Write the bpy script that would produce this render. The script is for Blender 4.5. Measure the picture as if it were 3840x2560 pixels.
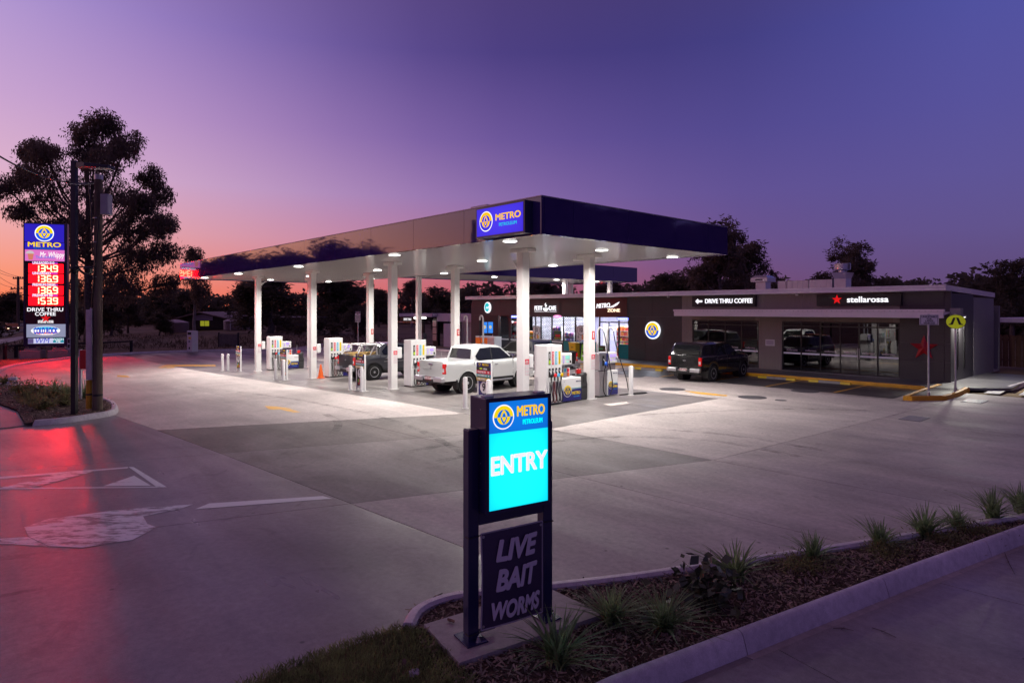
import bpy, bmesh, math, random
import numpy as np
from mathutils import Vector, Matrix

random.seed(7)
R = math.radians
sc = bpy.context.scene
for o in list(bpy.data.objects):
    bpy.data.objects.remove(o, do_unlink=True)
COL = sc.collection

# ------------------------------------------------------------------ camera
H = 3.2                       # eye height in metres
FPX, VH, U0 = 2380.0, 1161.0, 1920.0      # focal length, horizon row, centre column of the 3840 x 2560 photograph
cam = bpy.data.cameras.new('camera')
cam.sensor_width = 36.0
cam.lens = FPX / 3840.0 * 36.0
cam.shift_y = -(1280.0 - VH) / 3840.0
cam.clip_start, cam.clip_end = 0.1, 5000.0
camo = bpy.data.objects.new('camera', cam)
COL.objects.link(camo)
camo.location = (0, 0, H)
camo.rotation_euler = (R(90), 0, 0)
sc.camera = camo

# ------------------------------------------------------------------ dusk sky
def srgb(r, g, b):
    f = lambda c: (c / 255 / 12.92) if c <= 10 else ((c / 255 + 0.055) / 1.055) ** 2.4
    return (f(r), f(g), f(b), 1.0)

world = bpy.data.worlds.new('World')
sc.world = world
world.use_nodes = True
wt = world.node_tree
wt.nodes.clear()
SUNSET_AZ = R(-68)            # where the sun has just gone down, seen from the camera's axis
def wn(t, **k):
    n_ = wt.nodes.new(t)
    for a_, b_ in k.items():
        setattr(n_, a_, b_)
    return n_
def wm(op, a, b=None, c=None):
    n_ = wn('ShaderNodeMath', operation=op)
    for i, x in enumerate((a, b, c)):
        if x is None: continue
        if isinstance(x, (int, float)): n_.inputs[i].default_value = x
        else: wt.links.new(x, n_.inputs[i])
    return n_.outputs[0]
tc = wn('ShaderNodeTexCoord')
sx = wn('ShaderNodeSeparateXYZ')
wt.links.new(tc.outputs['Generated'], sx.inputs[0])
X_, Y_, Z_ = sx.outputs
el = wm('MULTIPLY', wm('ARCSINE', wm('MINIMUM', wm('MAXIMUM', Z_, -1.0), 1.0)), 180 / math.pi)
hl = wm('SQRT', wm('ADD', wm('ADD', wm('MULTIPLY', X_, X_), wm('MULTIPLY', Y_, Y_)), 1e-9))
dotp = wm('DIVIDE', wm('ADD', wm('MULTIPLY', X_, math.sin(SUNSET_AZ)), wm('MULTIPLY', Y_, math.cos(SUNSET_AZ))), hl)
phi = wm('MULTIPLY', wm('ARCCOSINE', wm('MINIMUM', wm('MAXIMUM', dotp, -0.9999), 0.9999)), 180 / math.pi)
tel = wm('DIVIDE', wm('MAXIMUM', el, 0.0), 60.0)
def ramp(stops):
    n_ = wn('ShaderNodeValToRGB')
    cr = n_.color_ramp
    cr.interpolation = 'EASE' if False else 'LINEAR'
    while len(cr.elements) > 1: cr.elements.remove(cr.elements[-1])
    cr.elements[0].position = stops[0][0] / 60.0
    cr.elements[0].color = srgb(*stops[0][1])
    for e, c in stops[1:]:
        q = cr.elements.new(e / 60.0); q.color = srgb(*c)
    wt.links.new(tel, n_.inputs[0])
    return n_.outputs[0]
SKY = [  # overhead stops are lifted and turned mauve to raise the ambient light
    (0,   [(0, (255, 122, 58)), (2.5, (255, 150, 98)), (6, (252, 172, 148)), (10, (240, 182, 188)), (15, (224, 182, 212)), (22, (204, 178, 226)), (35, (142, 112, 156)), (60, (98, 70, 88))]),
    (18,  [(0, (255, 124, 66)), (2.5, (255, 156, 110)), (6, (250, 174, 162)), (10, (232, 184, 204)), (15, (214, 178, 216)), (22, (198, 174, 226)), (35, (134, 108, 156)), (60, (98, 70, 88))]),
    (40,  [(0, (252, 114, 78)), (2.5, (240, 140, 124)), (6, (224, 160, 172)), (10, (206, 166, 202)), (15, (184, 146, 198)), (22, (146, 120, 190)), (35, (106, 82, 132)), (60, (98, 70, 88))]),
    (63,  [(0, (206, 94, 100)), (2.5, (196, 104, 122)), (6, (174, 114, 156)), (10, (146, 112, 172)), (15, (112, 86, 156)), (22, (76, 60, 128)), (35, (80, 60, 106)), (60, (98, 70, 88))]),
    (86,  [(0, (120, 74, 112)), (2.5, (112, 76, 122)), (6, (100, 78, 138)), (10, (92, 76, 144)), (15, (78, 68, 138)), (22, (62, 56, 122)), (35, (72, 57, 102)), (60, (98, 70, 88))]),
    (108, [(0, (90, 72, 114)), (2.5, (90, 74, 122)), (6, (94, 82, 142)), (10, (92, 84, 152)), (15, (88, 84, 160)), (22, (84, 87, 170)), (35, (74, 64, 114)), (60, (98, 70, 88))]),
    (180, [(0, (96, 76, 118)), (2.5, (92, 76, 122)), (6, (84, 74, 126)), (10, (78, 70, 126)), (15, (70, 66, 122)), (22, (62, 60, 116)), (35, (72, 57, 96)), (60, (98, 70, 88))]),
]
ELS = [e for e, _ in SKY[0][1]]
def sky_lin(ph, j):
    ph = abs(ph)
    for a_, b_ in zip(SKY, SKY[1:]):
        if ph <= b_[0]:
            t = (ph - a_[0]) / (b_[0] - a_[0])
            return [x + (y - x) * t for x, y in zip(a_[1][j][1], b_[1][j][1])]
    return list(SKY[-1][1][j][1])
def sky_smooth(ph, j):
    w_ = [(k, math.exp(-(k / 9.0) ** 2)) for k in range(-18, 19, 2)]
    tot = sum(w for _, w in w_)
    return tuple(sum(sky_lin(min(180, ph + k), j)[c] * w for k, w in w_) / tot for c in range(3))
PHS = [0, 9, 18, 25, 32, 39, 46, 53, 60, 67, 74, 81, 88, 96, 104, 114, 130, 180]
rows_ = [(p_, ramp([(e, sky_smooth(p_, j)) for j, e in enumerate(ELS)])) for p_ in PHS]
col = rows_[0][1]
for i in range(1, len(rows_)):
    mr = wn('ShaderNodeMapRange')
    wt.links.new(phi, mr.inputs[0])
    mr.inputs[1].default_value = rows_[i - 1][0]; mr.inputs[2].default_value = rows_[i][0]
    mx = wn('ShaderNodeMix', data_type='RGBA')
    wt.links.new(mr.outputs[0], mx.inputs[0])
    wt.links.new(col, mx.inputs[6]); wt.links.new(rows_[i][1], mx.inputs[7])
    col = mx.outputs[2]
# a little real twilight scattering on top of the graded dusk colours
skt = wn('ShaderNodeTexSky', sky_type='NISHITA')
skt.sun_disc = False
skt.sun_elevation = R(-1.0); skt.sun_rotation = SUNSET_AZ
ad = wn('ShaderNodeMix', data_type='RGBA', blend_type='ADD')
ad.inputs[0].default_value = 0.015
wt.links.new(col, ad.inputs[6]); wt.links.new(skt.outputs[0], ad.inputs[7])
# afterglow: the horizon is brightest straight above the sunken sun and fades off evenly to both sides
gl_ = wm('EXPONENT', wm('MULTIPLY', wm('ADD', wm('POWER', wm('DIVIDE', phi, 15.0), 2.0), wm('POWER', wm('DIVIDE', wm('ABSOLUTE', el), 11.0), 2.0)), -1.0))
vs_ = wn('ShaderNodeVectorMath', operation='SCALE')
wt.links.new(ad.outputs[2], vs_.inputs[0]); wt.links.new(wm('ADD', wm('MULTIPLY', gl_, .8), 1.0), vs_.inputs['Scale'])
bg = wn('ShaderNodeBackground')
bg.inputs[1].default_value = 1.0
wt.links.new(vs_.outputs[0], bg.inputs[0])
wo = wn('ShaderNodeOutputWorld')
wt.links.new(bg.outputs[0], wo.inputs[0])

sc.view_settings.view_transform = 'Standard'
sc.view_settings.look = 'None'
sc.view_settings.exposure = 0.0
sc.view_settings.gamma = 1.0
sc.view_settings.use_curve_mapping = False
sc.cycles.use_denoising = True
sc.cycles.max_bounces = 7
sc.cycles.diffuse_bounces = 3
sc.cycles.glossy_bounces = 3
sc.cycles.transparent_max_bounces = 12
sc.cycles.caustics_reflective = False
sc.cycles.caustics_refractive = False
sc.cycles.sample_clamp_indirect = 6.0

# ------------------------------------------------------------------ site geometry
TH = -0.8355                  # direction of the canopy's long side
DX, DY = math.cos(TH), math.sin(TH)
NX, NY = -DY, DX
C1 = (-4.8398 * H, 11.9461 * H)
def toab(x, y):
    x -= C1[0]; y -= C1[1]
    return x * DX + y * DY, x * NX + y * NY
def ab(a, b):
    return C1[0] + a * DX + b * NX, C1[1] + a * DY + b * NY
def _sp(t):
    return t if t > 30 else math.log1p(math.exp(t))
def G(x, y):                  # the forecourt falls gently away to the far end
    a, b = toab(x, y)
    k = .05
    m = k * _sp(-.0217 * (a - 21.4) / k)
    if m > .3: m = .6 - k * _sp((.6 - m) / k)
    t = min(1, max(0, (b - 10) / 6))
    return -m * (1 - t * t * (3 - 2 * t))
def gp(u, v, dz=0.0):         # ground point under a place in the photograph
    z = dz
    for i in range(50):
        D = (H - z) * FPX / (v - VH); X = (u - U0) * D / FPX
        z = .5 * z + .5 * (G(X, D) + dz)
    return Vector((X, D, z))
def at(u, v, D):
    return Vector(((u - U0) * D / FPX, D, H - (v - VH) * D / FPX))
def plb(u, v, b):             # (a, z) on the vertical plane at b
    t = (u - U0) / FPX
    D = (b + NX * C1[0] + NY * C1[1]) / (NX * t + NY)
    return toab(t * D, D)[0], H - (v - VH) * D / FPX
def pla(u, v, a):             # (b, z) on the vertical plane at a
    t = (u - U0) / FPX
    D = (a + DX * C1[0] + DY * C1[1]) / (DX * t + DY)
    return toab(t * D, D)[1], H - (v - VH) * D / FPX
SITE = Matrix.Translation((C1[0], C1[1], 0)) @ Matrix.Rotation(TH, 4, 'Z')

# ------------------------------------------------------------------ mesh helpers
class MB:
    def __init__(s):
        s.v, s.f, s.m = [], [], []
    def add(s, vs, fs, mi=0):
        o = len(s.v)
        s.v += [tuple(p) for p in vs]
        s.f += [tuple(i + o for i in f) for f in fs]
        s.m += [mi] * len(fs)
        return s
    def box(s, x0, x1, y0, y1, z0, z1, mi=0):
        return s.add([(x0, y0, z0), (x1, y0, z0), (x1, y1, z0), (x0, y1, z0), (x0, y0, z1), (x1, y0, z1), (x1, y1, z1), (x0, y1, z1)],
                     [(0, 3, 2, 1), (4, 5, 6, 7), (0, 1, 5, 4), (1, 2, 6, 5), (2, 3, 7, 6), (3, 0, 4, 7)], mi)
    def cbox(s, cx, cy, cz, sx_, sy_, sz_, mi=0):
        return s.box(cx - sx_ / 2, cx + sx_ / 2, cy - sy_ / 2, cy + sy_ / 2, cz - sz_ / 2, cz + sz_ / 2, mi)
    def tube(s, pts, r, n=8, mi=0, caps=True):
        pts = [Vector(p) for p in pts]
        rs = r if isinstance(r, (list, tuple)) else [r] * len(pts)
        vs, fs = [], []
        up = None
        for i, p in enumerate(pts):
            t = (pts[min(i + 1, len(pts) - 1)] - pts[max(i - 1, 0)])
            if t.length < 1e-9: t = Vector((0, 0, 1))
            t.normalize()
            if up is None:
                up = Vector((0, 0, 1)) if abs(t.z) < .9 else Vector((1, 0, 0))
            a_ = up.cross(t)
            if a_.length < 1e-6: a_ = Vector((1, 0, 0)).cross(t)
            a_.normalize(); b_ = t.cross(a_); up = b_
            for k in range(n):
                q = 2 * math.pi * k / n
                vs.append(p + (a_ * math.cos(q) + b_ * math.sin(q)) * rs[i])
        for i in range(len(pts) - 1):
            for k in range(n):
                k2 = (k + 1) % n
                fs.append((i * n + k, i * n + k2, (i + 1) * n + k2, (i + 1) * n + k))
        if caps:
            fs.append(tuple(range(n - 1, -1, -1)))
            fs.append(tuple((len(pts) - 1) * n + k for k in range(n)))
        return s.add(vs, fs, mi)
    def cyl(s, p0, p1, r0, r1=None, n=16, mi=0):
        return s.tube([p0, p1], [r0, r0 if r1 is None else r1], n, mi)
    def lathe(s, prof, n=20, c=(0, 0, 0), mi=0, axis='Z'):
        vs, fs = [], []
        for r, z in prof:
            for k in range(n):
                q = 2 * math.pi * k / n
                p = (r * math.cos(q), r * math.sin(q), z)
                if axis == 'Y': p = (p[0], p[2], p[1])
                vs.append((p[0] + c[0], p[1] + c[1], p[2] + c[2]))
        m = len(prof)
        for i in range(m - 1):
            for k in range(n):
                k2 = (k + 1) % n
                fs.append((i * n + k, i * n + k2, (i + 1) * n + k2, (i + 1) * n + k))
        fs.append(tuple(range(n - 1, -1, -1))); fs.append(tuple((m - 1) * n + k for k in range(n)))
        return s.add(vs, fs, mi)
    def prism(s, poly, y0, y1, mi=0):          # outline in x,z pushed along y
        n = len(poly)
        vs = [(x, y0, z) for x, z in poly] + [(x, y1, z) for x, z in poly]
        fs = [tuple(range(n)), tuple(range(2 * n - 1, n - 1, -1))] + [(i, i + n, (i + 1) % n + n, (i + 1) % n) for i in range(n)]
        return s.add(vs, fs, mi)
    def slab(s, poly, z0, z1, mi=0):           # outline in x,y pushed along z
        n = len(poly)
        vs = [(x, y, z0) for x, y in poly] + [(x, y, z1) for x, y in poly]
        fs = [tuple(range(n - 1, -1, -1)), tuple(range(n, 2 * n))] + [(i, (i + 1) % n, (i + 1) % n + n, i + n) for i in range(n)]
        return s.add(vs, fs, mi)
    def grid(s, rows, mi=0, close=False):
        n = len(rows[0]); vs = [p for r in rows for p in r]; fs = []
        for i in range(len(rows) - 1):
            for k in range(n - 1 + (1 if close else 0)):
                k2 = (k + 1) % n
                fs.append((i * n + k, i * n + k2, (i + 1) * n + k2, (i + 1) * n + k))
        return s.add(vs, fs, mi)
    def xf(s, M, start=0):
        s.v[start:] = [tuple(M @ Vector(p)) for p in s.v[start:]]
        return s
    def mesh(s, name, mats, smooth=None, recalc=True):
        me = bpy.data.meshes.new(name)
        me.from_pydata(s.v, [], s.f)
        for m in (mats if isinstance(mats, (list, tuple)) else [mats]):
            me.materials.append(m)
        if any(s.m): me.polygons.foreach_set('material_index', s.m)
        if recalc:
            bm = bmesh.new(); bm.from_mesh(me)
            bmesh.ops.recalc_face_normals(bm, faces=bm.faces)
            bm.to_mesh(me); bm.free()
        if smooth is not None:
            me.polygons.foreach_set('use_smooth', [True] * len(me.polygons))
            if smooth < 180: me.set_sharp_from_angle(angle=R(smooth))
        me.update()
        return me
    def build(s, name, mats, parent=None, smooth=None, bevel=None, recalc=True, loc=None, seg=2):
        return obj(name, s.mesh(name, mats, smooth, recalc), parent, bevel, loc, seg)

def obj(name, me, parent=None, bevel=None, loc=None, seg=2):
    o = bpy.data.objects.new(name, me)
    COL.objects.link(o)
    if parent is not None: o.parent = parent
    if loc is not None: o.location = loc
    if bevel:
        b_ = o.modifiers.new('bevel', 'BEVEL'); b_.width = bevel; b_.segments = seg; b_.limit_method = 'ANGLE'; b_.angle_limit = R(40)
    return o
def tag(o, label, cat, group=None, kind=None):
    o['label'] = label; o['category'] = cat
    if group: o['group'] = group
    if kind: o['kind'] = kind
    return o
def thing(name, label, cat, loc=(0, 0, 0), rz=0.0, group=None, scale=None):
    o = bpy.data.objects.new(name, None)
    o.empty_display_size = .2
    COL.objects.link(o)
    o.location = loc; o.rotation_euler = (0, 0, rz)
    if scale: o.scale = (scale, scale, scale)
    return tag(o, label, cat, group)
def structure(o):
    o['kind'] = 'structure'; return o
def empty(name, kind='structure'):
    o = bpy.data.objects.new(name, None); COL.objects.link(o); o['kind'] = kind; return o
def copytree(o, parent=None):
    c = o.copy(); COL.objects.link(c); c.parent = parent
    for ch in KIDS(o): copytree(ch, c)
    return c
def KIDS(o):
    return [x for x in COL.objects if x.parent == o]
def site_thing(name, label, cat, a=0.0, b=0.0, z=None, rz=0.0, group=None):
    x, y = ab(a, b)
    return thing(name, label, cat, (x, y, G(x, y) if z is None else z), TH + rz, group)

# lettering: flat letters on the x,z plane, facing -y
def text(s, size, mat, parent, loc, rz=0.0, align='CENTER', bold=0.0, shear=0.0, wide=1.0, ext=.003, name='lettering', rx=90, spacing=1.0, fit=None):
    cu = bpy.data.curves.new('t', 'FONT')
    cu.body = s; cu.size = size; cu.shear = shear; cu.extrude = ext
    cu.align_x = align; cu.align_y = 'CENTER'; cu.resolution_u = 8 if size > .19 else 3; cu.space_character = spacing
    t = bpy.data.objects.new('t', cu)
    me = bpy.data.meshes.new_from_object(t)
    bpy.data.objects.remove(t); bpy.data.curves.remove(cu)
    if bold:                      # heavier strokes: the same letters laid again a hair to each side
        w_ = bold * size * 1.1
        V_ = [tuple(v.co) for v in me.vertices]; F_ = [tuple(p.vertices) for p in me.polygons]
        vs, fs = [], []
        nd = 20 if (.19 < size < .3 and bold > .025) else 8
        for k, (dx_, dy_) in enumerate([(0, 0)] + [(w_ * math.cos(6.28319 * q / nd), w_ * math.sin(6.28319 * q / nd)) for q in range(nd)]):
            o_ = len(vs); e_ = .0002 * k * 8 / nd
            vs += [(x + dx_, y + dy_, z - e_) for x, y, z in V_]; fs += [tuple(i + o_ for i in f) for f in F_]
        bpy.data.meshes.remove(me); me = bpy.data.meshes.new('letters'); me.from_pydata(vs, [], fs); me.update()
    me.materials.clear(); me.materials.append(mat)
    if fit:
        xs = [v.co.x for v in me.vertices]
        wide = fit / (max(xs) - min(xs))
    if wide != 1.0:
        for v in me.vertices: v.co.x *= wide
    o = obj(name, me, parent)
    o.location = loc; o.rotation_euler = (R(rx), 0, rz)
    return o
# ------------------------------------------------------------------ materials
MATS = {}
def mat(name, c, rough=.5, metal=0.0, spec=.5, var=0.0, vscale=3.0, bump=0.0, bscale=40.0, coat=0.0, rvar=0.0, stretch=None, emit=0.0, ecol=None, c2=None, alpha=None):
    if name in MATS: return MATS[name]
    m = bpy.data.materials.new(name); m.use_nodes = True
    nt = m.node_tree; N = nt.nodes; L = nt.links
    p = N['Principled BSDF']
    c = tuple(c[:3]) + (1,)
    p.inputs['Base Color'].default_value = c
    p.inputs['Roughness'].default_value = rough
    p.inputs['Metallic'].default_value = metal
    p.inputs['Specular IOR Level'].default_value = spec
    if coat: p.inputs['Coat Weight'].default_value = coat; p.inputs['Coat Roughness'].default_value = .06
    if emit:
        p.inputs['Emission Color'].default_value = tuple((ecol or c)[:3]) + (1,)
        p.inputs['Emission Strength'].default_value = emit
    if var or bump or rvar:
        geo = N.new('ShaderNodeNewGeometry')
        vec = geo.outputs['Position']
        if stretch:
            mp = N.new('ShaderNodeMapping'); mp.inputs['Scale'].default_value = stretch
            L.new(vec, mp.inputs[0]); vec = mp.outputs[0]
        def noise(s, det=5, rg=.55):
            n_ = N.new('ShaderNodeTexNoise'); n_.inputs['Scale'].default_value = s; n_.inputs['Detail'].default_value = det; n_.inputs['Roughness'].default_value = rg
            L.new(vec, n_.inputs['Vector']); return n_.outputs['Fac']
        if var:
            a_ = noise(vscale); b_ = noise(vscale * 9.7, 3)
            mx = N.new('ShaderNodeMix'); mx.data_type = 'FLOAT'; mx.inputs[0].default_value = .35
            L.new(a_, mx.inputs[2]); L.new(b_, mx.inputs[3])
            cr = N.new('ShaderNodeValToRGB')
            lo = tuple(x * (1 - var) for x in c[:3]) + (1,)
            hi = tuple(min(1, x * (1 + var)) for x in (c2 or c)[:3]) + (1,)
            cr.color_ramp.elements[0].position = .33; cr.color_ramp.elements[0].color = lo
            cr.color_ramp.elements[1].position = .67; cr.color_ramp.elements[1].color = hi
            L.new(mx.outputs[0], cr.inputs[0]); L.new(cr.outputs[0], p.inputs['Base Color'])
        if rvar:
            mr = N.new('ShaderNodeMapRange')
            L.new(noise(vscale * .6 + .1, 4), mr.inputs[0])
            mr.inputs[1].default_value = .3; mr.inputs[2].default_value = .7
            mr.inputs[3].default_value = max(.02, rough - rvar); mr.inputs[4].default_value = min(1, rough + rvar)
            L.new(mr.outputs[0], p.inputs['Roughness'])
        if bump:
            bp = N.new('ShaderNodeBump'); bp.inputs['Strength'].default_value = bump; bp.inputs['Distance'].default_value = .02
            L.new(noise(bscale, 4), bp.inputs['Height']); L.new(bp.outputs[0], p.inputs['Normal'])
    MATS[name] = m
    return m

def glow(name, c, s):
    if name in MATS: return MATS[name]
    m = bpy.data.materials.new(name); m.use_nodes = True
    nt = m.node_tree; nt.nodes.clear()
    e = nt.nodes.new('ShaderNodeEmission'); o_ = nt.nodes.new('ShaderNodeOutputMaterial')
    e.inputs[0].default_value = tuple(c[:3]) + (1,); e.inputs[1].default_value = s
    nt.links.new(e.outputs[0], o_.inputs[0])
    MATS[name] = m
    return m

def glass(name, tint=(.55, .6, .62), refl=.0, rough=.0, clear=.75):
    """a pane: mirror by angle over a tinted see-through sheet"""
    m = bpy.data.materials.new(name); m.use_nodes = True
    nt = m.node_tree; N = nt.nodes; L = nt.links; N.clear()
    t = N.new('ShaderNodeBsdfTransparent'); t.inputs[0].default_value = tuple(x * clear for x in tint) + (1,)
    g = N.new('ShaderNodeBsdfGlossy'); g.inputs['Roughness'].default_value = rough; g.inputs[0].default_value = (1, 1, 1, 1)
    lw = N.new('ShaderNodeLayerWeight'); lw.inputs[0].default_value = .5
    pw = N.new('ShaderNodeMath'); pw.operation = 'POWER'; pw.inputs[1].default_value = 4.0; L.new(lw.outputs['Facing'], pw.inputs[0])
    ml = N.new('ShaderNodeMath'); ml.operation = 'MULTIPLY_ADD'; ml.inputs[1].default_value = .9; ml.inputs[2].default_value = .045 + refl; ml.use_clamp = True
    L.new(pw.outputs[0], ml.inputs[0])
    mx = N.new('ShaderNodeMixShader'); L.new(ml.outputs[0], mx.inputs[0]); L.new(t.outputs[0], mx.inputs[1]); L.new(g.outputs[0], mx.inputs[2])
    o_ = N.new('ShaderNodeOutputMaterial'); L.new(mx.outputs[0], o_.inputs[0])
    MATS[name] = m
    return m

def concrete(name, c, rough=.42, broom=0.0, stain=.35, gloss=.14, ang=TH):
    """trowelled or broomed slab: clouds, water marks, tyre dust and a worn sheen"""
    m = bpy.data.materials.new(name); m.use_nodes = True
    nt = m.node_tree; N = nt.nodes; L = nt.links
    p = N['Principled BSDF']
    geo = N.new('ShaderNodeNewGeometry'); pos = geo.outputs['Position']
    mp = N.new('ShaderNodeMapping'); mp.inputs['Rotation'].default_value = (0, 0, -ang); L.new(pos, mp.inputs[0])
    def noise(s, det=6, rg=.6, vec=mp.outputs[0], dist=0.0):
        n_ = N.new('ShaderNodeTexNoise'); n_.inputs['Scale'].default_value = s; n_.inputs['Detail'].default_value = det
        n_.inputs['Roughness'].default_value = rg; n_.inputs['Distortion'].default_value = dist
        L.new(vec, n_.inputs['Vector']); return n_.outputs['Fac']
    def rng(f, a, b, lo, hi):
        r_ = N.new('ShaderNodeMapRange'); L.new(f, r_.inputs[0])
        for i, x in enumerate((a, b, lo, hi)): r_.inputs[i + 1].default_value = x
        return r_.outputs[0]
    def mul(a, b):
        q = N.new('ShaderNodeMath'); q.operation = 'MULTIPLY'
        for i, x in enumerate((a, b)):
            if isinstance(x, float): q.inputs[i].default_value = x
            else: L.new(x, q.inputs[i])
        return q.outputs[0]
    st = N.new('ShaderNodeMapping'); st.inputs['Scale'].default_value = (.22, 1.5, 1); L.new(mp.outputs[0], st.inputs[0])
    clouds = rng(noise(.33, 5, .62, dist=.6), .3, .7, 1 - stain, 1 + stain * .55)
    streak = rng(noise(.9, 5, .6, vec=st.outputs[0], dist=.5), .35, .7, 1 - stain * .45, 1.06)
    fine = rng(noise(11, 5, .7), .3, .7, .80, 1.14)
    grit = rng(noise(120, 3, .6), .3, .7, .84, 1.12)
    vor = N.new('ShaderNodeTexVoronoi'); vor.inputs['Scale'].default_value = 1.7; L.new(mp.outputs[0], vor.inputs['Vector'])
    spots = rng(vor.outputs['Distance'], .03, .06, .42, 1.0)
    blot = rng(noise(1.2, 4, .6, dist=1.6), .60, .74, 1.0, 1 - stain * .7)
    pale = rng(noise(.7, 5, .65, vec=st.outputs[0], dist=1.2), .56, .7, 1.0, 1 + stain * .45)
    k = mul(mul(mul(mul(mul(mul(clouds, streak), fine), grit), spots), blot), pale)
    vm = N.new('ShaderNodeVectorMath'); vm.operation = 'SCALE'
    vm.inputs[0].default_value = c[:3]; L.new(k, vm.inputs['Scale'])
    L.new(vm.outputs[0], p.inputs['Base Color'])
    rr = rng(noise(.45, 4, .6, vec=st.outputs[0], dist=.8), .32, .68, rough - gloss, rough + gloss)
    L.new(rr, p.inputs['Roughness'])
    p.inputs['Specular IOR Level'].default_value = .55
    bp = N.new('ShaderNodeBump'); bp.inputs['Strength'].default_value = .2; bp.inputs['Distance'].default_value = .01
    hgt = noise(60, 4, .6)
    if broom:
        bs = N.new('ShaderNodeMapping'); bs.inputs['Scale'].default_value = (90, 2.0, 1); L.new(mp.outputs[0], bs.inputs[0])
        hgt2 = noise(1.0, 3, .6, vec=bs.outputs[0])
        ad_ = N.new('ShaderNodeMath'); ad_.operation = 'ADD'; L.new(hgt, ad_.inputs[0]); L.new(mul(hgt2, broom), ad_.inputs[1]); hgt = ad_.outputs[0]
    L.new(hgt, bp.inputs['Height']); L.new(bp.outputs[0], p.inputs['Normal'])
    MATS[name] = m
    return m

def worn_paint(name, c, under, wear=.45, scale=3.0):
    m = bpy.data.materials.new(name); m.use_nodes = True
    nt = m.node_tree; N = nt.nodes; L = nt.links
    p = N['Principled BSDF']; p.inputs['Roughness'].default_value = .45
    geo = N.new('ShaderNodeNewGeometry')
    mp = N.new('ShaderNodeMapping'); mp.inputs['Rotation'].default_value = (0, 0, R(-24)); mp.inputs['Scale'].default_value = (.8, 2.4, 1)
    L.new(geo.outputs['Position'], mp.inputs[0])
    n_ = N.new('ShaderNodeTexNoise'); n_.inputs['Scale'].default_value = scale; n_.inputs['Detail'].default_value = 7; n_.inputs['Roughness'].default_value = .68
    L.new(mp.outputs[0], n_.inputs['Vector'])
    r_ = N.new('ShaderNodeMapRange'); r_.inputs[1].default_value = wear - .04; r_.inputs[2].default_value = wear + .06
    L.new(n_.outputs['Fac'], r_.inputs[0])
    mx = N.new('ShaderNodeMix'); mx.data_type = 'RGBA'
    L.new(r_.outputs[0], mx.inputs[0]); mx.inputs[6].default_value = tuple(under[:3]) + (1,); mx.inputs[7].default_value = tuple(c[:3]) + (1,)
    L.new(mx.outputs[2], p.inputs['Base Color'])
    MATS[name] = m
    return m

CONC = (.40, .375, .36)
M_drive = concrete('concrete_driveway', (.29, .25, .24), .37, broom=.9, stain=.36, gloss=.12)
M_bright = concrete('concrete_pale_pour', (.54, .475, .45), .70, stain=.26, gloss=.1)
M_mid = concrete('concrete_grey_pour', (.50, .435, .41), .66, stain=.34, gloss=.12)
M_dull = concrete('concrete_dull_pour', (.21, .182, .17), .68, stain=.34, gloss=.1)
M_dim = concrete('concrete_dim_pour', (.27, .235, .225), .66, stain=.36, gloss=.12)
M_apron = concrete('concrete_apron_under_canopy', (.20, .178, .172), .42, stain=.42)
M_path = concrete('concrete_path', (.34, .32, .31), .6, broom=.6, stain=.2)
M_kerb = concrete('kerb_concrete', (.66, .60, .63), .55, stain=.2, gloss=.08)
M_exit = concrete('concrete_exit_drive', (.36, .31, .295), .5, broom=.8, stain=.3)
M_pad = concrete('pad_concrete', (.42, .37, .34), .7, broom=.8, stain=.2, gloss=.08)
M_foot = concrete('footing_concrete', (.42, .40, .36), .8, stain=.2, gloss=.05)
M_bay = concrete('parking_asphalt', (.055, .052, .055), .42, stain=.35)
M_road = concrete('road_asphalt', (.05, .05, .052), .7, stain=.3)
M_paver = concrete('shop_footpath', (.12, .115, .125), .38, stain=.3)
M_white_mark = worn_paint('white_marking', (.78, .77, .76), (.30, .28, .275), .36)
M_worn_mark = worn_paint('scuffed_white_marking', (.78, .77, .78), (.25, .22, .215), .47, 2.6)
M_yellow_mark = worn_paint('yellow_marking', (.80, .42, .03), (.36, .32, .22), .40)
M_ykerb = mat('yellow_kerb_paint', (.72, .36, .015), .5, var=.22, vscale=2.5, bump=.15)
M_ystop = mat('yellow_wheel_stop', (.75, .52, .02), .5, var=.15, vscale=4)
M_gstop = mat('grey_wheel_stop', (.30, .28, .28), .7, var=.2, vscale=6, bump=.2)
M_mulch = mat('bark_mulch_ground', (.10, .062, .042), .95, var=.6, vscale=7, bump=.9, bscale=45)
M_chip = mat('mulch_chip', (.20, .13, .085), .9, var=.6, vscale=11, c2=(.36, .26, .19))
M_grassg = mat('grass_ground', (.14, .105, .06), .95, var=.45, vscale=.25, bump=.6, bscale=9, c2=(.20, .14, .08))
M_turf = mat('grass_blade', (.11, .16, .06), .8, var=.5, vscale=5, c2=(.22, .24, .10))
M_leaf = mat('eucalypt_leaf', (.12, .095, .068), .55, var=.4, vscale=.8)
M_leaf2 = mat('dark_leaf', (.085, .075, .050), .6, var=.4, vscale=.5)
M_leaf3 = mat('shrub_leaf', (.085, .10, .045), .6, var=.5, vscale=6, c2=(.15, .14, .06))
M_blade = mat('strap_leaf', (.10, .165, .07), .38, var=.4, vscale=5, c2=(.18, .25, .11))
M_bark = mat('tree_bark', (.13, .10, .08), .9, var=.5, vscale=3)
M_barkpale = mat('pale_bark', (.34, .29, .25), .85, var=.35, vscale=2)
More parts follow.
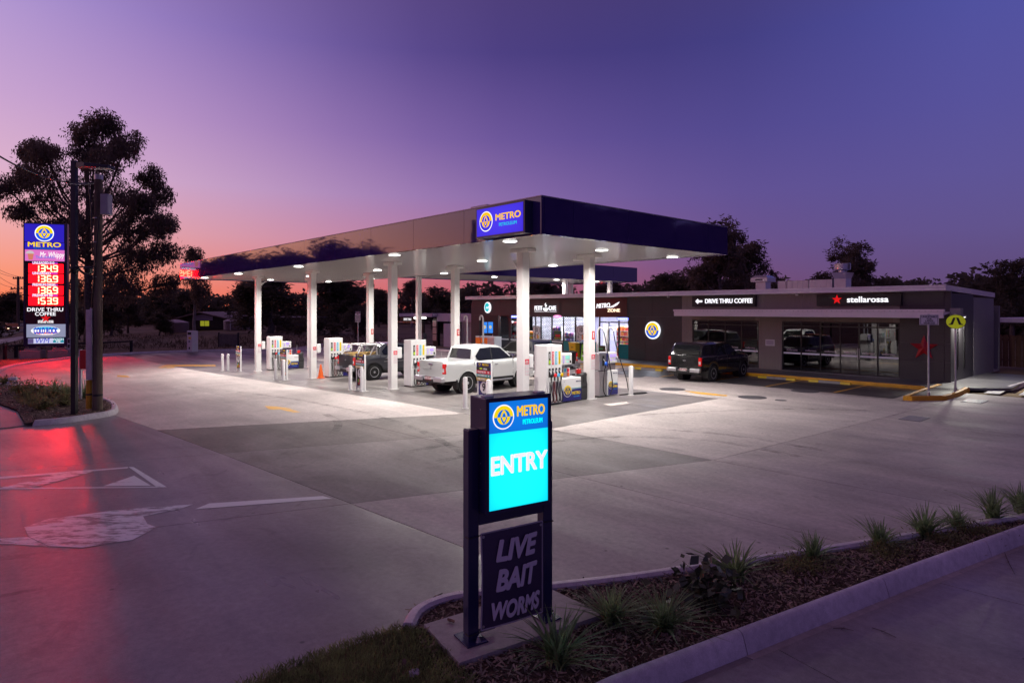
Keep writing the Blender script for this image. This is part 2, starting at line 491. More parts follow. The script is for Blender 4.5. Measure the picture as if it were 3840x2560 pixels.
def see_light(m, k=.45):
    """leaves let some light through"""
    nt = m.node_tree; p = nt.nodes['Principled BSDF']; out = nt.nodes['Material Output']
    t = nt.nodes.new('ShaderNodeBsdfTranslucent'); mx = nt.nodes.new('ShaderNodeMixShader'); mx.inputs[0].default_value = k
    src = p.inputs['Base Color'].links[0].from_socket if p.inputs['Base Color'].links else None
    if src:
        br = nt.nodes.new('ShaderNodeVectorMath'); br.operation = 'SCALE'; br.inputs['Scale'].default_value = 2.0
        nt.links.new(src, br.inputs[0]); nt.links.new(br.outputs[0], t.inputs[0])
    else: t.inputs[0].default_value = p.inputs['Base Color'].default_value
    nt.links.new(p.outputs[0], mx.inputs[1]); nt.links.new(t.outputs[0], mx.inputs[2]); nt.links.new(mx.outputs[0], out.inputs[0])
for m_ in (M_leaf, M_leaf2, M_leaf3, M_blade, M_turf): see_light(m_)
M_timber = mat('weathered_pole_timber', (.14, .105, .075), .9, var=.4, vscale=6, bump=.5, bscale=30, stretch=(1, 1, .12))
M_fence = mat('fence_timber', (.13, .07, .04), .85, var=.35, vscale=2.5, stretch=(1, 1, .2))
M_white = mat('white_powdercoat', (.74, .73, .72), .35, var=.03, vscale=1.5)
M_whitewarm = mat('white_column_paint', (.76, .74, .72), .42, var=.05, vscale=1.2)
M_offwhite = mat('offwhite_plastic', (.66, .65, .64), .4)
M_black = mat('black_powdercoat', (.012, .012, .014), .38, var=.3, vscale=8)
M_blackp = mat('black_plastic', (.015, .015, .016), .5)
M_rubber = mat('tyre_rubber', (.018, .018, .018), .85, bump=.2)
M_hose = mat('black_hose', (.012, .012, .013), .35)
M_redhose = mat('dark_red_hose', (.16, .012, .012), .4)
M_chrome = mat('chrome', (.75, .75, .78), .12, 1.0)
M_steel = mat('galvanised_steel', (.50, .51, .53), .42, .8, var=.15, vscale=5)
M_alum = mat('brushed_aluminium', (.55, .55, .58), .3, .9, var=.08, vscale=3)
M_navy = mat('navy_sign_steel', (.016, .016, .07), .3, var=.1, coat=.4)
M_navyf = mat('navy_fascia_panel', (.040, .022, .15), .05, .0, .7, coat=1.0)
M_navyf.node_tree.nodes['Principled BSDF'].inputs['Coat IOR'].default_value = 1.34
M_navyf.node_tree.nodes['Principled BSDF'].inputs['Coat Roughness'].default_value = .02
M_navy2 = mat('navy_pump_panel', (.022, .018, .16), .3)
M_red = mat('red_paint', (.55, .015, .015), .4)
M_redsign = mat('red_sticker', (.70, .03, .06), .5)
M_pinksign = mat('pale_sticker', (.72, .55, .58), .5)
M_cyan = mat('cyan_sticker', (.05, .48, .68), .45)
M_yel = mat('yellow_sticker', (.72, .62, .01), .45)
M_teal = mat('teal_panel', (.0, .26, .28), .45)
M_tealdark = mat('teal_lettering', (.0, .13, .15), .5)
M_cone = mat('orange_cone', (.75, .12, .015), .5)
M_green = mat('lime_green', (.20, .50, .03), .5)
M_ybin = mat('yellow_bin_plastic', (.72, .42, .01), .42)
M_wallblk = mat('black_wall_panel', (.040, .036, .042), .5, var=.15, vscale=1.3)
M_tile = mat('charcoal_wall_tile', (.05, .046, .05), .42, var=.15, vscale=1.5)
M_clad = mat('grey_cladding', (.28, .245, .215), .6, var=.06, vscale=1.0)
M_side = mat('grey_side_wall', (.24, .225, .235), .55, var=.06, vscale=.8)
M_roofw = mat('pale_roof_metal', (.84, .76, .80), .4, .0, var=.05, vscale=.7)
M_frame = mat('dark_window_frame', (.012, .012, .014), .35)
M_ceil = mat('canopy_ceiling_sheet', (.76, .75, .73), .13, .0, .6)
M_dark = mat('dark_interior', (.018, .017, .018), .7)
M_bronze = mat('bronze_car_paint', (.020, .018, .018), .3)
def carpaint(name, c, r=.28):
    return mat(name, c, r, .0, .5, coat=1.0)
M_cwhite = carpaint('white_car_paint', (.70, .72, .70))
M_cblack = carpaint('black_car_paint', (.006, .006, .007), .2)
M_cgrey = carpaint('graphite_car_paint', (.045, .045, .05), .28)
M_cold = carpaint('faded_navy_car_paint', (.030, .030, .042), .45)
M_cglass = mat('tinted_car_glass', (.012, .013, .014), .03, 0, .8)
M_tail = mat('red_lamp_lens', (.55, .008, .008), .15, 0, .6, emit=.12, ecol=(1, .02, .02))
M_clear = mat('clear_lamp_lens', (.62, .62, .64), .1, .3)
M_maroon = mat('maroon_plate', (.30, .03, .04), .5)
G_shop = glass('shop_glass', (.9, .92, .94), .0, .0, .92)
G_cafe = glass('cafe_glass', (.55, .56, .58), .07, .0, .6)
def E_(n, c, s): return glow(n, srgb(*c), s)
L_white = E_('glow_white', (255, 250, 240), 5.0)
L_lens = E_('canopy_lamp_lens', (255, 252, 246), 9.0)
L_blue = E_('glow_sign_blue', (66, 52, 228), 1.0)
L_entryblue = E_('glow_entry_blue', (10, 110, 222), 1.0)
L_cyan = E_('glow_cyan', (0, 246, 250), 1.15)
L_yel = E_('glow_yellow', (255, 214, 10), 1.1)
L_yelo = E_('glow_amber_yellow', (255, 196, 20), 1.1)
L_cy2 = E_('glow_pale_cyan', (40, 190, 235), 1.0)
L_w1 = E_('glow_sign_white', (252, 246, 250), 1.1)
L_w2 = E_('glow_bright_white', (250, 248, 255), 1.3)
L_red = glow('glow_led_red', (1.0, .003, .009), 3.0)
L_reddeep = glow('glow_led_board', (.55, .0, .006), .55)
L_dig = glow('glow_led_digit', (1.0, .0065, .0034), 300.0)
L_lilac = E_('glow_lilac_strip', (165, 60, 200), .9)
L_pylonblue = E_('glow_pylon_blue', (48, 34, 190), 1.0)
L_pink = E_('glow_pink', (232, 120, 206), .95)
L_grey = E_('glow_grey_panel', (150, 152, 182), .9)
L_blueline = E_('glow_blue_strip', (110, 120, 255), 4.0)
L_star = glow('glow_red_star', (.95, .015, .02), .75)
L_posterblue = E_('glow_poster_blue', (60, 140, 245), 1.0)
L_lcd = E_('glow_pump_lcd', (200, 170, 245), 1.1)
L_lcdg = E_('glow_pump_lcd_green', (160, 240, 220), 1.0)
L_shop = E_('glow_shop_ceiling', (245, 240, 255), 2.5)
L_wind = E_('glow_house_window', (150, 150, 40), .8)
L_head = E_('glow_headlamp', (255, 235, 200), 6.0)
L_tailg = glow('glow_tail_lamp', (1, .03, .02), 3.0)
def lightbox(name, c, edge, s=1.0):
    """backlit sheet whose tubes leave the rim a little dimmer"""
    m = bpy.data.materials.new(name); m.use_nodes = True
    nt = m.node_tree; N = nt.nodes; L = nt.links; N.clear()
    tcx = N.new('ShaderNodeTexCoord'); sp = N.new('ShaderNodeSeparateXYZ'); L.new(tcx.outputs['Generated'], sp.inputs[0])
    def M(op, a, b):
        q = N.new('ShaderNodeMath'); q.operation = op
        for i, x in enumerate((a, b)):
            if isinstance(x, (int, float)): q.inputs[i].default_value = x
            else: L.new(x, q.inputs[i])
        return q.outputs[0]
    def rim(o): return M('MINIMUM', o, M('SUBTRACT', 1.0, o))
    e = M('MULTIPLY', M('POWER', M('MULTIPLY', rim(sp.outputs[0]), 2.0), .16), M('POWER', M('MULTIPLY', rim(sp.outputs[2]), 2.0), .12))
    mx = N.new('ShaderNodeMix'); mx.data_type = 'RGBA'; L.new(e, mx.inputs[0]); mx.inputs[6].default_value = tuple(edge[:3]) + (1,); mx.inputs[7].default_value = tuple(c[:3]) + (1,)
    em = N.new('ShaderNodeEmission'); em.inputs[1].default_value = s; L.new(mx.outputs[2], em.inputs[0])
    o_ = N.new('ShaderNodeOutputMaterial'); L.new(em.outputs[0], o_.inputs[0])
    MATS[name] = m
    return m
B_entry = lightbox('glow_entry_cyan', (.01, 1.0, 1.0), (.0, .40, .75), 1.25)
B_entryblue = lightbox('glow_entry_header', (.006, .19, .78), (.004, .10, .50), 1.05)
B_sign = lightbox('glow_canopy_sign', (.075, .045, .85), (.045, .02, .55), 1.05)
W_txt = mat('white_lettering', (.78, .76, .76), .5)
K_txt = mat('black_lettering', (.02, .02, .02), .5)
G_txt = mat('grey_lettering', (.74, .66, .70), .6)
Y_txt = mat('yellow_lettering', (.82, .60, .02), .45)
B_txt = mat('blue_lettering', (.03, .25, .62), .45)
D_txt = mat('dark_blue_lettering', (.02, .02, .10), .5)
# ------------------------------------------------------------------ ground sheet
def axis(lo, hi, c0, c1, step):
    v = list(np.arange(c0, c1 + .01, step))
    s = step
    while v[0] > lo: s *= 1.5; v.insert(0, max(lo, v[0] - s))
    s = step
    while v[-1] < hi: s *= 1.5; v.append(min(hi, v[-1] + s))
    return v
gx = axis(-2500, 2500, -64, 44, 1.5); gy = axis(-900, 3000, -12, 78, 1.5)
mb = MB()
mb.grid([[(x, y, G(x, y) - .07) for x in gx] for y in gy])
structure(mb.build('ground', M_grassg, recalc=False, smooth=180))

# ------------------------------------------------------------------ flat polygons laid on the falling ground
def clip(poly, p, q, keep):          # half-plane; keep = +1 left of p->q
    ex, ey = q[0] - p[0], q[1] - p[1]; L_ = math.hypot(ex, ey)
    s = lambda r: keep * ((r[1] - p[1]) * ex - (r[0] - p[0]) * ey) / L_
    out = []
    for i in range(len(poly)):
        A, B = poly[i], poly[(i + 1) % len(poly)]
        sa, sb = s(A), s(B)
        if sa >= 0: out.append(A)
        if (sa >= 0) != (sb >= 0):
            t = sa / (sa - sb); out.append((A[0] + (B[0] - A[0]) * t, A[1] + (B[1] - A[1]) * t))
    return out
def area(p):
    return .5 * sum(p[i][0] * p[(i + 1) % len(p)][1] - p[(i + 1) % len(p)][0] * p[i][1] for i in range(len(p)))
def inset(poly, g):
    if area(poly) < 0: poly = poly[::-1]
    out = list(poly)
    for i in range(len(poly)):
        A, B = poly[i], poly[(i + 1) % len(poly)]
        ex, ey = B[0] - A[0], B[1] - A[1]; l_ = math.hypot(ex, ey)
        if l_ < 1e-6: continue
        ox, oy = -ey / l_ * g, ex / l_ * g
        out = clip(out, (A[0] + ox, A[1] + oy), (B[0] + ox, B[1] + oy), 1)
        if len(out) < 3: return []
    return out
def lay(name, poly, m, dz, skirt=0.0, parent=None, cell=2.0):
    """polygon in x,y draped at G + dz, cut on a grid so that it follows the fall"""
    bm = bmesh.new()
    vs = [bm.verts.new((p[0], p[1], 0)) for p in poly]
    bm.faces.new(vs)
    xs = [p[0] for p in poly]; ys = [p[1] for p in poly]
    if max(min(toab(*p)[0] for p in poly), -99) < 26 and (max(xs) - min(xs) > cell or max(ys) - min(ys) > cell):
        for lo, hi, no in ((min(xs), max(xs), (1, 0, 0)), (min(ys), max(ys), (0, 1, 0))):
            k = math.floor(lo / cell) + 1
            while k * cell < hi:
                bmesh.ops.bisect_plane(bm, geom=bm.verts[:] + bm.edges[:] + bm.faces[:], plane_co=(no[0] * k * cell, no[1] * k * cell, 0), plane_no=no)
                k += 1
    if skirt:
        be = [e for e in bm.edges if e.is_boundary]
        r_ = bmesh.ops.extrude_edge_only(bm, edges=be)
        low = {v for v in r_['geom'] if isinstance(v, bmesh.types.BMVert)}
    else: low = set()
    for v in bm.verts:
        v.co.z = G(v.co.x, v.co.y) + dz - (skirt if v in low else 0)
    bmesh.ops.recalc_face_normals(bm, faces=bm.faces)
    if sum(f.normal.z * f.calc_area() for f in bm.faces) < 0: bmesh.ops.reverse_faces(bm, faces=bm.faces)
    me = bpy.data.meshes.new(name); bm.to_mesh(me); bm.free(); me.materials.append(m)
    return obj(name, me, parent)
def pxy(pts): return [tuple(gp(*p)[:2]) for p in pts]

# forecourt: concrete bays split along the saw cuts seen in the photograph
fc = empty('forecourt')
far_edge = pxy([(0, 1393), (58, 1370), (178, 1355), (384, 1330), (714, 1317), (949, 1311)])
base = [ab(-45, -34), ab(62, -34), ab(62, 24), ab(-22, 24)]
def lnab(a0, b0, a1, b1): return (ab(a0, b0), ab(a1, b1))
pieces = [base]
for i in range(len(far_edge) - 1):                     # grass lies beyond the far kerb
    pieces = [clip(p, far_edge[i], far_edge[i + 1], -1) for p in pieces]
pieces = [clip(p, *lnab(-60, 15.1, 80, 15.1), -1) for p in pieces]
def split(ps, line, cond=lambda a, b: True):
    out = []
    for p in ps:
        c = toab(sum(q[0] for q in p) / len(p), sum(q[1] for q in p) / len(p))
        l_ = clip(p, *line, 1); r_ = clip(p, *line, -1)
        if cond(*c) and len(l_) > 2 and len(r_) > 2 and abs(area(l_)) > .05 and abs(area(r_)) > .05: out += [l_, r_]
        else: out.append(p)
    return out
J1 = lnab(15.4, -10.05, 33.33, -8.8); J2 = lnab(-4.8, -2.45, 34.9, -1.85); JB = lnab(-4.8, 6.75, 27, 6.75)
pieces = split(pieces, J1)
up = lambda a, b: b > -9.4
pieces = split(pieces, J2, up)
pieces = split(pieces, JB, lambda a, b: b > -2)
pieces = split(pieces, lnab(28.4, -11.4, 31.6, -1.8), lambda a, b: b < -2)
pieces = split(pieces, lnab(31.6, -1.8, 32.5, 11.9), lambda a, b: b > -2)
pieces = split(pieces, lnab(19.53, -9.75, 23.15, -2.1), lambda a, b: -9.6 < b < -2.2 and a < 30)
pieces = split(pieces, lnab(23.8, -9.5, 25.83, -4.1), lambda a, b: -9.6 < b < -2.2 and 21 < a < 30)
pieces = split(pieces, lnab(20.2, -5.3, 34.66, -4.95), lambda a, b: -9.6 < b < -2.2 and a > 18)
pieces = split(pieces, lnab(26.75, -3, 26.75, 9), lambda a, b: -2 < b < 6.7 and a < 31)
for aa in (-5.6, 4.3, 11.8, 19.3):
    pieces = split(pieces, lnab(aa, -2, aa, 7), lambda a, b: -2 < b < 6.7 and a < 26.7)
for aa in (-12, -2, 8):
    pieces = split(pieces, lnab(aa, -9, aa, -2), lambda a, b: -9.6 < b < -2.2 and a < 19)
for aa in (-10, 0, 8, 16, 24):
    pieces = split(pieces, lnab(aa, 7, aa, 15), lambda a, b: b > 7 and a < 32)
pieces = split(pieces, lnab(-30, 10.9, 40, 10.9), lambda a, b: b > 7)
for aa in (38.5, 46):
    pieces = split(pieces, lnab(aa, -10, aa, 16), lambda a, b: b > -9 and a > 32)
for aa in (22.0, 11.0, -2):
    pieces = split(pieces, lnab(aa - 2, -20, aa + 2, -9), lambda a, b: b < -10)
pieces = split(pieces, lnab(-30, -20.5, 60, -20.0), lambda a, b: b < -12)
pieces = split(pieces, lnab(4, -15.6, 40, -14.4), lambda a, b: -20 < b < -10)
for p in pieces:
    c = toab(sum(q[0] for q in p) / len(p), sum(q[1] for q in p) / len(p))
    a_, b_ = c
    if b_ < -9.6: m = M_drive
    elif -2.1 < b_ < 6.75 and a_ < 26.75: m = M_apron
    elif b_ > 10.9 and 17 < a_ < 31.5: m = M_mid
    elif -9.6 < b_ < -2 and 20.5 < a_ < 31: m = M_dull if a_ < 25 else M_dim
    elif a_ > 32: m = M_mid
    else: m = M_bright
    q = inset(p, .007)
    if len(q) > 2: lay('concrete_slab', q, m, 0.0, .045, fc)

# parking bays in front of the cafe
bay = [ab(17.6, 11.35), ab(31.0, 11.35), ab(31.0, 15.1), ab(17.6, 15.1)]
structure(lay('parking_bays', bay, M_bay, .006))
def strip(name, pts, m, dz=.010, parent=None):
    return structure(lay(name, pts, m, dz)) if parent is None else lay(name, pts, m, dz, 0, parent)
bl = tag(empty('bay_lines', 'thing'), 'thin pale yellow lines dividing the parking bays before the cafe', 'road marking')
for aa in (20.9, 23.55, 26.2, 28.9):
    lay('bay_line', [ab(aa - .045, 11.5), ab(aa + .045, 11.5), ab(aa + .045, 15.0), ab(aa - .045, 15.0)], M_yellow_mark, .010, 0, bl)

def marking(name, label, polys, m, dz=.004, sc_=.5527, o=(0, 1500)):
    t = tag(empty(name, 'thing'), label, 'road marking')
    for p in polys:
        q = pxy([(o[0] + x * sc_, o[1] + y * sc_) for x, y in p])
        lay('painted_stroke', q, m, dz, 0, t)
    return t
marking('triangle_marking', 'white outlined long triangle painted on the driveway', [
    [(-160, 532), (870, 453), (866, 462), (-160, 548)], [(872, 453), (905, 453), (1133, 590), (1066, 592)],
    [(-160, 596), (1060, 587), (1066, 593), (-160, 607)], [(910, 512), (1025, 580), (700, 583)]], M_white_mark)
marking('triangle_infill', 'scuffed wedge of white paint inside the outlined triangle', [[(-40, 606), (420, 490), (640, 482), (260, 586)]], M_worn_mark, .006)
marking('lane_stripe', 'pale straight stripe ending at the driveway joint', [[(1320, 740), (1420, 700), (2190, 650), (2255, 668)]], M_white_mark)
marking('worn_arrow', 'tyre scuffed broad white arrow on the driveway', [
    [(165, 862), (330, 805), (800, 745), (1030, 725), (1310, 706), (1230, 735), (970, 788), (1000, 838), (1060, 862), (900, 948), (560, 1000), (330, 990), (195, 925)],
    [(-80, 945), (190, 928), (325, 992), (-80, 968)]], M_worn_mark)
marking('forecourt_arrow', 'faded yellow arrow pointing along the lane before the pumps', [
    [(1017, 253), (1080, 255), (1165, 266), (1075, 274), (1040, 271)], [(1100, 271), (1160, 270), (1218, 287), (1180, 290)]], M_yellow_mark, .007, .6803, (300, 1350))
marking('edge_arrow', 'small orange dash painted near the far lane', [[(205, 84), (262, 86), (276, 95), (206, 92)]], M_yellow_mark, .007, .6803, (300, 1350))
marking('lane_line', 'long thin yellow line curving round the far side of the pumps', [
    [(426, 38), (480, 26), (745, 27), (748, 33), (490, 34)], [(430, 40), (520, 37), (520, 43), (440, 44)]], M_yellow_mark, .007, .6803, (300, 1350))
marking('shop_lane_line', 'yellow lane line beside the round manhole covers', [
    [(724, 148), (760, 150), (930, 168), (925, 174), (790, 162)]], M_yellow_mark, .007, .7823, (2000, 1350))
marking('crossing_bars', 'white crossing bars by the corner of the cafe', [
    [(2190, 143), (2268, 147), (2235, 163), (2160, 158)], [(2350, 152), (2430, 156), (2410, 172), (2325, 168)]], M_white_mark, .007, .7823, (2000, 1350))
hz = tag(empty('hatched_crossing', 'thing'), 'yellow hatched walkway painted before the shop doors', 'road marking')
for k in range(9):
    a0 = 8.2 + k * .95
    lay('painted_stroke', [ab(a0, 12.0), ab(a0 + .42, 12.0), ab(a0 + .95, 14.6), ab(a0 + .53, 14.6)], M_yellow_mark, .007, 0, hz)

def rail(pts, off):                      # offset polyline
    out = []
    for i, p in enumerate(pts):
        a_ = pts[max(i - 1, 0)]; b_ = pts[min(i + 1, len(pts) - 1)]
        t = Vector((b_[0] - a_[0], b_[1] - a_[1])).normalized()
        out.append((p[0] - t.y * off, p[1] + t.x * off))
    return out
def resample(pts, step):
    pts = [Vector(p[:2]) for p in pts]; out = [pts[0]]
    for i in range(len(pts) - 1):
        l_ = (pts[i + 1] - pts[i]).length; n_ = max(1, round(l_ / step))
        for k in range(1, n_ + 1): out.append(pts[i].lerp(pts[i + 1], k / n_))
    return [tuple(p) for p in out]
def smoothline(pts, it=2):
    for _ in range(it):
        o_ = [pts[0]]
        for i in range(len(pts) - 1):
            A, B = pts[i], pts[i + 1]
            o_ += [(A[0] * .75 + B[0] * .25, A[1] * .75 + B[1] * .25), (A[0] * .25 + B[0] * .75, A[1] * .25 + B[1] * .75)]
        o_.append(pts[-1]); pts = o_
    return pts
# rubber laid down by turning trucks
def rubber():
    m = bpy.data.materials.new('tyre_rubber_film'); m.use_nodes = True
    nt = m.node_tree; N = nt.nodes; L = nt.links; p = N['Principled BSDF']; p.inputs['Base Color'].default_value = (.03, .027, .028, 1); p.inputs['Roughness'].default_value = .6
    geo = N.new('ShaderNodeNewGeometry'); n_ = N.new('ShaderNodeTexNoise'); n_.inputs['Scale'].default_value = 2.2; n_.inputs['Detail'].default_value = 6; n_.inputs['Roughness'].default_value = .7
    L.new(geo.outputs['Position'], n_.inputs['Vector']); r_ = N.new('ShaderNodeMapRange'); r_.inputs[1].default_value = .42; r_.inputs[2].default_value = .75; r_.inputs[4].default_value = .5; L.new(n_.outputs['Fac'], r_.inputs[0]); L.new(r_.outputs[0], p.inputs['Alpha'])
    return m
M_film = rubber()
for k, (pts, w, lb) in enumerate((([(1220, 1552), (1262, 1572), (1272, 1598), (1246, 1628)], .22, 'curved dark tyre mark before the yellow arrow'), ([(-60, 2100), (140, 2080), (310, 2050), (420, 2030)], .16, 'dark skid streak below the scuffed arrow'),
        ([(-60, 2245), (60, 2225), (160, 2203)], .10, 'short dark skid streak at the lower edge of the driveway'), ([(1500, 1700), (1800, 1640), (2250, 1600), (2700, 1620), (3100, 1690)], .24, 'long faint tyre track sweeping past the nearest pump'),
        ([(1600, 1740), (1900, 1672), (2300, 1632), (2700, 1650), (3000, 1712)], .24, 'second faint tyre track beside the long one'), ([(700, 1450), (1000, 1480), (1300, 1530), (1560, 1600), (1740, 1700)], .22, 'faint tyre track along the lane before the bollards'), ([(2300, 1560), (2600, 1545), (2950, 1530), (3300, 1540)], .22, 'faint tyre track towards the cafe corner'))):
    c = resample(smoothline(pxy(pts)), .4); l_, r_ = rail(c, w / 2), rail(c, -w / 2)
    mb = MB(); mb.grid([[(a_[0], a_[1], G(*a_) + .003), (b_[0], b_[1], G(*b_) + .003)] for a_, b_ in zip(l_, r_)]); o = mb.build('tyre_mark', M_film, recalc=False); tag(o, lb, 'tyre mark')

# ------------------------------------------------------------------ covers and grates set in the slabs
M_lid = mat('cast_iron_cover', (.09, .085, .09), .5, var=.2, vscale=8, bump=.3)
def cover(u, v, r, label):
    p = gp(u, v)
    t = thing('manhole_cover', label, 'manhole cover', p, 0)
    MB().lathe([(r, -.02), (r, .005), (r - .02, .006)], 32).build('rim', M_steel if False else M_lid, t)
    MB().lathe([(r - .04, .0), (r - .04, .010), (r - .06, .012)], 32).build('lid', M_lid, t)
cover(2522, 1459, .52, 'round dark manhole cover nearest the diesel pump hose')
cover(2821, 1489, .50, 'round dark manhole cover closest to the camera, by the yellow lane line')
cover(3019, 1466, .52, 'round dark manhole cover at the edge of the parking bays')
cover(2381, 1411, .5, 'round dark manhole cover behind the white bollard of the diesel pump')
cover(2928, 1500, .2, 'small round cover to one side of the large manhole covers')
def grate(u, v, lx, ly, label):
    p = gp(u, v)
    t = thing('drain_grate', label, 'drain grate', p, TH + R(90))
    MB().box(-lx / 2, lx / 2, -ly / 2, ly / 2, .002, .006).build('pit', M_dark, t)
    for k in range(12):
        x = -lx / 2 + lx * (k + .5) / 12
        MB().box(x - .018, x + .018, -ly / 2, ly / 2, .004, .014).build('bar', M_steel, t)
grate(3430, 1569, 1.0, .55, 'steel drain grate out in the concrete before the cafe corner')
grate(3655, 1504, 1.1, .6, 'steel drain grate beside the yellow nosed kerb island')
structure(lay('pump_apron_patch', pxy([(2260, 1516), (2350, 1506), (2358, 1514), (2290, 1522)]), M_bright, .008))

# ------------------------------------------------------------------ kerbs
def kerb(pts, w, h, m, seg=2.4, parent=None, batter=.04, endfall=(0, 0), name='kerb', curve=True, round_=.03):
    """road side on the polyline, back of kerb w to its left; each cast length is a piece"""
    root = parent or empty(name)
    pts = smoothline(pts) if curve else pts
    pts = resample(pts, .3)
    acc, run, runs = 0, [pts[0]], []
    for i in range(1, len(pts)):
        acc += math.dist(pts[i], pts[i - 1]); run.append(pts[i])
        if acc > seg: runs.append(run); run = [pts[i]]; acc = 0
    if len(run) > 1: runs.append(run)
    prof = [(0, -.05), (0.004, .02), (batter, h - round_), (batter + round_ * .4, h - round_ * .3), (batter + round_, h), (w - round_, h), (w, h - round_), (w, -.05)]
    done = 0
    total = sum(len(r) - 1 for r in runs)
    for r in runs:
        rows = []
        rails = [rail(r, o_) for o_, _ in prof]
        for i in range(len(r)):
            k = (done + i) / max(1, total)
            f = 1.0
            if endfall[0] and k * total * .3 < endfall[0]: f = max(.12, k * total * .3 / endfall[0])
            if endfall[1] and (1 - k) * total * .3 < endfall[1]: f = min(f, max(.12, (1 - k) * total * .3 / endfall[1]))
            rows.append([(rails[j][i][0], rails[j][i][1], G(*r[i]) + (prof[j][1] * (f if prof[j][1] > 0 else 1))) for j in range(len(prof))])
        done += len(r) - 1
        # cast joint: shorten each end a little
        A = [Vector(p) for p in rows[0]]; B = [Vector(p) for p in rows[1]]
        rows[0] = [tuple(a_ + (b_ - a_).normalized() * .006) for a_, b_ in zip(A, B)]
        A = [Vector(p) for p in rows[-1]]; B = [Vector(p) for p in rows[-2]]
        rows[-1] = [tuple(a_ + (b_ - a_).normalized() * .006) for a_, b_ in zip(A, B)]
        mb = MB().grid(rows)
        n_ = len(prof)
        mb.f.append(tuple(range(n_))); mb.f.append(tuple(len(mb.v) - 1 - k for k in range(n_))); mb.m += [0, 0]
        mb.build('kerb_length', m, root, smooth=40)
    return root

# far kerb, past the price board and along the back of the lanes
fk = pxy([(-260, 1475), (-80, 1420), (0, 1393), (58, 1372), (178, 1355), (384, 1331), (714, 1318), (949, 1312), (1300, 1304), (1600, 1300)])
kerb(fk, .32, .14, M_kerb, 3.0, name='far_kerb')

# planted island round the poles
isl = pxy([(121, 1598), (245, 1588), (340, 1573), (420, 1560), (447, 1547), (441, 1521), (400, 1503), (330, 1490), (200, 1470), (0, 1445), (-240, 1418)])
kerb(isl, .20, .16, M_kerb, 2.0, endfall=(.3, 0), name='island_kerb')
bedp = isl[:1] + isl + pxy([(-240, 1470), (0, 1521), (65, 1546), (94, 1597)])
def bedmesh(name, poly, m, dz, bump=.05, cell=.35):
    bm = bmesh.new(); bm.faces.new([bm.verts.new((p[0], p[1], 0)) for p in poly])
    xs = [p[0] for p in poly]; ys = [p[1] for p in poly]
    for lo, hi, no in ((min(xs), max(xs), (1, 0, 0)), (min(ys), max(ys), (0, 1, 0))):
        k = math.floor(lo / cell) + 1
        while k * cell < hi:
            bmesh.ops.bisect_plane(bm, geom=bm.verts[:] + bm.edges[:] + bm.faces[:], plane_co=(no[0] * k * cell, no[1] * k * cell, 0), plane_no=no); k += 1
    rnd = random.Random(3)
    for v in bm.verts:
        v.co.z = G(v.co.x, v.co.y) + dz + (0 if v.is_boundary else rnd.uniform(-.2, 1) * bump)
    bmesh.ops.recalc_face_normals(bm, faces=bm.faces)
    if sum(f.normal.z for f in bm.faces) < 0: bmesh.ops.reverse_faces(bm, faces=bm.faces)
    me = bpy.data.meshes.new(name); bm.to_mesh(me); bm.free(); me.materials.append(m)
    me.polygons.foreach_set('use_smooth', [True] * len(me.polygons))
    return obj(name, me)
ib = rail(smoothline(isl), .1)
bed1 = ib + pxy([(-240, 1470), (0, 1523), (65, 1548), (94, 1599)])
structure(bedmesh('mulch_bed', bed1, M_mulch, .10))
structure(lay('side_path', pxy([(-260, 1640), (92, 1598), (66, 1546), (0, 1520), (-240, 1470)]), M_path, .03, .05))

# near garden bed between the driveway and the exit drive
nk_far = pxy([(1490, 2385), (1530, 2310), (1640, 2262), (1760, 2240), (2058, 2214), (2400, 2173), (2590, 2142), (2848, 2107), (3211, 2054), (3600, 1985), (4100, 1905)])
kerb(nk_far[::-1], .17, .13, M_kerb, 3.4, name='garden_kerb', endfall=(0, .25))
nk_near = pxy([(2050, 2790), (2330, 2650), (2618, 2532), (2890, 2421), (3490, 2177), (3840, 2041), (4150, 1925)])
kerb(nk_near, .17, .19, M_kerb, 2.25, name='exit_kerb', curve=False, round_=.04, batter=.05)
M_m2 = M_mulch
nb = nk_far[1:] + [tuple(p) for p in rail(nk_near, .1)[::-1]] + pxy([(1820, 2700), (1640, 2560), (1560, 2420)])
structure(bedmesh('garden_mulch', nb, M_mulch, .05, .035, .16))
ex = [tuple(p) for p in nk_near] + [ab(40, -1.5), ab(52, -2), ab(52, -30), ab(36, -30)]
ed = empty('exit_drive')
exl = pxy([(2890, 2421)]), pxy([(3330, 2660)]); exl2 = pxy([(3490, 2177)]), pxy([(3840, 2270)])
ps = [inset([nk_near[0], nk_near[-1], (30, 14), (30, -6), (1, -6)], 0.0)]
ps = split(ps, (exl[0][0], exl[1][0])); ps = split(ps, (exl2[0][0], exl2[1][0]))
for p in ps:
    q = inset(p, .007)
    if len(q) > 2: lay('concrete_slab', q, M_exit, .006, .05, ed)
# street verge in the foreground
vg = pxy([(1500, 2372), (1250, 2452), (985, 2556), (780, 2660), (1500, 2800), (1900, 2760), (1760, 2560), (1600, 2400)])
structure(bedmesh('verge', vg, M_grassg, .03, .05, .2))
# street, and a path beside it
rd = [ (-100, 1320), (0, 1264), (100, 1239), (200, 1217), (262, 1203), (262, 1196), (200, 1198), (100, 1206), (0, 1217), (-100, 1235)]
structure(lay('street', pxy(rd) + [], M_road, .0, 0, cell=400))
structure(lay('roadside_path', pxy([(-60, 1290), (0, 1289), (60, 1277), (104, 1264), (104, 1258), (60, 1263), (0, 1272), (-60, 1278)]), M_path, -.02, 0, cell=400))

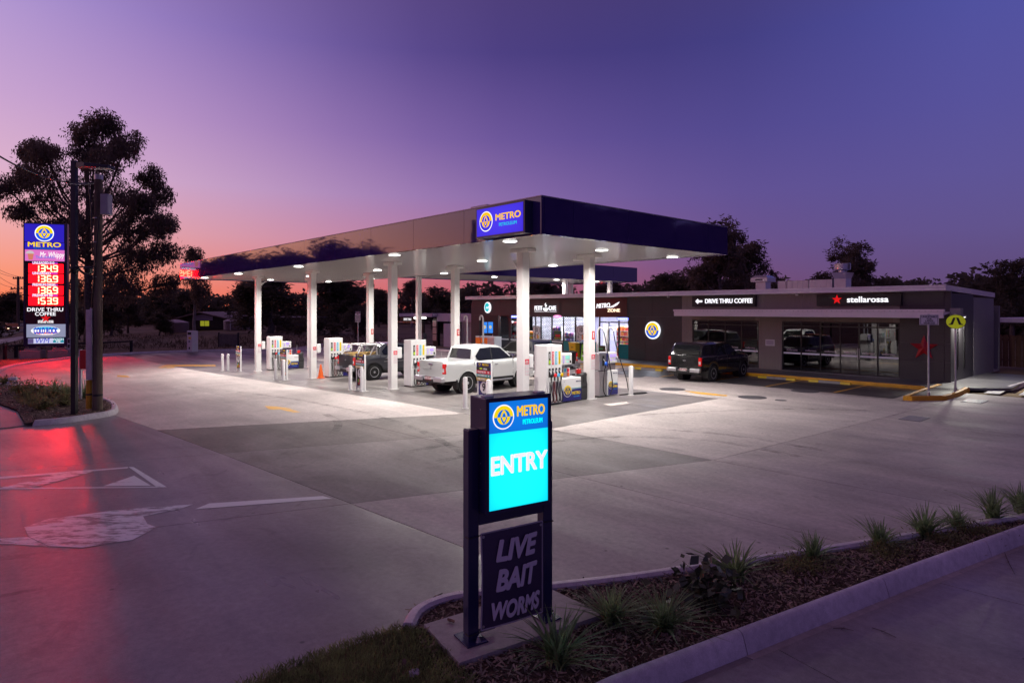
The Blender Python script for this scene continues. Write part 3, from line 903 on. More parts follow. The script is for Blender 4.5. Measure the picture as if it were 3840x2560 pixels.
# shop footpath with its yellow kerb
FB = 17.7; FZ = .12
fp = [ab(-3.0, 15.16), ab(31.2, 15.16), ab(31.2, 18.6), ab(-3, 18.6)]
structure(lay('footpath', fp, M_paver, FZ - .004, .1))
kerb([ab(31.0, 15.0), ab(13.5, 15.0)], -.16, FZ + .004, M_ykerb, 4.2, name='yellow_kerb', curve=False, round_=-.015, batter=-.01)
kerb([ab(13.5, 15.0), ab(-3, 15.0)], -.16, FZ + .004, M_kerb, 4.2, name='shop_kerb', curve=False, round_=-.015, batter=-.01)
isd = pxy([(3517, 1452), (3440, 1478), (3386, 1500), (3420, 1503), (3546, 1501), (3600, 1485), (3636, 1466)])
kerb(isd[::-1], -.15, .14, M_ykerb, 9, name='nose_kerb', curve=False, round_=-.015, batter=-.01)
isf = rail(isd[::-1], -.1)[::-1] + [ab(33.4, 17.2), ab(33.2, 24), ab(31.2, 24), ab(31.2, 16.5)]
structure(lay('corner_path', isf, M_paver, FZ - .002, .1))
kerb([ab(33.3, 17.6), ab(33.6, 24.5), ab(33.0, 26.5)], .15, .14, M_kerb, 4, name='side_kerb', curve=False)
# wheel stops: grey bar with yellow ends
def wheel_stop(u0, v0, u1, v1, label):
    p, q = gp(u0, v0), gp(u1, v1); c = (p + q) / 2
    t = thing('wheel_stop', label, 'wheel stop', c, TH, 'wheel stops along the yellow kerb')
    L_ = 1.75
    prof = [(-.075, 0), (.075, 0), (.055, .10), (-.055, .10)]
    for nm, x0, x1, m in (('yellow_end', -L_ / 2, -L_ / 2 + .42, M_ystop), ('bar', -L_ / 2 + .424, L_ / 2 - .424, M_gstop), ('yellow_end', L_ / 2 - .42, L_ / 2, M_ystop)):
        mb = MB(); mb.add([(x, y, z) for x in (x0, x1) for y, z in prof], [(0, 1, 2, 3), (7, 6, 5, 4)] + [(i, (i + 1) % 4, (i + 1) % 4 + 4, i + 4) for i in range(4)])
        mb.build(nm, m, t, bevel=.012)
wheel_stop(2386, 1386, 2479, 1389, 'wheel stop before the black shop wall, beside the black utility truck')
wheel_stop(2535, 1397, 2610, 1401, 'wheel stop mostly hidden behind the black utility truck')
wheel_stop(2853, 1418, 2973, 1425, 'wheel stop before the narrow grey cladding pier')
wheel_stop(3044, 1432, 3180, 1441, 'wheel stop before the cafe doors, between two bay lines')
wheel_stop(3281, 1448, 3435, 1456, 'wheel stop nearest the yellow nosed kerb island')
# ------------------------------------------------------------------ the round emblem used on the signs
def arcp(r, a0, a1, n=20): return [(r * math.cos(R(a0 + (a1 - a0) * i / n)), r * math.sin(R(a0 + (a1 - a0) * i / n))) for i in range(n + 1)]
def emblem(parent, loc, r, white, yel, blu, rz=0.0, step=.004, name='emblem'):
    """white ring, yellow upper band, blue lower band, swapped inside, with a standing lens in the middle"""
    def plate(poly, k, m, nm):
        o = MB().prism([(x * r, z * r) for x, z in poly], -step * (k + 1), -step * k).build(nm, m, parent)
        o.location = loc; o.rotation_euler = (0, 0, rz)
        return o
    root = MB().prism([(x * r, z * r) for x, z in arcp(1, 0, 360, 40)[:-1]], -step, 0).build(name, white, parent)
    root.location = loc; root.rotation_euler = (0, 0, rz)
    up, dn = arcp(.90, 0, 180), arcp(.90, 180, 360)
    plate(up, 1, yel, 'upper_band'); plate(dn, 1, blu, 'lower_band')
    iu, idn = arcp(.60, 0, 180), arcp(.60, 180, 360)
    plate(iu, 2, blu, 'upper_core'); plate(idn, 2, yel, 'lower_core')
    def lens(s, h):
        p = []
        for i in range(13):
            t = -1 + 2 * i / 12; p.append((s * (1 - t * t) , h * t))
        for i in range(11, 0, -1):
            t = -1 + 2 * i / 12; p.append((-s * (1 - t * t), h * t))
        return p
    def half(p, sgn): return [(x, z) for x, z in p if z * sgn >= -1e-9]
    L0 = lens(.30, .60)
    plate([q for q in sorted(half(L0, 1), key=lambda q: math.atan2(q[1], q[0]))], 3, yel, 'lens')
    plate([q for q in sorted(half(L0, -1), key=lambda q: math.atan2(q[1], q[0]))], 3, blu, 'lens')
    L1 = lens(.17, .38)
    plate([q for q in sorted(half(L1, 1), key=lambda q: math.atan2(q[1], q[0]))], 4, blu, 'pupil')
    plate([q for q in sorted(half(L1, -1), key=lambda q: math.atan2(q[1], q[0]))], 4, yel, 'pupil')
    return root

# ------------------------------------------------------------------ main canopy
HB, HT = 1.6107 * H, 1.9148 * H
CA0, CA1, CB0, CB1 = -1.8317 * H, 8.468 * H, -.8133 * H, 2.1102 * H
COLA = (.5, 7.95, 15.62, 23.62)
cx_, cy_ = ab(0, 0)
cnp = thing('fuel_canopy', 'wide flat canopy with navy fascia on eight white columns over the pumps', 'canopy', (C1[0], C1[1], 0), TH)
FT = .10
seams = [CA0] + [plb(u, 1000, CB0)[0] for u in (700, 760, 880, 956, 1043, 1141, 1256, 1391, 1550, 1740, 1901)] + [CA1]
for i in range(len(seams) - 1):
    MB().box(seams[i] + .006, seams[i + 1] - .006, CB0, CB0 + FT, HB, HT).build('fascia_panel', M_navyf, cnp)
sb = [CB0 + FT + .004] + [pla(u, 900, CA1)[0] for u in (2151, 2358, 2532, 2655)] + [CB1]
for i in range(len(sb) - 1):
    MB().box(CA1 - FT, CA1, sb[i] + .006, sb[i + 1] - .006, HB, HT).build('fascia_panel', M_navyf, cnp)
nb_ = 9
for i in range(nb_):
    x0 = CA0 + (CA1 - FT - CA0) * i / nb_; x1 = CA0 + (CA1 - FT - CA0) * (i + 1) / nb_
    MB().box(x0 + .006, x1 - .006, CB1 - FT, CB1, HB, HT).build('fascia_panel', M_navyf, cnp)
for i in range(3):
    y0 = CB0 + FT + (CB1 - CB0 - 2 * FT) * i / 3; y1 = CB0 + FT + (CB1 - CB0 - 2 * FT) * (i + 1) / 3
    MB().box(CA0, CA0 + FT, y0 + .006, y1 - .006, HB, HT).build('fascia_panel', M_navyf, cnp)
# cappings and roof
M_cap = mat('fascia_capping', (.30, .26, .36), .3, .4)
for x0, x1, y0, y1 in ((CA0 - .02, CA1 + .02, CB0 - .02, CB0 + .14), (CA0 - .02, CA1 + .02, CB1 - .14, CB1 + .02), (CA0 - .02, CA0 + .14, CB0 + .142, CB1 - .142), (CA1 - .14, CA1 + .02, CB0 + .142, CB1 - .142)):
    MB().box(x0, x1, y0, y1, HT + .002, HT + .03).build('capping', M_cap, cnp)
MB().box(CA0 + FT + .01, CA1 - FT - .01, CB0 + FT + .01, CB1 - FT - .01, HT - .25, HT - .2).build('roof', M_roofw, cnp)
# pressed-sheet soffit, ribs running the long way
mb = MB(); rows = []
y = CB0 + FT + .005; ys = []
while y < CB1 - FT - .2:
    ys += [(y, 0), (y + .14, 0), (y + .15, .045), (y + .185, .045), (y + .195, 0)]; y += .2
mb.grid([[(CA0 + FT + .005, q, HB + .035 + z) for q, z in ys], [(CA1 - FT - .005, q, HB + .035 + z) for q, z in ys]])
mb.build('soffit', M_ceil, cnp, recalc=False)
for q in (CB0 + FT + .002, CB1 - FT - .10):
    MB().box(CA0 + FT + .002, CA1 - FT - .002, q, q + .098, HB + .012, HB + .034).build('soffit_trim', M_white, cnp)
# lamps in the soffit
def canopy_lamp(a, b, z, parent, power=260):
    o = MB().lathe([(.23, .012), (.23, -.006), (.21, -.014), (.205, -.014)], 28).build('soffit_lamp', M_white, parent)
    o.location = (a, b, z)
    ln = MB().lathe([(.20, -.015), (.20, -.022), (.13, -.030)], 28).build('lens', L_lens, o)
    l_ = bpy.data.lights.new('lamp', 'AREA'); l_.shape = 'DISK'; l_.size = .36; l_.energy = power; l_.color = (1.0, .945, .89); l_.spread = R(152)
    lo = bpy.data.objects.new('lamp_light', l_); COL.objects.link(lo); lo.parent = o; lo.location = (0, 0, -.045)
for a in (-3.2, 2.75, 10.6, 18.85, 25.1):
    for b in (-1.9, 2.2, 6.45):
        if b > 6 and a > 25.1: continue
        canopy_lamp(a, min(b, CB1 - .45), HB + .03, cnp)
# columns
gc = lambda a, b: G(*ab(a, b))
def column(a, b, i, back):
    z0 = gc(a, b)
    o = MB().box(a - .15, a + .15, b - .15, b + .15, z0 - .03, HB - .06).build('column', M_whitewarm, cnp, bevel=.018)
    MB().box(a - .42, a + .42, b - .2, b + .2, HB - .09, HB + .03).build('head_plate', M_whitewarm, o, bevel=.01)
    MB().box(a - .19, a + .19, b - .19, b + .19, z0 - .02, z0 + .025).build('base_plate', M_whitewarm, o)
    x = a + .152
    # red warning stickers on the face that looks along the lane
    zz = z0 + 1.45
    MB().box(x, x + .004, b - .05, b + .13, zz, zz + .16).build('warning_sticker', M_redsign, o)
    MB().box(x, x + .004, b - .05, b + .13, zz - .36, zz - .01).build('notice_sticker', M_pinksign, o)
    for k in range(3):
        for j in range(2):
            MB().box(x + .004, x + .006, b - .035 + j * .085, b + .035 + j * .085, zz - .115 - k * .11, zz - .035 - k * .11).build('notice_panel', M_offwhite, o)
    text('Stop\nEngine', .05, W_txt, o, (x + .006, b + .04, zz + .08), R(90), bold=.02)
    if back:
        MB().box(x, x + .004, b - .02, b + .12, z0 + 2.15, z0 + 2.45).build('extinguisher_sign', M_red, o)
        MB().box(x + .004, x + .007, b + .03, b + .07, z0 + 2.2, z0 + 2.4).build('extinguisher_symbol', W_txt, o)
        MB().tube([(a - .75, b, HB - .12), (a - .32, b, HB - .13), (a - .22, b, HB - .18), (a - .205, b, HB - .3), (a - .205, b, z0 + .05)], .05, 10).build('downpipe', M_whitewarm, o, smooth=40)
    else:
        MB().box(a - .08, a + .08, b + .20, b + .42, z0 + 1.28, z0 + 1.75).build('towel_dispenser', M_white, o, bevel=.04)
    if i in (0, 3) and not back:
        s = MB().lathe([(.06, 0), (.07, .08), (.15, .26)], 16).box(-.03, .03, -.03, .03, -.2, 0).build('horn_speaker', M_offwhite, o, smooth=60)
        s.location = (a + .1 if i == 0 else a - .35, b + .28, HB - .35); s.rotation_euler = (R(115), 0, R(-40))
for i, a in enumerate(COLA):
    column(a, 0.0, i, False); column(a, 1.0235 * H, i, True)
# lit sign box on the long fascia
SB = CB0 - .30
(x0, zt0), (x1, zt1) = plb(1788, 783, SB), plb(1961, 756, SB)
(_, zb0), (_, zb1) = plb(1788, 891, SB), plb(1961, 869, SB)
z0_, z1_ = (zb0 + zb1) / 2 + .02, (zt0 + zt1) / 2 - .02
sbx = MB().box(x0 - .05, x1 + .05, SB + .012, CB0 - .005, z0_ - .05, z1_ + .05).build('sign_box', M_navy, cnp)
MB().box(x0, x1, SB, SB + .010, z0_, z1_).build('lit_face', B_sign, sbx)
w_, h_ = x1 - x0, z1_ - z0_
emblem(sbx, (x0 + w_ * .215, SB - .002, z0_ + h_ * .52), h_ * .37, L_w1, L_yelo, L_blue)
text('METRO', h_ * .32, L_yelo, sbx, (x0 + w_ * .69, SB - .006, z0_ + h_ * .60), bold=.02, fit=w_ * .53)
text('PETROLEUM', h_ * .16, L_cy2, sbx, (x0 + w_ * .69, SB - .006, z0_ + h_ * .33), bold=.012, fit=w_ * .37)
bx0 = plb(1745, 770, CB0)[0]
MB().box(bx0, bx0 + .75, CB0 + .2, CB0 + .8, HT + .03, HT + .12).build('roof_hatch', M_roofw, cnp)

# ------------------------------------------------------------------ second canopy rising behind the shop front
c2 = thing('rear_canopy', 'smaller navy edged canopy rising above the shop roof behind the main one', 'canopy', (C1[0], C1[1], 0), TH)
A2 = 8.35; B20, B21 = 9.0, 26.6; Z20, Z21 = 5.36, 6.48
n_ = 6
for i in range(n_):
    y0 = B20 + (B21 - B20) * i / n_; y1 = B20 + (B21 - B20) * (i + 1) / n_
    MB().box(A2 - .1, A2, y0 + .006, y1 - .006, Z20, Z21).build('fascia_panel', M_navyf, c2)
for i in range(3):
    x0 = A2 - 6.6 + 6.5 * i / 3; x1 = A2 - 6.6 + 6.5 * (i + 1) / 3
    for yy in (B20, B21 - .1):
        MB().box(x0 + .006, x1 - .006, yy, yy + .1, Z20, Z21).build('fascia_panel', M_navyf, c2)
MB().box(A2 - 6.7, A2 - 6.6, B20, B21, Z20, Z21).build('fascia_panel', M_navyf, c2)
MB().box(A2 - 6.6, A2 - .1, B20 + .1, B21 - .1, Z20 + .04, Z20 + .08).build('soffit', M_ceil, c2)
for (aa, bb, zz) in ((6.6, 20.2, 4.0), (6.6, 25.4, 4.0), (2.4, 20.2, 4.0), (2.4, 25.4, 4.0), (2.6, 10.0, 0)):
    MB().box(aa - .15, aa + .15, bb - .15, bb + .15, zz, Z20 + .04).build('column', M_whitewarm, c2, bevel=.012)
for bb in (13.5, 19.5, 24.0):
    canopy_lamp(6.4, bb, Z20 + .035, c2, 60)

# ------------------------------------------------------------------ fuel dispensers (x runs along the island, face looks to -y)
M_strip = [K_txt, M_redsign, M_cyan, M_yel]
NOZ = [M_blackp, mat('red_nozzle', (.75, .02, .03), .4), mat('blue_nozzle', (.12, .48, .75), .4), mat('yellow_nozzle', (.80, .50, .01), .4)]
def nozzle(parent, x, y, z, m, i):
    o = MB().tube([(x, y - .01, z + .12), (x + .01, y - .05, z + .05), (x + .025, y - .085, z - .02)], [.013, .015, .018], 8).build('nozzle', M_steel, parent, smooth=50)
    MB().prism([(x - .03, z - .03), (x + .05, z + .03), (x + .105, z - .02), (x + .085, z - .09), (x + .02, z - .12), (x - .02, z - .10)], y - .12, y - .065).build('nozzle_guard', m, parent, bevel=.015)
    MB().box(x - .025, x + .03, y - .105, y - .075, z - .22, z - .09).build('nozzle_handle', M_blackp, parent, bevel=.01)
    return o
def pump(px, label, signs=True, hooks=True, washer=True):
    p = gp(*px)
    t = thing('fuel_pump', label, 'fuel pump', p, TH + R(90), 'fuel pumps under the main canopy')
    # tall hose cabinet
    hgt = 2.02
    cab = MB().box(0, .77, 0, .60, .04, hgt).build('hose_cabinet', M_white, t, bevel=.03, seg=3)
    MB().box(.02, .75, .03, .57, 0, .04).build('plinth', M_blackp, cab)
    MB().box(.235, .245, -.006, .004, .06, hgt - .05).build('panel_joint', M_offwhite, cab)
    xs = (.15, .31, .47, .63)
    for i, x in enumerate(xs):
        MB().box(x - .045, x + .045, -.008, .002, 1.36, 1.80).build('grade_strip', M_strip[i], cab)
        if i == 0:
            MB().prism([(x + .036 * math.cos(q), 1.45 + .075 * math.sin(q)) for q in [2 * math.pi * k / 16 for k in range(16)]], -.012, -.008).build('lime_oval', mat('lime_sticker', (.45, .75, .02), .4), cab)
        text(('DIESEL', 'PREMIUM 98', 'UNLEADED E10', 'UNLEADED')[i], .05, W_txt if i < 3 else Y_txt, cab, (x, -.010, 1.66 if i == 0 else 1.58), 0, bold=.015, name='grade_lettering', fit=.18 if i == 0 else .36).rotation_euler = (R(90), R(-90), 0)
        MB().box(x - .045, x + .045, -.006, .003, .94, 1.24).build('nozzle_boot', M_blackp, cab)
        nozzle(cab, x - .02, -.01, 1.05, NOZ[i], i)
        MB().box(x - .065, x - .045, -.05, .0, .10, .80).build('hose_guide', M_white, cab)
        MB().box(x + .045, x + .060, -.05, .0, .10, .80).build('hose_guide', M_offwhite, cab)
        hp = [(x - .02, -.10, .84), (x - .03, -.10, .7), (x + .0, -.11, .45), (x + .055, -.115, .26), (x + .06, -.11, .16), (x + .02, -.09, .09), (x - .02, -.06, .12), (x - .028, -.05, .35), (x - .028, -.04, .78)]
        MB().tube(smoothline3(hp), .016, 7).build('hose', M_redhose if i == 1 else M_hose, cab, smooth=60)
    # electronic head on the end of the cabinet
    hd = MB().box(.775, 1.34, .06, .54, 1.30, 1.70).build('display_head', M_white, t, bevel=.035, seg=3)
    MB().box(.80, 1.31, .052, .062, 1.33, 1.67).build('bezel', M_offwhite, hd)
    MB().box(.99, 1.20, .044, .051, 1.50, 1.63).build('price_screen', L_lcd if px[0] < 1900 else L_lcdg, hd)
    MB().box(1.04, 1.14, .044, .051, 1.39, 1.44).build('volume_screen', L_lcd if px[0] < 1900 else L_lcdg, hd)
    for k in range(4): MB().box(.86, .93, .044, .051, 1.395 + k * .062, 1.43 + k * .062).build('grade_button', L_lcd, hd)
    MB().box(1.20, 1.27, .044, .051, 1.37, 1.45).build('keypad', M_blackp, hd)
    # low hydraulic cabinet with the company band
    lo = MB().box(.79, 1.80, .05, .55, .04, .84).build('pump_cabinet', M_white, t, bevel=.02)
    MB().box(.79, 1.80, .07, .53, 0, .04).build('plinth', M_blackp, lo)
    MB().box(.80, 1.79, .038, .051, .05, .43).build('navy_band', M_navy2, lo)
    MB().box(.80, 1.79, .040, .051, .455, .475).build('teal_line', M_teal, lo)
    emblem(lo, (1.08, .034, .40), .21, W_txt, Y_txt, M_navy2, step=.003)
    text('METRO', .15, Y_txt, lo, (1.52, .034, .30), bold=.02, fit=.42)
    text('PETROLEUM', .07, B_txt, lo, (1.54, .034, .18), bold=.01, fit=.29)
    text('HILL & CO.', .055, D_txt, lo, (1.66, .046, .70), bold=.012)
    text('7', .05, D_txt, lo, (.92, .046, .72), bold=.01)
    if signs:
        sg = MB().box(1.12, 1.46, .28, .30, .84, 1.18).build('safety_card', M_offwhite, t)
        for k in range(4):
            MB().box(1.16 + (k % 2) * .15, 1.27 + (k % 2) * .15, .272, .279, .88 + (k // 2) * .15, 1.0 + (k // 2) * .15).build('pictogram', [M_pinksign, M_cone, M_cyan, M_redsign][k], sg)
    return t
def smoothline3(pts, it=2):
    pts = [Vector(p) for p in pts]
    for _ in range(it):
        o_ = [pts[0]]
        for i in range(len(pts) - 1):
            o_ += [pts[i].lerp(pts[i + 1], .25), pts[i].lerp(pts[i + 1], .75)]
        o_.append(pts[-1]); pts = o_
    return pts
pumps = [pump((1013, 1388), 'fuel pump farthest from the camera, beside the leftmost canopy columns'),
         pump((1234, 1416), 'fuel pump with an orange cone standing at its foot'),
         pump((1542, 1452), 'fuel pump behind the tailgate of the white utility truck'),
         pump((2049, 1521), 'nearest fuel pump, hoses and navy band in full view')]
# windscreen wash cans: big moulded jerry-can shapes with a handle hole
for k, px in enumerate([(1013, 1388), (1234, 1416), (1542, 1452), (2049, 1521)]):
    p = gp(*px)
    t = thing('washer_bin', ['dark moulded washer bin behind the farthest pump', 'dark moulded washer bin of the pump with the cone', 'dark moulded washer bin at the pump behind the white truck', 'dark jerry can shaped washer bin at the nearest pump'][k], 'washer bin', p, TH + R(90), 'washer bins at the pumps')
    out = [(1.83, .0), (2.16, .0), (2.17, .55), (2.13, .68), (2.12, .80), (2.15, .90), (2.12, .97), (2.02, .98), (1.96, .93), (1.83, .93)]
    mb = MB(); mb.prism(out, .07, .53); bo = mb.build('can_body', mat('charcoal_moulding', (.035, .034, .036), .42), t, bevel=.03, seg=3)
    MB().prism([(1.90, .62), (1.98, .60), (1.98, .80), (1.92, .84)], .062, .072).build('handle_hole', M_blackp, bo, bevel=None)
    MB().box(1.86, 2.12, .065, .075, .42, .50).build('moulded_rib', M_dark, bo)
    MB().tube([(1.80, .3, .88), (1.80, .3, 1.42)], .012, 8).build('squeegee_handle', M_steel, bo)
    MB().box(1.82, 1.99, .22, .36, .935, 1.10).build('paper_towel_box', M_red, bo, bevel=.01)
# high-flow diesel dispenser with hose masts
pd_ = gp(2248, 1490)
t = thing('diesel_pump', 'stainless steel diesel pump with two swan neck hose masts', 'fuel pump', pd_, TH + R(90))
lo = MB().box(.02, .46, .02, .50, .04, .95).build('lower_side_panel', M_alum, t, bevel=.01)
MB().box(0, .48, 0, .52, 0, .04).build('plinth', M_blackp, t)
up_ = MB().box(.0, .48, .0, .52, .98, 1.62).build('upper_cabinet', M_alum, t, bevel=.02)
MB().box(.16, .27, -.012, .002, 1.15, 1.52).build('nozzle_boot', M_blackp, up_)
MB().box(.40, .47, -.010, .002, 1.10, 1.60).build('diesel_strip', M_navy2, up_)
nozzle(up_, .21, -.01, 1.28, mat('bright_blue_nozzle', (.02, .12, .62), .4), 0)
hd = MB().box(.49, 1.02, .0, .52, 1.22, 1.62).build('display_head', M_offwhite, t, bevel=.02)
for k in range(2):
    MB().box(.60 + k * .19, .76 + k * .19, -.008, .002, 1.44, 1.56).build('price_screen', L_lcd, hd)
    MB().box(.64 + k * .19, .72 + k * .19, -.008, .002, 1.32, 1.37).build('volume_screen', L_lcd, hd)
text('9', .12, D_txt, hd, (.54, -.006, 1.38)); text('10', .12, D_txt, hd, (.975, -.006, 1.38))
MB().box(.52, .98, .05, .47, .96, 1.22).build('neck', mat('dull_steel', (.28, .24, .25), .35, .7), t)
wb = MB().box(.47, 1.04, -.02, .50, .04, .96).build('front_panel', M_white, t, bevel=.01)
MB().box(.475, 1.035, -.028, -.019, .05, .44).build('navy_band', M_navy2, wb)
MB().box(.475, 1.035, -.027, -.019, .46, .48).build('teal_line', M_teal, wb)
emblem(wb, (.61, -.031, .42), .15, W_txt, Y_txt, M_navy2, step=.003)
text('METRO', .11, Y_txt, wb, (.86, -.031, .34), bold=.02, fit=.28)
text('PETROLEUM', .05, B_txt, wb, (.87, -.031, .25), bold=.01, fit=.2)
text('HILL & CO.', .05, D_txt, wb, (.88, -.024, .84), bold=.01)
for k, x in enumerate((.22, .78)):
    MB().tube(smoothline3([(x, .28, 1.62), (x, .28, 2.35), (x + .02, .26, 2.50), (x + .07, .2, 2.56), (x + .13, .12, 2.5), (x + .15, .10, 2.40)]), .035, 10).build('hose_mast', M_offwhite, t, smooth=50)
    MB().cyl((x, .28, 1.62), (x, .28, 1.95), .048, n=12).build('mast_sleeve', M_steel, t)
MB().tube(smoothline3([(.37, .10, 2.40), (.40, .02, 2.0), (.46, -.06, 1.4), (.56, -.10, .85), (.62, -.12, .45), (.50, -.14, .1), (.30, -.14, .02), (.14, -.10, .12), (.10, -.08, .45), (.14, -.09, .8), (.2, -.08, 1.06)]), .018, 8).build('hose', M_hose, t, smooth=60)
hl_ = [(.93, .10, 2.40), (.98, .06, 2.0), (1.10, .0, 1.5), (1.26, -.10, 1.0), (1.38, -.20, .5), (1.40, -.24, .12), (1.52, -.34, .02), (1.85, -.45, .018), (2.2, -.5, .018), (2.38, -.40, .018), (2.25, -.25, .018), (1.9, -.2, .018), (1.55, -.22, .018), (1.05, -.10, .018)]
MB().tube(smoothline3(hl_), .018, 8).build('hose', M_hose, t, smooth=60)

# ------------------------------------------------------------------ bollards and price stands at the ends of the islands
BW = mat('bollard_paint', (.72, .70, .69), .45, var=.06, vscale=6)
def bollard(x, y, label, r=.075, h=1.02):
    t = thing('bollard', label, 'bollard', (x, y, G(x, y)), 0, 'white bollards by the pumps')
    MB().lathe([(r, -.02), (r, h - .03), (r * .8, h - .005), (r * .3, h + .008)], 24).build('post', BW, t, smooth=50)
    MB().lathe([(r + .035, 0), (r + .035, .012), (r, .014)], 24).build('base_ring', BW, t)
for (u, v, lb) in ((834, 1389, 'outer white bollard of the farthest pair'), (855, 1391, 'inner white bollard of the farthest pair'),
                   (1034, 1421, 'outer white bollard of the second pair, before the pump beside the cone'), (1064, 1425, 'inner white bollard of the second pair, before its price stand'),
                   (1314, 1461, 'outer white bollard of the third pair, near the old dark truck'), (1357, 1467, 'inner white bollard of the third pair, in front of its price stand')):
    p = gp(u, v); bollard(p.x, p.y, lb)
for (a, b, lb) in ((22.3, -1.35, 'white bollard beside the rear wheel of the white truck'), (23.42, -1.30, 'white bollard half hidden by the lit entry sign')):
    bollard(*ab(a, b), lb)
p = gp(2366, 1481); bollard(p.x, p.y, 'lone white bollard next to the diesel pump hose', .085, 1.1)
def price_stand(a, b, label, kind):
    t = site_thing('price_stand', label, 'sign', a, b, group='fuel grade stands at the island ends')
    for s in (-1, 1):
        MB().box(s * .31 - .035, s * .31 + .035, -.04, .04, 0, 1.5).build('leg', M_white, t, bevel=.006)
        MB().box(s * .31 - .06, s * .31 + .06, -.17, .17, 0, .015).build('foot', M_white, t)
    MB().box(-.275, .275, -.02, .02, .14, .19).build('rail', M_white, t)
    bd = MB().box(-.35, .35, -.055, -.042, .93, 1.52).build('grade_board', M_navy2, t)
    y = -.062
    MB().box(-.35, .35, y, -.056, 1.27, 1.38).build('diesel_band', M_blackp, bd)
    MB().box(-.35, .35, y, -.056, 1.155, 1.265).build('premium_band', M_redsign, bd)
    MB().box(-.35, .35, y, -.056, 1.045, 1.15).build('ethanol_band', M_teal, bd)
    MB().box(-.35, .35, y, -.056, .93, 1.04).build('unleaded_band', mat('ochre_band', (.55, .36, .04), .5), bd)
    text('METRO', .10, Y_txt, bd, (.1, y - .002, 1.45), bold=.02, fit=.32)
    emblem(bd, (-.2, -.056, 1.45), .055, W_txt, Y_txt, M_navy2, step=.002)
    text('DIESEL', .07, W_txt, bd, (.09, y - .003, 1.32), bold=.015)
    MB().prism([(-.12 + .075 * math.cos(q), 1.325 + .03 * math.sin(q)) for q in [2 * math.pi * k / 16 for k in range(16)]], y - .004, y).build('lime_oval', MATS['lime_sticker'], bd)
    text('PREMIUM', .085, W_txt, bd, (-.09, y - .003, 1.21), bold=.015, fit=.4); text('98', .085, W_txt, bd, (.25, y - .003, 1.21), bold=.015)
    text('UNLEADED E10', .075, W_txt, bd, (-.07, y - .003, 1.10), bold=.015, fit=.46); text('94', .075, W_txt, bd, (.26, y - .003, 1.10), bold=.015)
    text('UNLEADED', .08, W_txt, bd, (-.1, y - .003, .985), bold=.012, fit=.4); text('91', .08, W_txt, bd, (.25, y - .003, .985), bold=.012)
    po = MB().box(-.27, .27, -.035, -.015, .2, .92).build('poster', M_dark if kind != 3 else M_navy2, t)
    MB().prism([(.19 * math.cos(q), .72 + .19 * math.sin(q)) for q in [2 * math.pi * k / 24 for k in range(24)]], -.042, -.036).build('price_circle', W_txt, po)
    text('9', .34, K_txt, po, (0, -.046, .72), bold=.02)
    rr = random.Random(kind)
    for k in range(6):
        x, z = -.18 + .12 * (k % 4), .25 + .1 * (k // 4)
        MB().box(x, x + .09, -.042, -.036, z, z + .13).build('pack_shot', [M_red, M_green, M_cone, M_yel, M_cyan, M_redsign][rr.randrange(6)], po)
price_stand(-.25, -.85, 'fuel grade stand at the end of the farthest pump island', 0)
price_stand(7.35, -1.22, 'fuel grade stand before the pump with the cone', 1)
price_stand(15.15, -1.22, 'fuel grade stand with a dark poster before the old dark truck', 2)
price_stand(23.0, -1.1, 'fuel grade stand standing before the white truck, above the entry sign', 3)
# cone
p = gp(1203, 1417)
t = thing('traffic_cone', 'orange traffic cone at the foot of a pump', 'cone', p, .3)
MB().box(-.2, .2, -.2, .2, 0, .03).build('base', M_cone, t, bevel=.01)
MB().lathe([(.145, .03), (.04, .66), (.03, .70), (.02, .70)], 20).build('cone', M_cone, t, smooth=60)
MB().lathe([(.105, .27), (.082, .40)], 20).build('band', mat('cone_band', (.62, .12, .03), .4), t, smooth=60)
# ------------------------------------------------------------------ shop and cafe building
shop = thing('shop_building', 'long low flat roofed shop and cafe building in black and grey behind the pumps', 'building', (C1[0], C1[1], 0), TH)
fa = lambda u: plb(u, 1161, FB)[0]
WA, WB, WC = fa(1771), fa(2557), fa(3566)
ZT = 4.02; ZB = 2.78
BK = FB + 9.0
def part(name, m, *boxes, parent=None, bevel=None):
    mb = MB()
    for b_ in boxes: mb.box(*b_)
    return mb.build(name, m, parent or shop, bevel=bevel)
# shell
part('back_wall', M_side, (WA, WC, BK, BK + .2, 0, 3.4)); part('side_wall', M_wallblk, (WA - .15, WA, FB, BK, 0, ZT - .3))
part('floor', mat('shop_floor', (.45, .43, .44), .3), (WA, WC, FB + .02, BK, .05, FZ + .012))
part('party_wall', M_dark, (WB - .1, WB + .05, FB + .15, BK, FZ, 3.3))
part('ceiling', mat('shop_ceiling', (.7, .7, .72), .6), (WA, WB - .1, FB + .15, BK, 3.05, 3.1))
part('cafe_ceiling', M_dark, (WB + .05, WC - .2, FB + .15, BK, 3.1, 3.15))
# black panels over the shop windows
pa = [WA] + [fa(u) for u in (1872, 1990, 2105, 2236, 2345, 2445)] + [WB]
for i in range(len(pa) - 1):
    part('wall_panel', M_wallblk, (pa[i] + .004, pa[i + 1] - .004, FB, FB + .15, ZB, ZT))
lowp = [fa(2357), fa(2420), fa(2490), WB]
for i in range(3):
    part('wall_panel', M_wallblk, (lowp[i] + .004, lowp[i + 1] - .004, FB, FB + .15, FZ, ZB - .006))
part('wall_panel', M_wallblk, (WA, fa(1800), FB, FB + .15, FZ, ZB - .006))
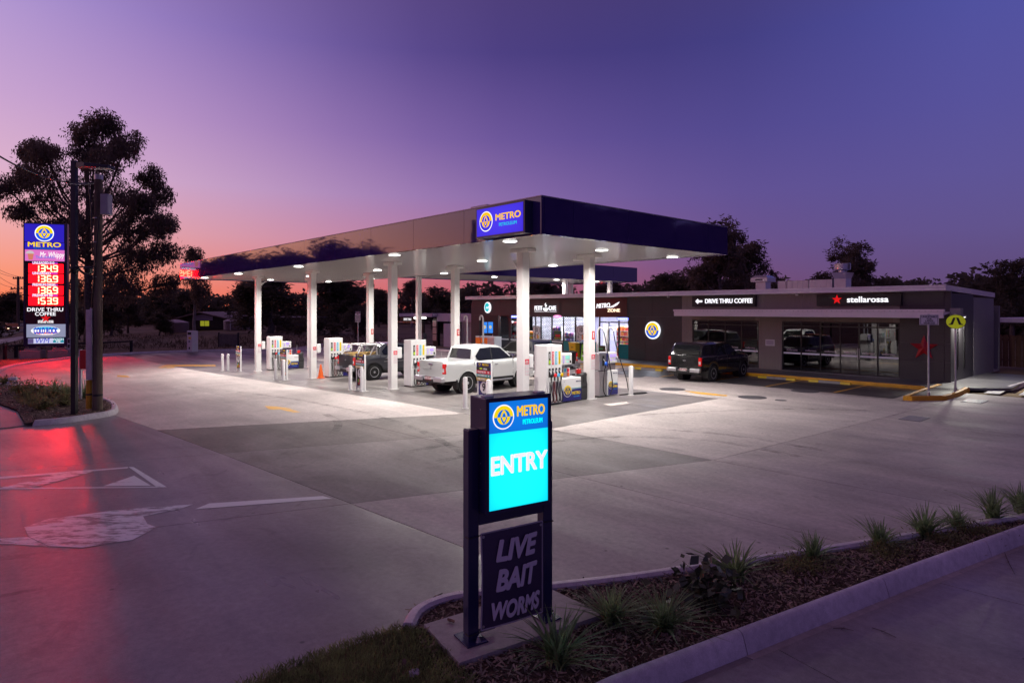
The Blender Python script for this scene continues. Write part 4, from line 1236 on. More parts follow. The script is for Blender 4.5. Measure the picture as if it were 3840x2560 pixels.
# dark side doors with lit posters
dr = part('staff_door', M_blackp, (fa(1802), fa(1868), FB + .04, FB + .10, FZ, ZB - .006))
for (u0, u1) in ((1808, 1826), (1830, 1847)):
    x0, x1 = fa(u0), fa(u1); z1 = plb(u0, 1207, FB)[1]; z0 = plb(u0, 1248, FB)[1]
    po = part('lit_poster', L_posterblue, (x0, x1, FB + .02, FB + .038, z0, z1), parent=dr)
    emblem(dr, ((x0 + x1) / 2, FB + .018, (z0 + z1) / 2), (x1 - x0) * .3, L_cy2, L_yel, L_posterblue, step=.003)
part('door_handle', M_steel, (fa(1846), fa(1848), FB + .0, FB + .03, 1.0, 1.3), parent=dr)
# glazing of the shop
SILL = 1.08
bays = [1872, 1908, 1914, 1963, 2006, 2027, 2068, 2111, 2156, 2201, 2246, 2319, 2357]
tealb = {3, 5, 7, 9, 11}
gframe = part('shop_front_frame', M_frame, *[(fa(u) - .035, fa(u) + .035, FB + .02, FB + .11, FZ, ZB) for u in bays],
              (fa(1872), fa(2357), FB + .025, FB + .105, ZB - .06, ZB), (fa(1872), fa(2246), FB + .025, FB + .105, SILL - .05, SILL), (fa(2246), fa(2357), FB + .025, FB + .105, 2.36, 2.44))
for i in range(len(bays) - 1):
    x0, x1 = fa(bays[i]) + .036, fa(bays[i + 1]) - .036
    if i == 1: part('wall_panel', M_wallblk, (x0, x1, FB + .03, FB + .1, FZ, ZB - .062)); continue
    door = bays[i] == 2246
    z0 = FZ if door else SILL
    ztop = 2.36 if i >= 10 else ZB - .06
    part('window_pane', G_shop, (x0, x1, FB + .055, FB + .065, z0 + .002, ztop - .002))
    if i >= 10: part('window_pane', G_shop, (x0, x1, FB + .055, FB + .065, 2.442, ZB - .062))
    if door:
        xm = (x0 + x1) / 2
        part('door_stile', M_frame, (xm - .04, xm + .04, FB + .03, FB + .054, FZ, 2.358)); part('door_head', M_steel, (xm - .15, xm + .15, FB - .02, FB + .02, 2.4, 2.43))
        continue
    pl_ = part('lower_panel', M_teal if i in tealb else M_wallblk, (x0, x1, FB + .03, FB + .09, FZ, SILL - .052))
    if i in tealb and x1 - x0 > .4:
        for k, s in enumerate(('GOT MILK? GOT BREAD?', 'GOT CHOCOLATE?', 'GOT ICE? GOT FUEL?', 'GOT MAGAZINES?', 'GOT CHIPS? GOT GUM?', 'GOT CHOCOLATE?')):
            text(s, .11, M_tealdark, pl_, ((x0 + x1) / 2, FB + .027, SILL - .16 - k * .14), bold=.02, ext=.002, fit=(x1 - x0) * .86)
    elif not (i in tealb):
        part('white_shelf_edge', M_white, (x0, x1, FB + .0, FB + .029, SILL - .16, SILL - .06), parent=pl_)
# interior: brick feature wall, shelving, counters, strip lights
def brickmat():
    m = bpy.data.materials.new('black_glazed_brick'); m.use_nodes = True
    nt = m.node_tree; p = nt.nodes['Principled BSDF']; p.inputs['Roughness'].default_value = .25
    tcx = nt.nodes.new('ShaderNodeTexCoord'); mp = nt.nodes.new('ShaderNodeMapping'); mp.inputs['Rotation'].default_value = (R(90), 0, 0)
    br = nt.nodes.new('ShaderNodeTexBrick'); br.inputs['Scale'].default_value = 2.6
    br.inputs['Color1'].default_value = (.02, .02, .03, 1); br.inputs['Color2'].default_value = (.035, .035, .05, 1); br.inputs['Mortar'].default_value = (.72, .7, .75, 1)
    br.inputs['Mortar Size'].default_value = .035
    nt.links.new(tcx.outputs['Object'], mp.inputs[0]); nt.links.new(mp.outputs[0], br.inputs['Vector']); nt.links.new(br.outputs['Color'], p.inputs['Base Color'])
    return m
part('brick_wall', brickmat(), (fa(1905), fa(2111), FB + 2.6, FB + 2.7, FZ, 3.04))
part('partition', mat('lilac_plaster', (.42, .40, .55), .7), (fa(2111), fa(2240), FB + 3.2, FB + 3.3, FZ, 3.04))
part('inner_door', mat('cream_door', (.62, .58, .55), .5), (fa(2150), fa(2172), FB + 3.14, FB + 3.19, FZ, 2.2))
for k in range(5):
    a0 = fa(1890) + (fa(2345) - fa(1890)) * (k + .5) / 5
    part('ceiling_light', L_shop, (a0 - .9, a0 + .9, FB + .9, FB + 1.2, 3.02, 3.045))
    l_ = bpy.data.lights.new('lamp', 'AREA'); l_.shape = 'RECTANGLE'; l_.size = 1.8; l_.size_y = .8; l_.energy = 190; l_.color = (.92, .92, 1.0)
    lo_ = bpy.data.objects.new('ceiling_light_lamp', l_); COL.objects.link(lo_); lo_.parent = shop; lo_.location = (a0, FB + 1.5, 2.98)
GOODS = [mat('pack_' + n_, c, .4) for n_, c in (('red', (.6, .02, .03)), ('orange', (.8, .22, .02)), ('yellow', (.8, .6, .05)), ('white', (.75, .75, .75)), ('blue', (.05, .12, .5)), ('pink', (.75, .25, .35)), ('green', (.08, .35, .08)), ('violet', (.3, .1, .45)), ('black', (.03, .03, .03)))]
def shelf(a0, a1, b, z0, z1, n_, label, palette=range(9), depth=.4, seed=1):
    t = thing('display_shelf', label, 'shelf', (*ab(a0, b), FZ), TH)
    w = a1 - a0; rr = random.Random(seed)
    part('shelf_frame', M_offwhite, (0, .03, 0, depth, z0, z1), (w - .03, w, 0, depth, z0, z1), (0, w, depth, depth + .02, z0, z1), parent=t)
    pal = list(palette)
    for k in range(n_):
        zz = z0 + (z1 - z0) * k / n_; hh = (z1 - z0) / n_
        part('shelf_board', M_offwhite, (.03, w - .03, 0, depth, zz, zz + .02), parent=t)
        mb = MB(); x = .04
        while x < w - .12:
            pw = rr.uniform(.07, .16); ph = hh * rr.uniform(.5, .85)
            mb.box(x, x + pw - .01, .02, depth * .6, zz + .021, zz + .021 + ph, rr.choice(pal)); x += pw
        o = mb.build('packets', GOODS, t); o['kind'] = 'stuff'
    return t
shelf(fa(2252), fa(2318), FB + 1.6, .0, 2.0, 6, 'tall shelf of bright snack packets seen through the shop doors', (0, 1, 2, 3, 5, 0, 1), seed=2)
shelf(fa(2322), fa(2360), FB + 1.9, .0, 2.0, 6, 'shelf of pale bottles inside the window next to the shop doors', (3, 3, 5, 7, 3, 8), seed=3)
shelf(fa(2118), fa(2150), FB + 1.2, .0, 1.5, 4, 'short shelf of packets inside the window by the cream door', (3, 1, 5, 4), seed=4)
shelf(fa(2032), fa(2066), FB + 1.0, .6, 1.9, 4, 'hot food display glowing inside the cafe side window', (1, 2, 3, 7, 4), seed=5)
shelf(fa(1874), fa(1906), FB + 1.0, .4, 2.2, 5, 'slatted wall rack of small goods beside the lit posters', (3, 1, 0, 3, 8), seed=6)
shelf(fa(1916), fa(1960), FB + 1.1, .8, 1.5, 2, 'counter top goods before the brick wall', (1, 1, 2, 3), seed=7)
shelf(fa(2072), fa(2108), FB + 1.2, .5, 1.5, 3, 'counter of packets behind the green poster', (3, 7, 5, 4), seed=8)
# posters and lit bars in the windows
def poster(u0, u1, v0, v1, m, name='window_poster', dy=-.0):
    x0, x1 = fa(u0), fa(u1); z0 = plb(u0, v1, FB)[1]; z1 = plb(u0, v0, FB)[1]
    return part(name, m, (x0, x1, FB + .04, FB + .05, z0, z1)), (x0 + x1) / 2, (z0 + z1) / 2, x1 - x0, z1 - z0
for u0, u1 in ((1998, 2024), (2160, 2199)):
    po, cx, cz_, w, h = poster(u0, u1, 1222, 1275, M_white)
    MB().prism([(cx - w * .05 + .34 * math.cos(q), cz_ + h * .22 + .34 * math.sin(q)) for q in [2 * math.pi * k / 24 for k in range(24)]], FB + .035, FB + .039).build('price_circle', K_txt, po)
    MB().prism([(cx - w * .05 + .31 * math.cos(q), cz_ + h * .22 + .31 * math.sin(q)) for q in [2 * math.pi * k / 24 for k in range(24)]], FB + .030, FB + .034).build('price_disc', W_txt, po)
    text('10', .42, K_txt, po, (cx - w * .05, FB + .026, cz_ + h * .22), bold=.02, wide=.75)
    text('6', .3, K_txt, po, (cx - w * .3, FB + .030, cz_ - h * .25))
    part('pack_shot', GOODS[1], (cx + .02, cx + .12, FB + .03, FB + .038, cz_ - h * .45, cz_ - h * .1), parent=po)
    part('pack_shot', GOODS[2], (cx + .15, cx + .24, FB + .03, FB + .038, cz_ - h * .45, cz_ - h * .15), parent=po)
po, cx, cz_, w, h = poster(2075, 2104, 1240, 1272, mat('dark_green_poster', (.02, .10, .04), .5))
text('AVAILABLE HERE', .09, Y_txt, po, (cx, FB + .036, cz_ - h * .36), bold=.02, fit=w * .85)
part('pack_shot', GOODS[0], (cx - .2, cx + .25, FB + .034, FB + .039, cz_ - .12, cz_ + .05), parent=po)
def lit_bar(u0, u1, v0, v1, label):
    x0, z1 = plb(u0, v0, FB - .1); x1, z0 = plb(u1, v1, FB - .1)
    t = thing('led_sign', label, 'led sign', (*ab((x0 + x1) / 2, FB - .1), (z0 + z1) / 2), TH)
    w, h = (x1 - x0), z1 - z0
    part('sign_case', M_blackp, (-w / 2 - .03, w / 2 + .03, .012, .09, -h / 2 - .03, h / 2 + .03), parent=t)
    part('blue_halo_strip', L_blueline, (-w / 2 - .02, w / 2 + .02, .002, .011, -h / 2 - .02, h / 2 + .02), parent=t)
    rr = random.Random(int(u0)); mb = MB(); x = -w / 2 + .04
    while x < w / 2 - .08:
        mb.box(x, x + .07, -.004, .001, -h * .33, h * .33); x += rr.choice((.09, .09, .13))
    mb.build('led_blocks', L_w2, t)
    return t
lit_bar(1918, 1949, 1184, 1190, 'glowing blue white led bar over the brick wall window')
lit_bar(2316, 2354, 1192, 1199, 'glowing blue white led bar over the shop doors')
x0, zz = plb(2089, 1186, FB - .05)
t = thing('oval_sign', 'small glowing pink oval sign hanging in the shop window', 'sign', (*ab(x0, FB - .05), zz), TH)
MB().prism([(.36 * math.cos(q), .10 * math.sin(q)) for q in [2 * math.pi * k / 24 for k in range(24)]], .0, .05).build('oval_face', glow('glow_pink_oval', (.85, .25, .55), 1.6), t)
text('OPEN', .1, L_w2, t, (0, -.006, 0), bold=.02)
# signs on the black band
def halo_sign(name, label, u0, u1, v0, v1):
    x0, z1 = plb(u0, v0, FB); x1, z0 = plb(u1, v1, FB)
    t = thing(name, label, 'sign', (*ab((x0 + x1) / 2, FB), (z0 + z1) / 2), TH)
    return t, x1 - x0, abs(z1 - z0)
t, w, h = halo_sign('round_sign', 'round glowing teal and white sign over the side doors', 1817, 1846, 1138, 1168)
MB().prism([(-.04 + w * .42 * math.cos(q), w * .46 * math.sin(q)) for q in [2 * math.pi * k / 28 for k in range(28)]], -.06, -.01).build('disc', L_w2, t)
MB().prism([(-.09 + w * .30 * math.cos(q), .02 + w * .36 * math.sin(q)) for q in [2 * math.pi * k / 28 for k in range(28)]], -.065, -.061).build('teal_swirl', E_('glow_teal', (40, 190, 200), 1.1), t)
MB().tube([(.1 + .13 * math.cos(q), -.05, -.06 + .16 * math.sin(q)) for q in [R(-70 + 18 * k) for k in range(10)]], .04, 8).build('cup_handle', L_w2, t, smooth=50)
text('ms', .3, L_w2, t, (-.06, -.068, 0), bold=.02, shear=.2)
t, w, h = halo_sign('cafe_lettering', 'lit white PETIT CAFE letters with a steaming cup on the black band', 2006, 2088, 1135, 1171)
part('backing', M_wallblk, (-w / 2 - .3, w / 2 + .3, -.02, -.004, -h / 2 - .25, h / 2 + .2), parent=t)
text('PETIT', h * .62, L_w2, t, (-w * .31, -.06, -h * .08), bold=.02, fit=w * .36, ext=.02); text('CAFE', h * .62, L_w2, t, (w * .33, -.06, -h * .08), bold=.02, fit=w * .32, ext=.02)
MB().prism([(w * .02 + w * .12 * math.cos(q), -h * .05 + h * .33 * math.sin(q)) for q in [R(180 + 12 * k) for k in range(16)]], -.07, -.02).build('cup', L_w2, t)
MB().tube([(w * .02, -.05, h * .06), (w * .045, -.05, h * .2), (w * .0, -.05, h * .32), (w * .03, -.05, h * .5)], [.05, .07, .05, .01], 8).build('steam', L_w2, t)
part('underline', L_w2, (-w * .5, -w * .16, -.06, -.03, -h * .44, -h * .39), (w * .2, w * .5, -.06, -.03, -h * .44, -h * .39), parent=t)
text('Quench for the little things', h * .12, L_w1, t, (w * .02, -.06, -h * .42), fit=w * .3)
t, w, h = halo_sign('zone_lettering', 'lit white METRO ZONE script letters on a dark red panel', 2236, 2328, 1132, 1171)
part('backing', mat('dark_red_panel', (.10, .008, .010), .4), (-w / 2 - .6, w / 2 + .5, -.02, -.004, -h / 2 - .3, h / 2 + .25), parent=t)
text('METRO', h * .6, L_w2, t, (-w * .2, -.06, h * .12), bold=.012, shear=.25, fit=w * .56, ext=.02).rotation_euler = (R(90), R(-3), 0)
MB().tube([(w * .06, -.05, -h * .02), (w * .2, -.05, h * .05), (w * .35, -.05, h * .25), (w * .46, -.05, h * .46)], [.03, .06, .07, .02], 8).build('swoosh', L_w2, t, smooth=60)
text('ZONE', h * .42, E_('glow_cream', (250, 225, 190), 1.6), t, (w * .24, -.06, -h * .33), bold=.02, fit=w * .5, ext=.02)
# big round emblem on the blank wall
x0, z0 = plb(2450, 1238, FB); rad = abs(plb(2478, 1238, FB)[0] - x0) * .95
t = thing('wall_emblem', 'large glowing round yellow and blue emblem on the blank black wall', 'sign', (*ab(x0, FB), z0), TH)
MB().prism([(rad * 1.04 * math.cos(q), rad * 1.04 * math.sin(q)) for q in [2 * math.pi * k / 40 for k in range(40)]], -.10, -.012).build('light_box', L_w2, t)
emblem(t, (0, -.101, 0), rad, L_w2, L_yel, E_('glow_emblem_blue', (40, 90, 215), 1.0))
l_ = bpy.data.lights.new('lamp', 'AREA'); l_.shape = 'DISK'; l_.size = rad * 2; l_.energy = 14; l_.color = (.8, .85, 1)
lo_ = bpy.data.objects.new('emblem_light', l_); COL.objects.link(lo_); lo_.parent = t; lo_.location = (0, -.16, 0); lo_.rotation_euler = (R(-90), 0, 0)

# --- cafe half
def cladding(x0, x1, z0, z1, y=FB, wb=.15):
    mb = MB(); x = x0; row0, row1 = [], []
    while x < x1 - .01:
        xe = min(x + wb, x1)
        for q, dy in ((x, .012), (x + .006, 0), (xe - .006, 0), (xe, .012)):
            row0.append((q, y + dy, z0)); row1.append((q, y + dy, z1))
        x = xe
    mb.grid([row0, row1])
    mb.box(x0, x1, y + .013, y + .15, z0, z1)
    return mb.build('cladding', M_clad, shop)
CU = dict(w1a=2596, w1b=2845, w2a=2932, w2b=3374)
cladding(WB, fa(3374), 2.62, ZT); cladding(WB, fa(2596), FZ, 2.615); cladding(fa(2845), fa(2932), FZ, 2.615)
def glazing(us, ztop, trans, z0=FZ + .02):
    fr = part('cafe_window_frame', M_frame, *[(fa(u) - .03, fa(u) + .03, FB + .03, FB + .12, z0, ztop) for u in us],
              (fa(us[0]), fa(us[-1]), FB + .035, FB + .115, ztop - .05, ztop), (fa(us[0]), fa(us[-1]), FB + .035, FB + .115, trans - .03, trans + .03), (fa(us[0]), fa(us[-1]), FB + .035, FB + .115, z0, z0 + .06))
    for i in range(len(us) - 1):
        x0, x1 = fa(us[i]) + .031, fa(us[i + 1]) - .031
        part('window_pane', G_cafe, (x0, x1, FB + .06, FB + .07, z0 + .062, trans - .032))
        part('window_pane', G_cafe, (x0, x1, FB + .06, FB + .07, trans + .032, ztop - .052))
        if i != 1 or us[0] > 2900:
            zs = .98
            part('glass_band', mat('frosted_lilac_band', (.55, .50, .62), .5, emit=.12), (x0 + .01, x1 - .01, FB + .05, FB + .058, zs, zs + .08))
            text('stellarossa', .13, G_txt, shop, ((x0 + x1) / 2, FB + .05, zs + .2), bold=.01, ext=.001, name='glass_lettering')
    return fr
glazing([2598, 2655, 2718, 2780, 2843], 2.6, 2.38)
glazing([2934, 3003, 3075, 3150, 3220, 3290, 3372], 2.6, 2.38)
part('door_handle', M_steel, (fa(2708), fa(2711), FB + .0, FB + .03, .9, 1.3)); part('door_handle', M_steel, (fa(3216), fa(3217.5), FB - .01, FB + .03, .9, 1.4)); part('door_handle', M_steel, (fa(3222.5), fa(3224), FB - .01, FB + .03, .9, 1.4))
part('cafe_counter', mat('dark_counter', (.05, .045, .045), .4), (fa(2640), fa(3100), FB + 3.0, FB + 3.7, FZ, 1.15))
part('cafe_back_wall', M_dark, (WB + .06, WC - .2, FB + 5.0, FB + 5.1, FZ, 3.05))
for (u, b_) in ((2690, 1.4), (2980, 1.6), (3060, 2.0), (3330, 1.5)):
    x = fa(u)
    tb = thing('cafe_table', 'small round table in the dark cafe, ' + {2690: 'behind the first window', 2980: 'behind the pane beside the grey pier', 3060: 'behind the third pane', 3330: 'behind the pane next to the tiles'}[u], 'table', (*ab(x, FB + b_), FZ + .012), TH)
    MB().lathe([(.35, .72), (.35, .75), (.33, .76)], 20).build('table_top', M_offwhite, tb); MB().cyl((0, 0, 0), (0, 0, .72), .03).build('table_leg', M_steel, tb); MB().lathe([(.22, 0), (.22, .02), (.1, .03)], 16).build('table_base', M_blackp, tb)
# paper notice
x0, z1 = plb(2871, 1272, FB); x1, z0 = plb(2905, 1297, FB)
nt_ = part('notice_frame', M_white, (x0, x1, FB - .02, FB - .002, z0, z1)); part('notice_sheet', mat('lilac_paper', (.5, .45, .52), .6), (x0 + .05, x1 - .05, FB - .026, FB - .021, z0 + .05, z1 - .05), parent=nt_)
# charcoal tiles with the red star
tx = [fa(3374), fa(3541), WC]
tz = [FZ, .95, 1.75, 2.55, 3.3, ZT]
for i in range(2):
    for k in range(5):
        part('wall_tile', M_tile, (tx[i] + .004, tx[i + 1] - .004, FB, FB + .15, tz[k] + .004, tz[k + 1] - .004))
def star(r, r2, y0, y1, rot=90):
    pts = []
    for k in range(10):
        q = R(rot + 36 * k); rr = r if k % 2 == 0 else r2; pts.append((rr * math.cos(q), rr * math.sin(q)))
    mb = MB(); mb.prism(pts, y0, y1)
    return mb, pts
def bevel_star(r, y, m, parent, name='star'):
    _, pts = star(r, r * .40, 0, 0)
    mb = MB(); n_ = len(pts)
    mb.add([(x, y, z) for x, z in pts] + [(x, y - .02, z) for x, z in pts] + [(0, y - .02 - r * .16, 0)],
           [(i, (i + 1) % n_, (i + 1) % n_ + n_, i + n_) for i in range(n_)] + [(i + n_, (i + 1) % n_ + n_, 2 * n_) for i in range(n_)])
    return mb.build(name, m, parent)
x0, z0 = plb(3466, 1304, FB)
t = thing('wall_star', 'large unlit red star on the charcoal tiles at the cafe corner', 'star', (*ab(x0, FB), z0), TH)
bevel_star(.56, -.03, mat('red_star_paint', (.40, .01, .015), .35), t); part('stand_off', M_steel, (-.03, .03, -.03, 0, -.03, .03), parent=t)
# side wall of the cafe
sb0 = pla(3650, 1161, WC)[0]; sb1 = pla(3726, 1161, WC)[0]
part('side_wall', M_wallblk, (WC - .2, WC - .001, FB + .151, sb0, FZ, ZT - .12)); part('side_wall', M_side, (WC - .2, WC + .004, sb0 + .002, sb1, FZ - .05, ZT - .25))
for q in (FB + .95, FB + 2.0):
    part('slot_window', M_frame, (WC + .001, WC + .03, q, q + .12, .6, 2.6)); part('slot_pane', G_cafe, (WC + .031, WC + .036, q + .02, q + .10, .65, 2.55))
wl = part('wall_lamp', M_offwhite, (WC + .0, WC + .22, FB + .7, FB + 1.5, 2.88, 2.96)); part('lamp_lens', L_white, (WC + .03, WC + .2, FB + .75, FB + 1.45, 2.865, 2.879), parent=wl)
l_ = bpy.data.lights.new('lamp', 'AREA'); l_.shape = 'RECTANGLE'; l_.size = .2; l_.size_y = .7; l_.energy = 260; l_.color = (1, .96, .85)
lo_ = bpy.data.objects.new('wall_lamp_light', l_); COL.objects.link(lo_); lo_.parent = shop; lo_.location = (WC + .18, FB + 1.0, 2.84); lo_.rotation_euler = (0, R(-14), 0)
# sign boxes
def signbox(u0, u1, v0, v1, name, label, d_=.18):
    x0, zt = plb(u0, v0, FB - d_); x1, _ = plb(u1, v0, FB - d_); zb = plb(u0, v1, FB - d_)[1]
    t = thing(name, label, 'sign', (*ab((x0 + x1) / 2, FB), (zt + zb) / 2), TH)
    w, h = x1 - x0, zt - zb
    part('sign_case', M_black, (-w / 2, w / 2, -d_, -.003, -h / 2, h / 2), parent=t, bevel=.01)
    return t, w, h, -d_ - .012
t, w, h, y = signbox(2595, 2832, 1110, 1150, 'direction_sign', 'black sign box with lit white arrow and DRIVE THRU COFFEE letters')
text('DRIVE THRU COFFEE', h * .56, L_w2, t, (w * .09, y, -h * .01), bold=.02, fit=w * .74, ext=.012)
MB().prism([(-w * .44, 0), (-w * .40, h * .24), (-w * .385, h * .09), (-w * .325, h * .09), (-w * .325, -h * .09), (-w * .385, -h * .09), (-w * .40, -h * .24)], y - .012, y + .01).build('arrow', L_w2, t)
t, w, h, y = signbox(3062, 3380, 1104, 1147, 'cafe_sign', 'black sign box with lit red star and white stellarossa letters')
text('stellarossa', h * .66, L_w2, t, (w * .12, y, -h * .0), bold=.02, fit=w * .48, ext=.012)
bevel_star(h * .42, y, L_star, t).location = (-w * .24, 0, .02)
# awning over the cafe windows
AB = FB - 1.25
ax0, az1 = plb(2527, 1160, AB); ax1, azr = plb(3537, 1158, AB); az0 = plb(3537, 1193, AB)[1]
aw = part('awning_gutter', M_roofw, (ax0, ax1, AB, AB + .12, az0, az0 + (az1 - az0) * .72), bevel=.01)
part('awning_flashing', M_roofw, (ax0 - .03, ax1 + .02, AB - .03, AB + .2, az0 + (az1 - az0) * .72 + .003, az1), parent=aw)
mb = MB()
x = ax0 + .1
while x < ax1: mb.box(x, x + .05, AB - .034, AB - .031, az1 - .09, az1 - .07); x += .22
mb.build('rivets', M_steel, aw)
mb = MB(); mb.add([(ax0, AB + .12, az0 + .12), (ax1, AB + .12, az0 + .12), (ax1, FB - .003, az0 + .22), (ax0, FB - .003, az0 + .22), (ax0, AB + .12, az0 + .16), (ax1, AB + .12, az0 + .16), (ax1, FB - .003, az0 + .26), (ax0, FB - .003, az0 + .26)],
       [(0, 3, 2, 1), (4, 5, 6, 7), (0, 1, 5, 4), (1, 2, 6, 5), (2, 3, 7, 6), (3, 0, 4, 7)])
mb.build('awning_sheet', M_roofw, aw)
part('rainwater_head', M_side, (ax1 + .04, ax1 + .42, FB - .45, FB - .03, az0 - .02, az1 + .05), bevel=.01)
# roof
RB = FB - .75
rz1 = plb(3546, 1067, RB)[1]; rz0 = plb(3546, 1088, RB)[1]
ra0, ra1 = plb(1744, 1113, RB)[0], plb(3546, 1067, RB)[0]
bR, zR = pla(3731, 1098, ra1)
drop = (rz1 - zR) / max(.1, bR - RB)
def sl(b_): return -(b_ - RB) * drop
mb = MB()
for b_a, b_b, x0, x1, zo0, zo1, nm in ((RB, bR, ra0, ra1, -(rz1 - rz0), 0, ''),):
    vs = []
    for (x, b_) in ((x0, b_a), (x1, b_a), (x1, b_b), (x0, b_b)): vs.append((x, b_, rz1 + sl(b_) + zo0))
    for (x, b_) in ((x0, b_a), (x1, b_a), (x1, b_b), (x0, b_b)): vs.append((x, b_, rz1 + sl(b_) + zo1))
    mb.add(vs, [(0, 3, 2, 1), (4, 5, 6, 7), (0, 1, 5, 4), (1, 2, 6, 5), (2, 3, 7, 6), (3, 0, 4, 7)])
rf = mb.build('roof', M_roofw, shop)
part('fascia_line', mat('fascia_groove', (.30, .28, .32), .5), (ra0, ra1, RB - .004, RB - .001, rz0 + (rz1 - rz0) * .45, rz0 + (rz1 - rz0) * .5), (ra0, ra1, RB - .004, RB - .001, rz0 + (rz1 - rz0) * .74, rz0 + (rz1 - rz0) * .78), parent=rf)
# roof plant
def onroof(u, v, b_): return plb(u, v, b_)
EB = FB + 2.2
(x0, z1), (x1, _) = onroof(2831, 1035, EB), onroof(2893, 1035, EB); zc = onroof(2831, 1050, EB)[1]; zr = rz1 + sl(EB)
f1 = thing('roof_vent', 'square metal roof vent with a flared cap over the drive thru sign', 'roof vent', (*ab((x0 + x1) / 2, EB), zr), TH)
w = x1 - x0; h = z1 - zr
part('shaft', M_alum, (-w * .3, w * .3, -.3, .3, -.1, h * .62), parent=f1); part('hood', M_alum, (-w / 2, w / 2, -.5, .5, h * .62, h * .86), parent=f1)
mb = MB(); mb.add([(-w / 2, -.5, h * .86), (w / 2, -.5, h * .86), (w / 2, .5, h * .86), (-w / 2, .5, h * .86), (-w * .34, -.32, h), (w * .34, -.32, h), (w * .34, .32, h), (-w * .34, .32, h)], [(0, 1, 5, 4), (1, 2, 6, 5), (2, 3, 7, 6), (3, 0, 4, 7), (4, 5, 6, 7)]); mb.build('cap', M_alum, f1)
part('louvre', M_dark, (-w * .22, w * .22, -.506, -.501, h * .70, h * .78), parent=f1); part('flashing', M_alum, (-w * .42, w * .42, -.42, .42, -.05, .06), parent=f1)
(x0, z1), (x1, _) = onroof(2927, 1055, EB), onroof(3132, 1055, EB)
d1 = thing('roof_duct', 'long ribbed metal duct lying on the cafe roof', 'duct', (*ab(x0, EB), zr), TH)
w = x1 - x0
nseg = 3; h = z1 - zr
xs_ = [0, w * .165, w * .58, w]
for i in range(3):
    dd = part('duct_length', M_alum, (xs_[i] + .01, xs_[i + 1] - .01, -.35, .35, .0, h), parent=d1)
    nrib = 1 if i == 0 else 4
    for k in range(nrib + 1):
        q = xs_[i] + .02 + (xs_[i + 1] - xs_[i] - .07) * k / nrib
        part('seam', M_alum, (q, q + .03, -.365, .365, -.02, h + .012), parent=dd)
x2, zt = onroof(3160, 988, EB)
st = thing('exhaust_stack', 'tall stepped metal exhaust stack rising from the roof duct', 'exhaust stack', (*ab(x2, EB), zr), TH)
hh = zt - zr; wq = (plb(3192, 1, EB)[0] - plb(3132, 1, EB)[0]) / 2
part('riser', M_alum, (-wq * .72, wq * .72, -.36, .36, -.05, hh * .42), parent=st)
mb = MB(); mb.add([(-wq * .72, -.36, hh * .42), (wq * .72, -.36, hh * .42), (wq * .72, .36, hh * .42), (-wq * .72, .36, hh * .42), (-wq * .95, -.5, hh * .66), (wq * .95, -.5, hh * .66), (wq * .95, .5, hh * .66), (-wq * .95, .5, hh * .66)], [(0, 1, 5, 4), (1, 2, 6, 5), (2, 3, 7, 6), (3, 0, 4, 7), (4, 5, 6, 7)]); mb.build('taper', M_alum, st)
MB().lathe([(wq * .5, hh * .66), (wq * .5, hh * .74), (wq * .96, hh * .77), (wq * .98, hh * .98), (wq * .9, hh)], 28).build('drum', M_alum, st, smooth=40)
# cameras under the eaves
for u in (2215, 2505, 2987):
    x, z = plb(u, 1105, FB - .3)
    part('eave_camera', M_offwhite, (x - .05, x + .05, FB - .35, FB - .18, rz0 - .12, rz0 - .02), bevel=.02)

# ------------------------------------------------------------------ drive thru kiosk at the far end
KB = 19.2
ka = lambda u: plb(u, 1161, KB)[0]; kz = lambda u, v: plb(u, v, KB)[1]
kio = thing('drive_thru_kiosk', 'pale lilac drive thru bay with a lit awning beside the shop', 'building', (C1[0], C1[1], 0), TH)
KP = lambda nm, m, u0, u1, v0, v1, y0=0.0, y1=.3, parent=None: part(nm, m, (ka(u0), ka(u1), KB + y0, KB + y1, kz((u0 + u1) / 2, v1), kz((u0 + u1) / 2, v0)), parent=parent or kio)
M_lil = mat('lilac_render', (.50, .44, .54), .55)
KP('parapet', M_lil, 1638, 1772, 1176, 1206, 0, 3.0); KP('screen_wall', M_lil, 1667, 1722, 1213, 1310, -.1, .1)
KP('service_wall', mat('grey_panel_wall', (.30, .29, .31), .6), 1724, 1771, 1207, 1330, .2, .4); KP('service_door', mat('grey_door', (.36, .35, .37), .5), 1742, 1764, 1228, 1330, .15, .19)
KP('bay_wall', M_dark, 1640, 1668, 1206, 1300, 1.2, 1.3)
for k in range(3): KP('louvre_panel', M_steel, 1624, 1638, 1202 + k * 26, 1225 + k * 26, -.05, .05)
KP('louvre_post', M_black, 1622, 1640, 1196, 1296, .06, .3)
KP('awning', M_lil, 1517, 1640, 1175, 1187, -.6, 2.0)
KP('awning_post', M_black, 1583, 1588, 1187, 1290, 0, .15); KP('low_pillar', mat('grey_pillar', (.2, .19, .19), .6), 1588, 1597, 1249, 1294, -.3, .1)
for u0, u1 in ((1574, 1583), (1587, 1617)): KP('awning_light', L_white, u0, u1, 1188.5, 1194.5, -.65, -.55)
hs = KP('hanging_sign', M_black, 1521, 1578, 1189, 1203, -.62, -.55)
text('DRIVE THRU', .30, L_w1, hs, ((ka(1521) + ka(1578)) / 2, KB - .63, kz(1550, 1197)), bold=.02, fit=(ka(1578) - ka(1521)) * .5)
cb = KP('clearance_bar', mat('orange_clearance_bar', (.62, .22, .08), .5), 1512, 1582, 1204.5, 1209.5, -.64, -.54)
text('CLEARANCE 2.7M', .11, K_txt, cb, ((ka(1512) + ka(1582)) / 2, KB - .648, kz(1547, 1207)), bold=.01)
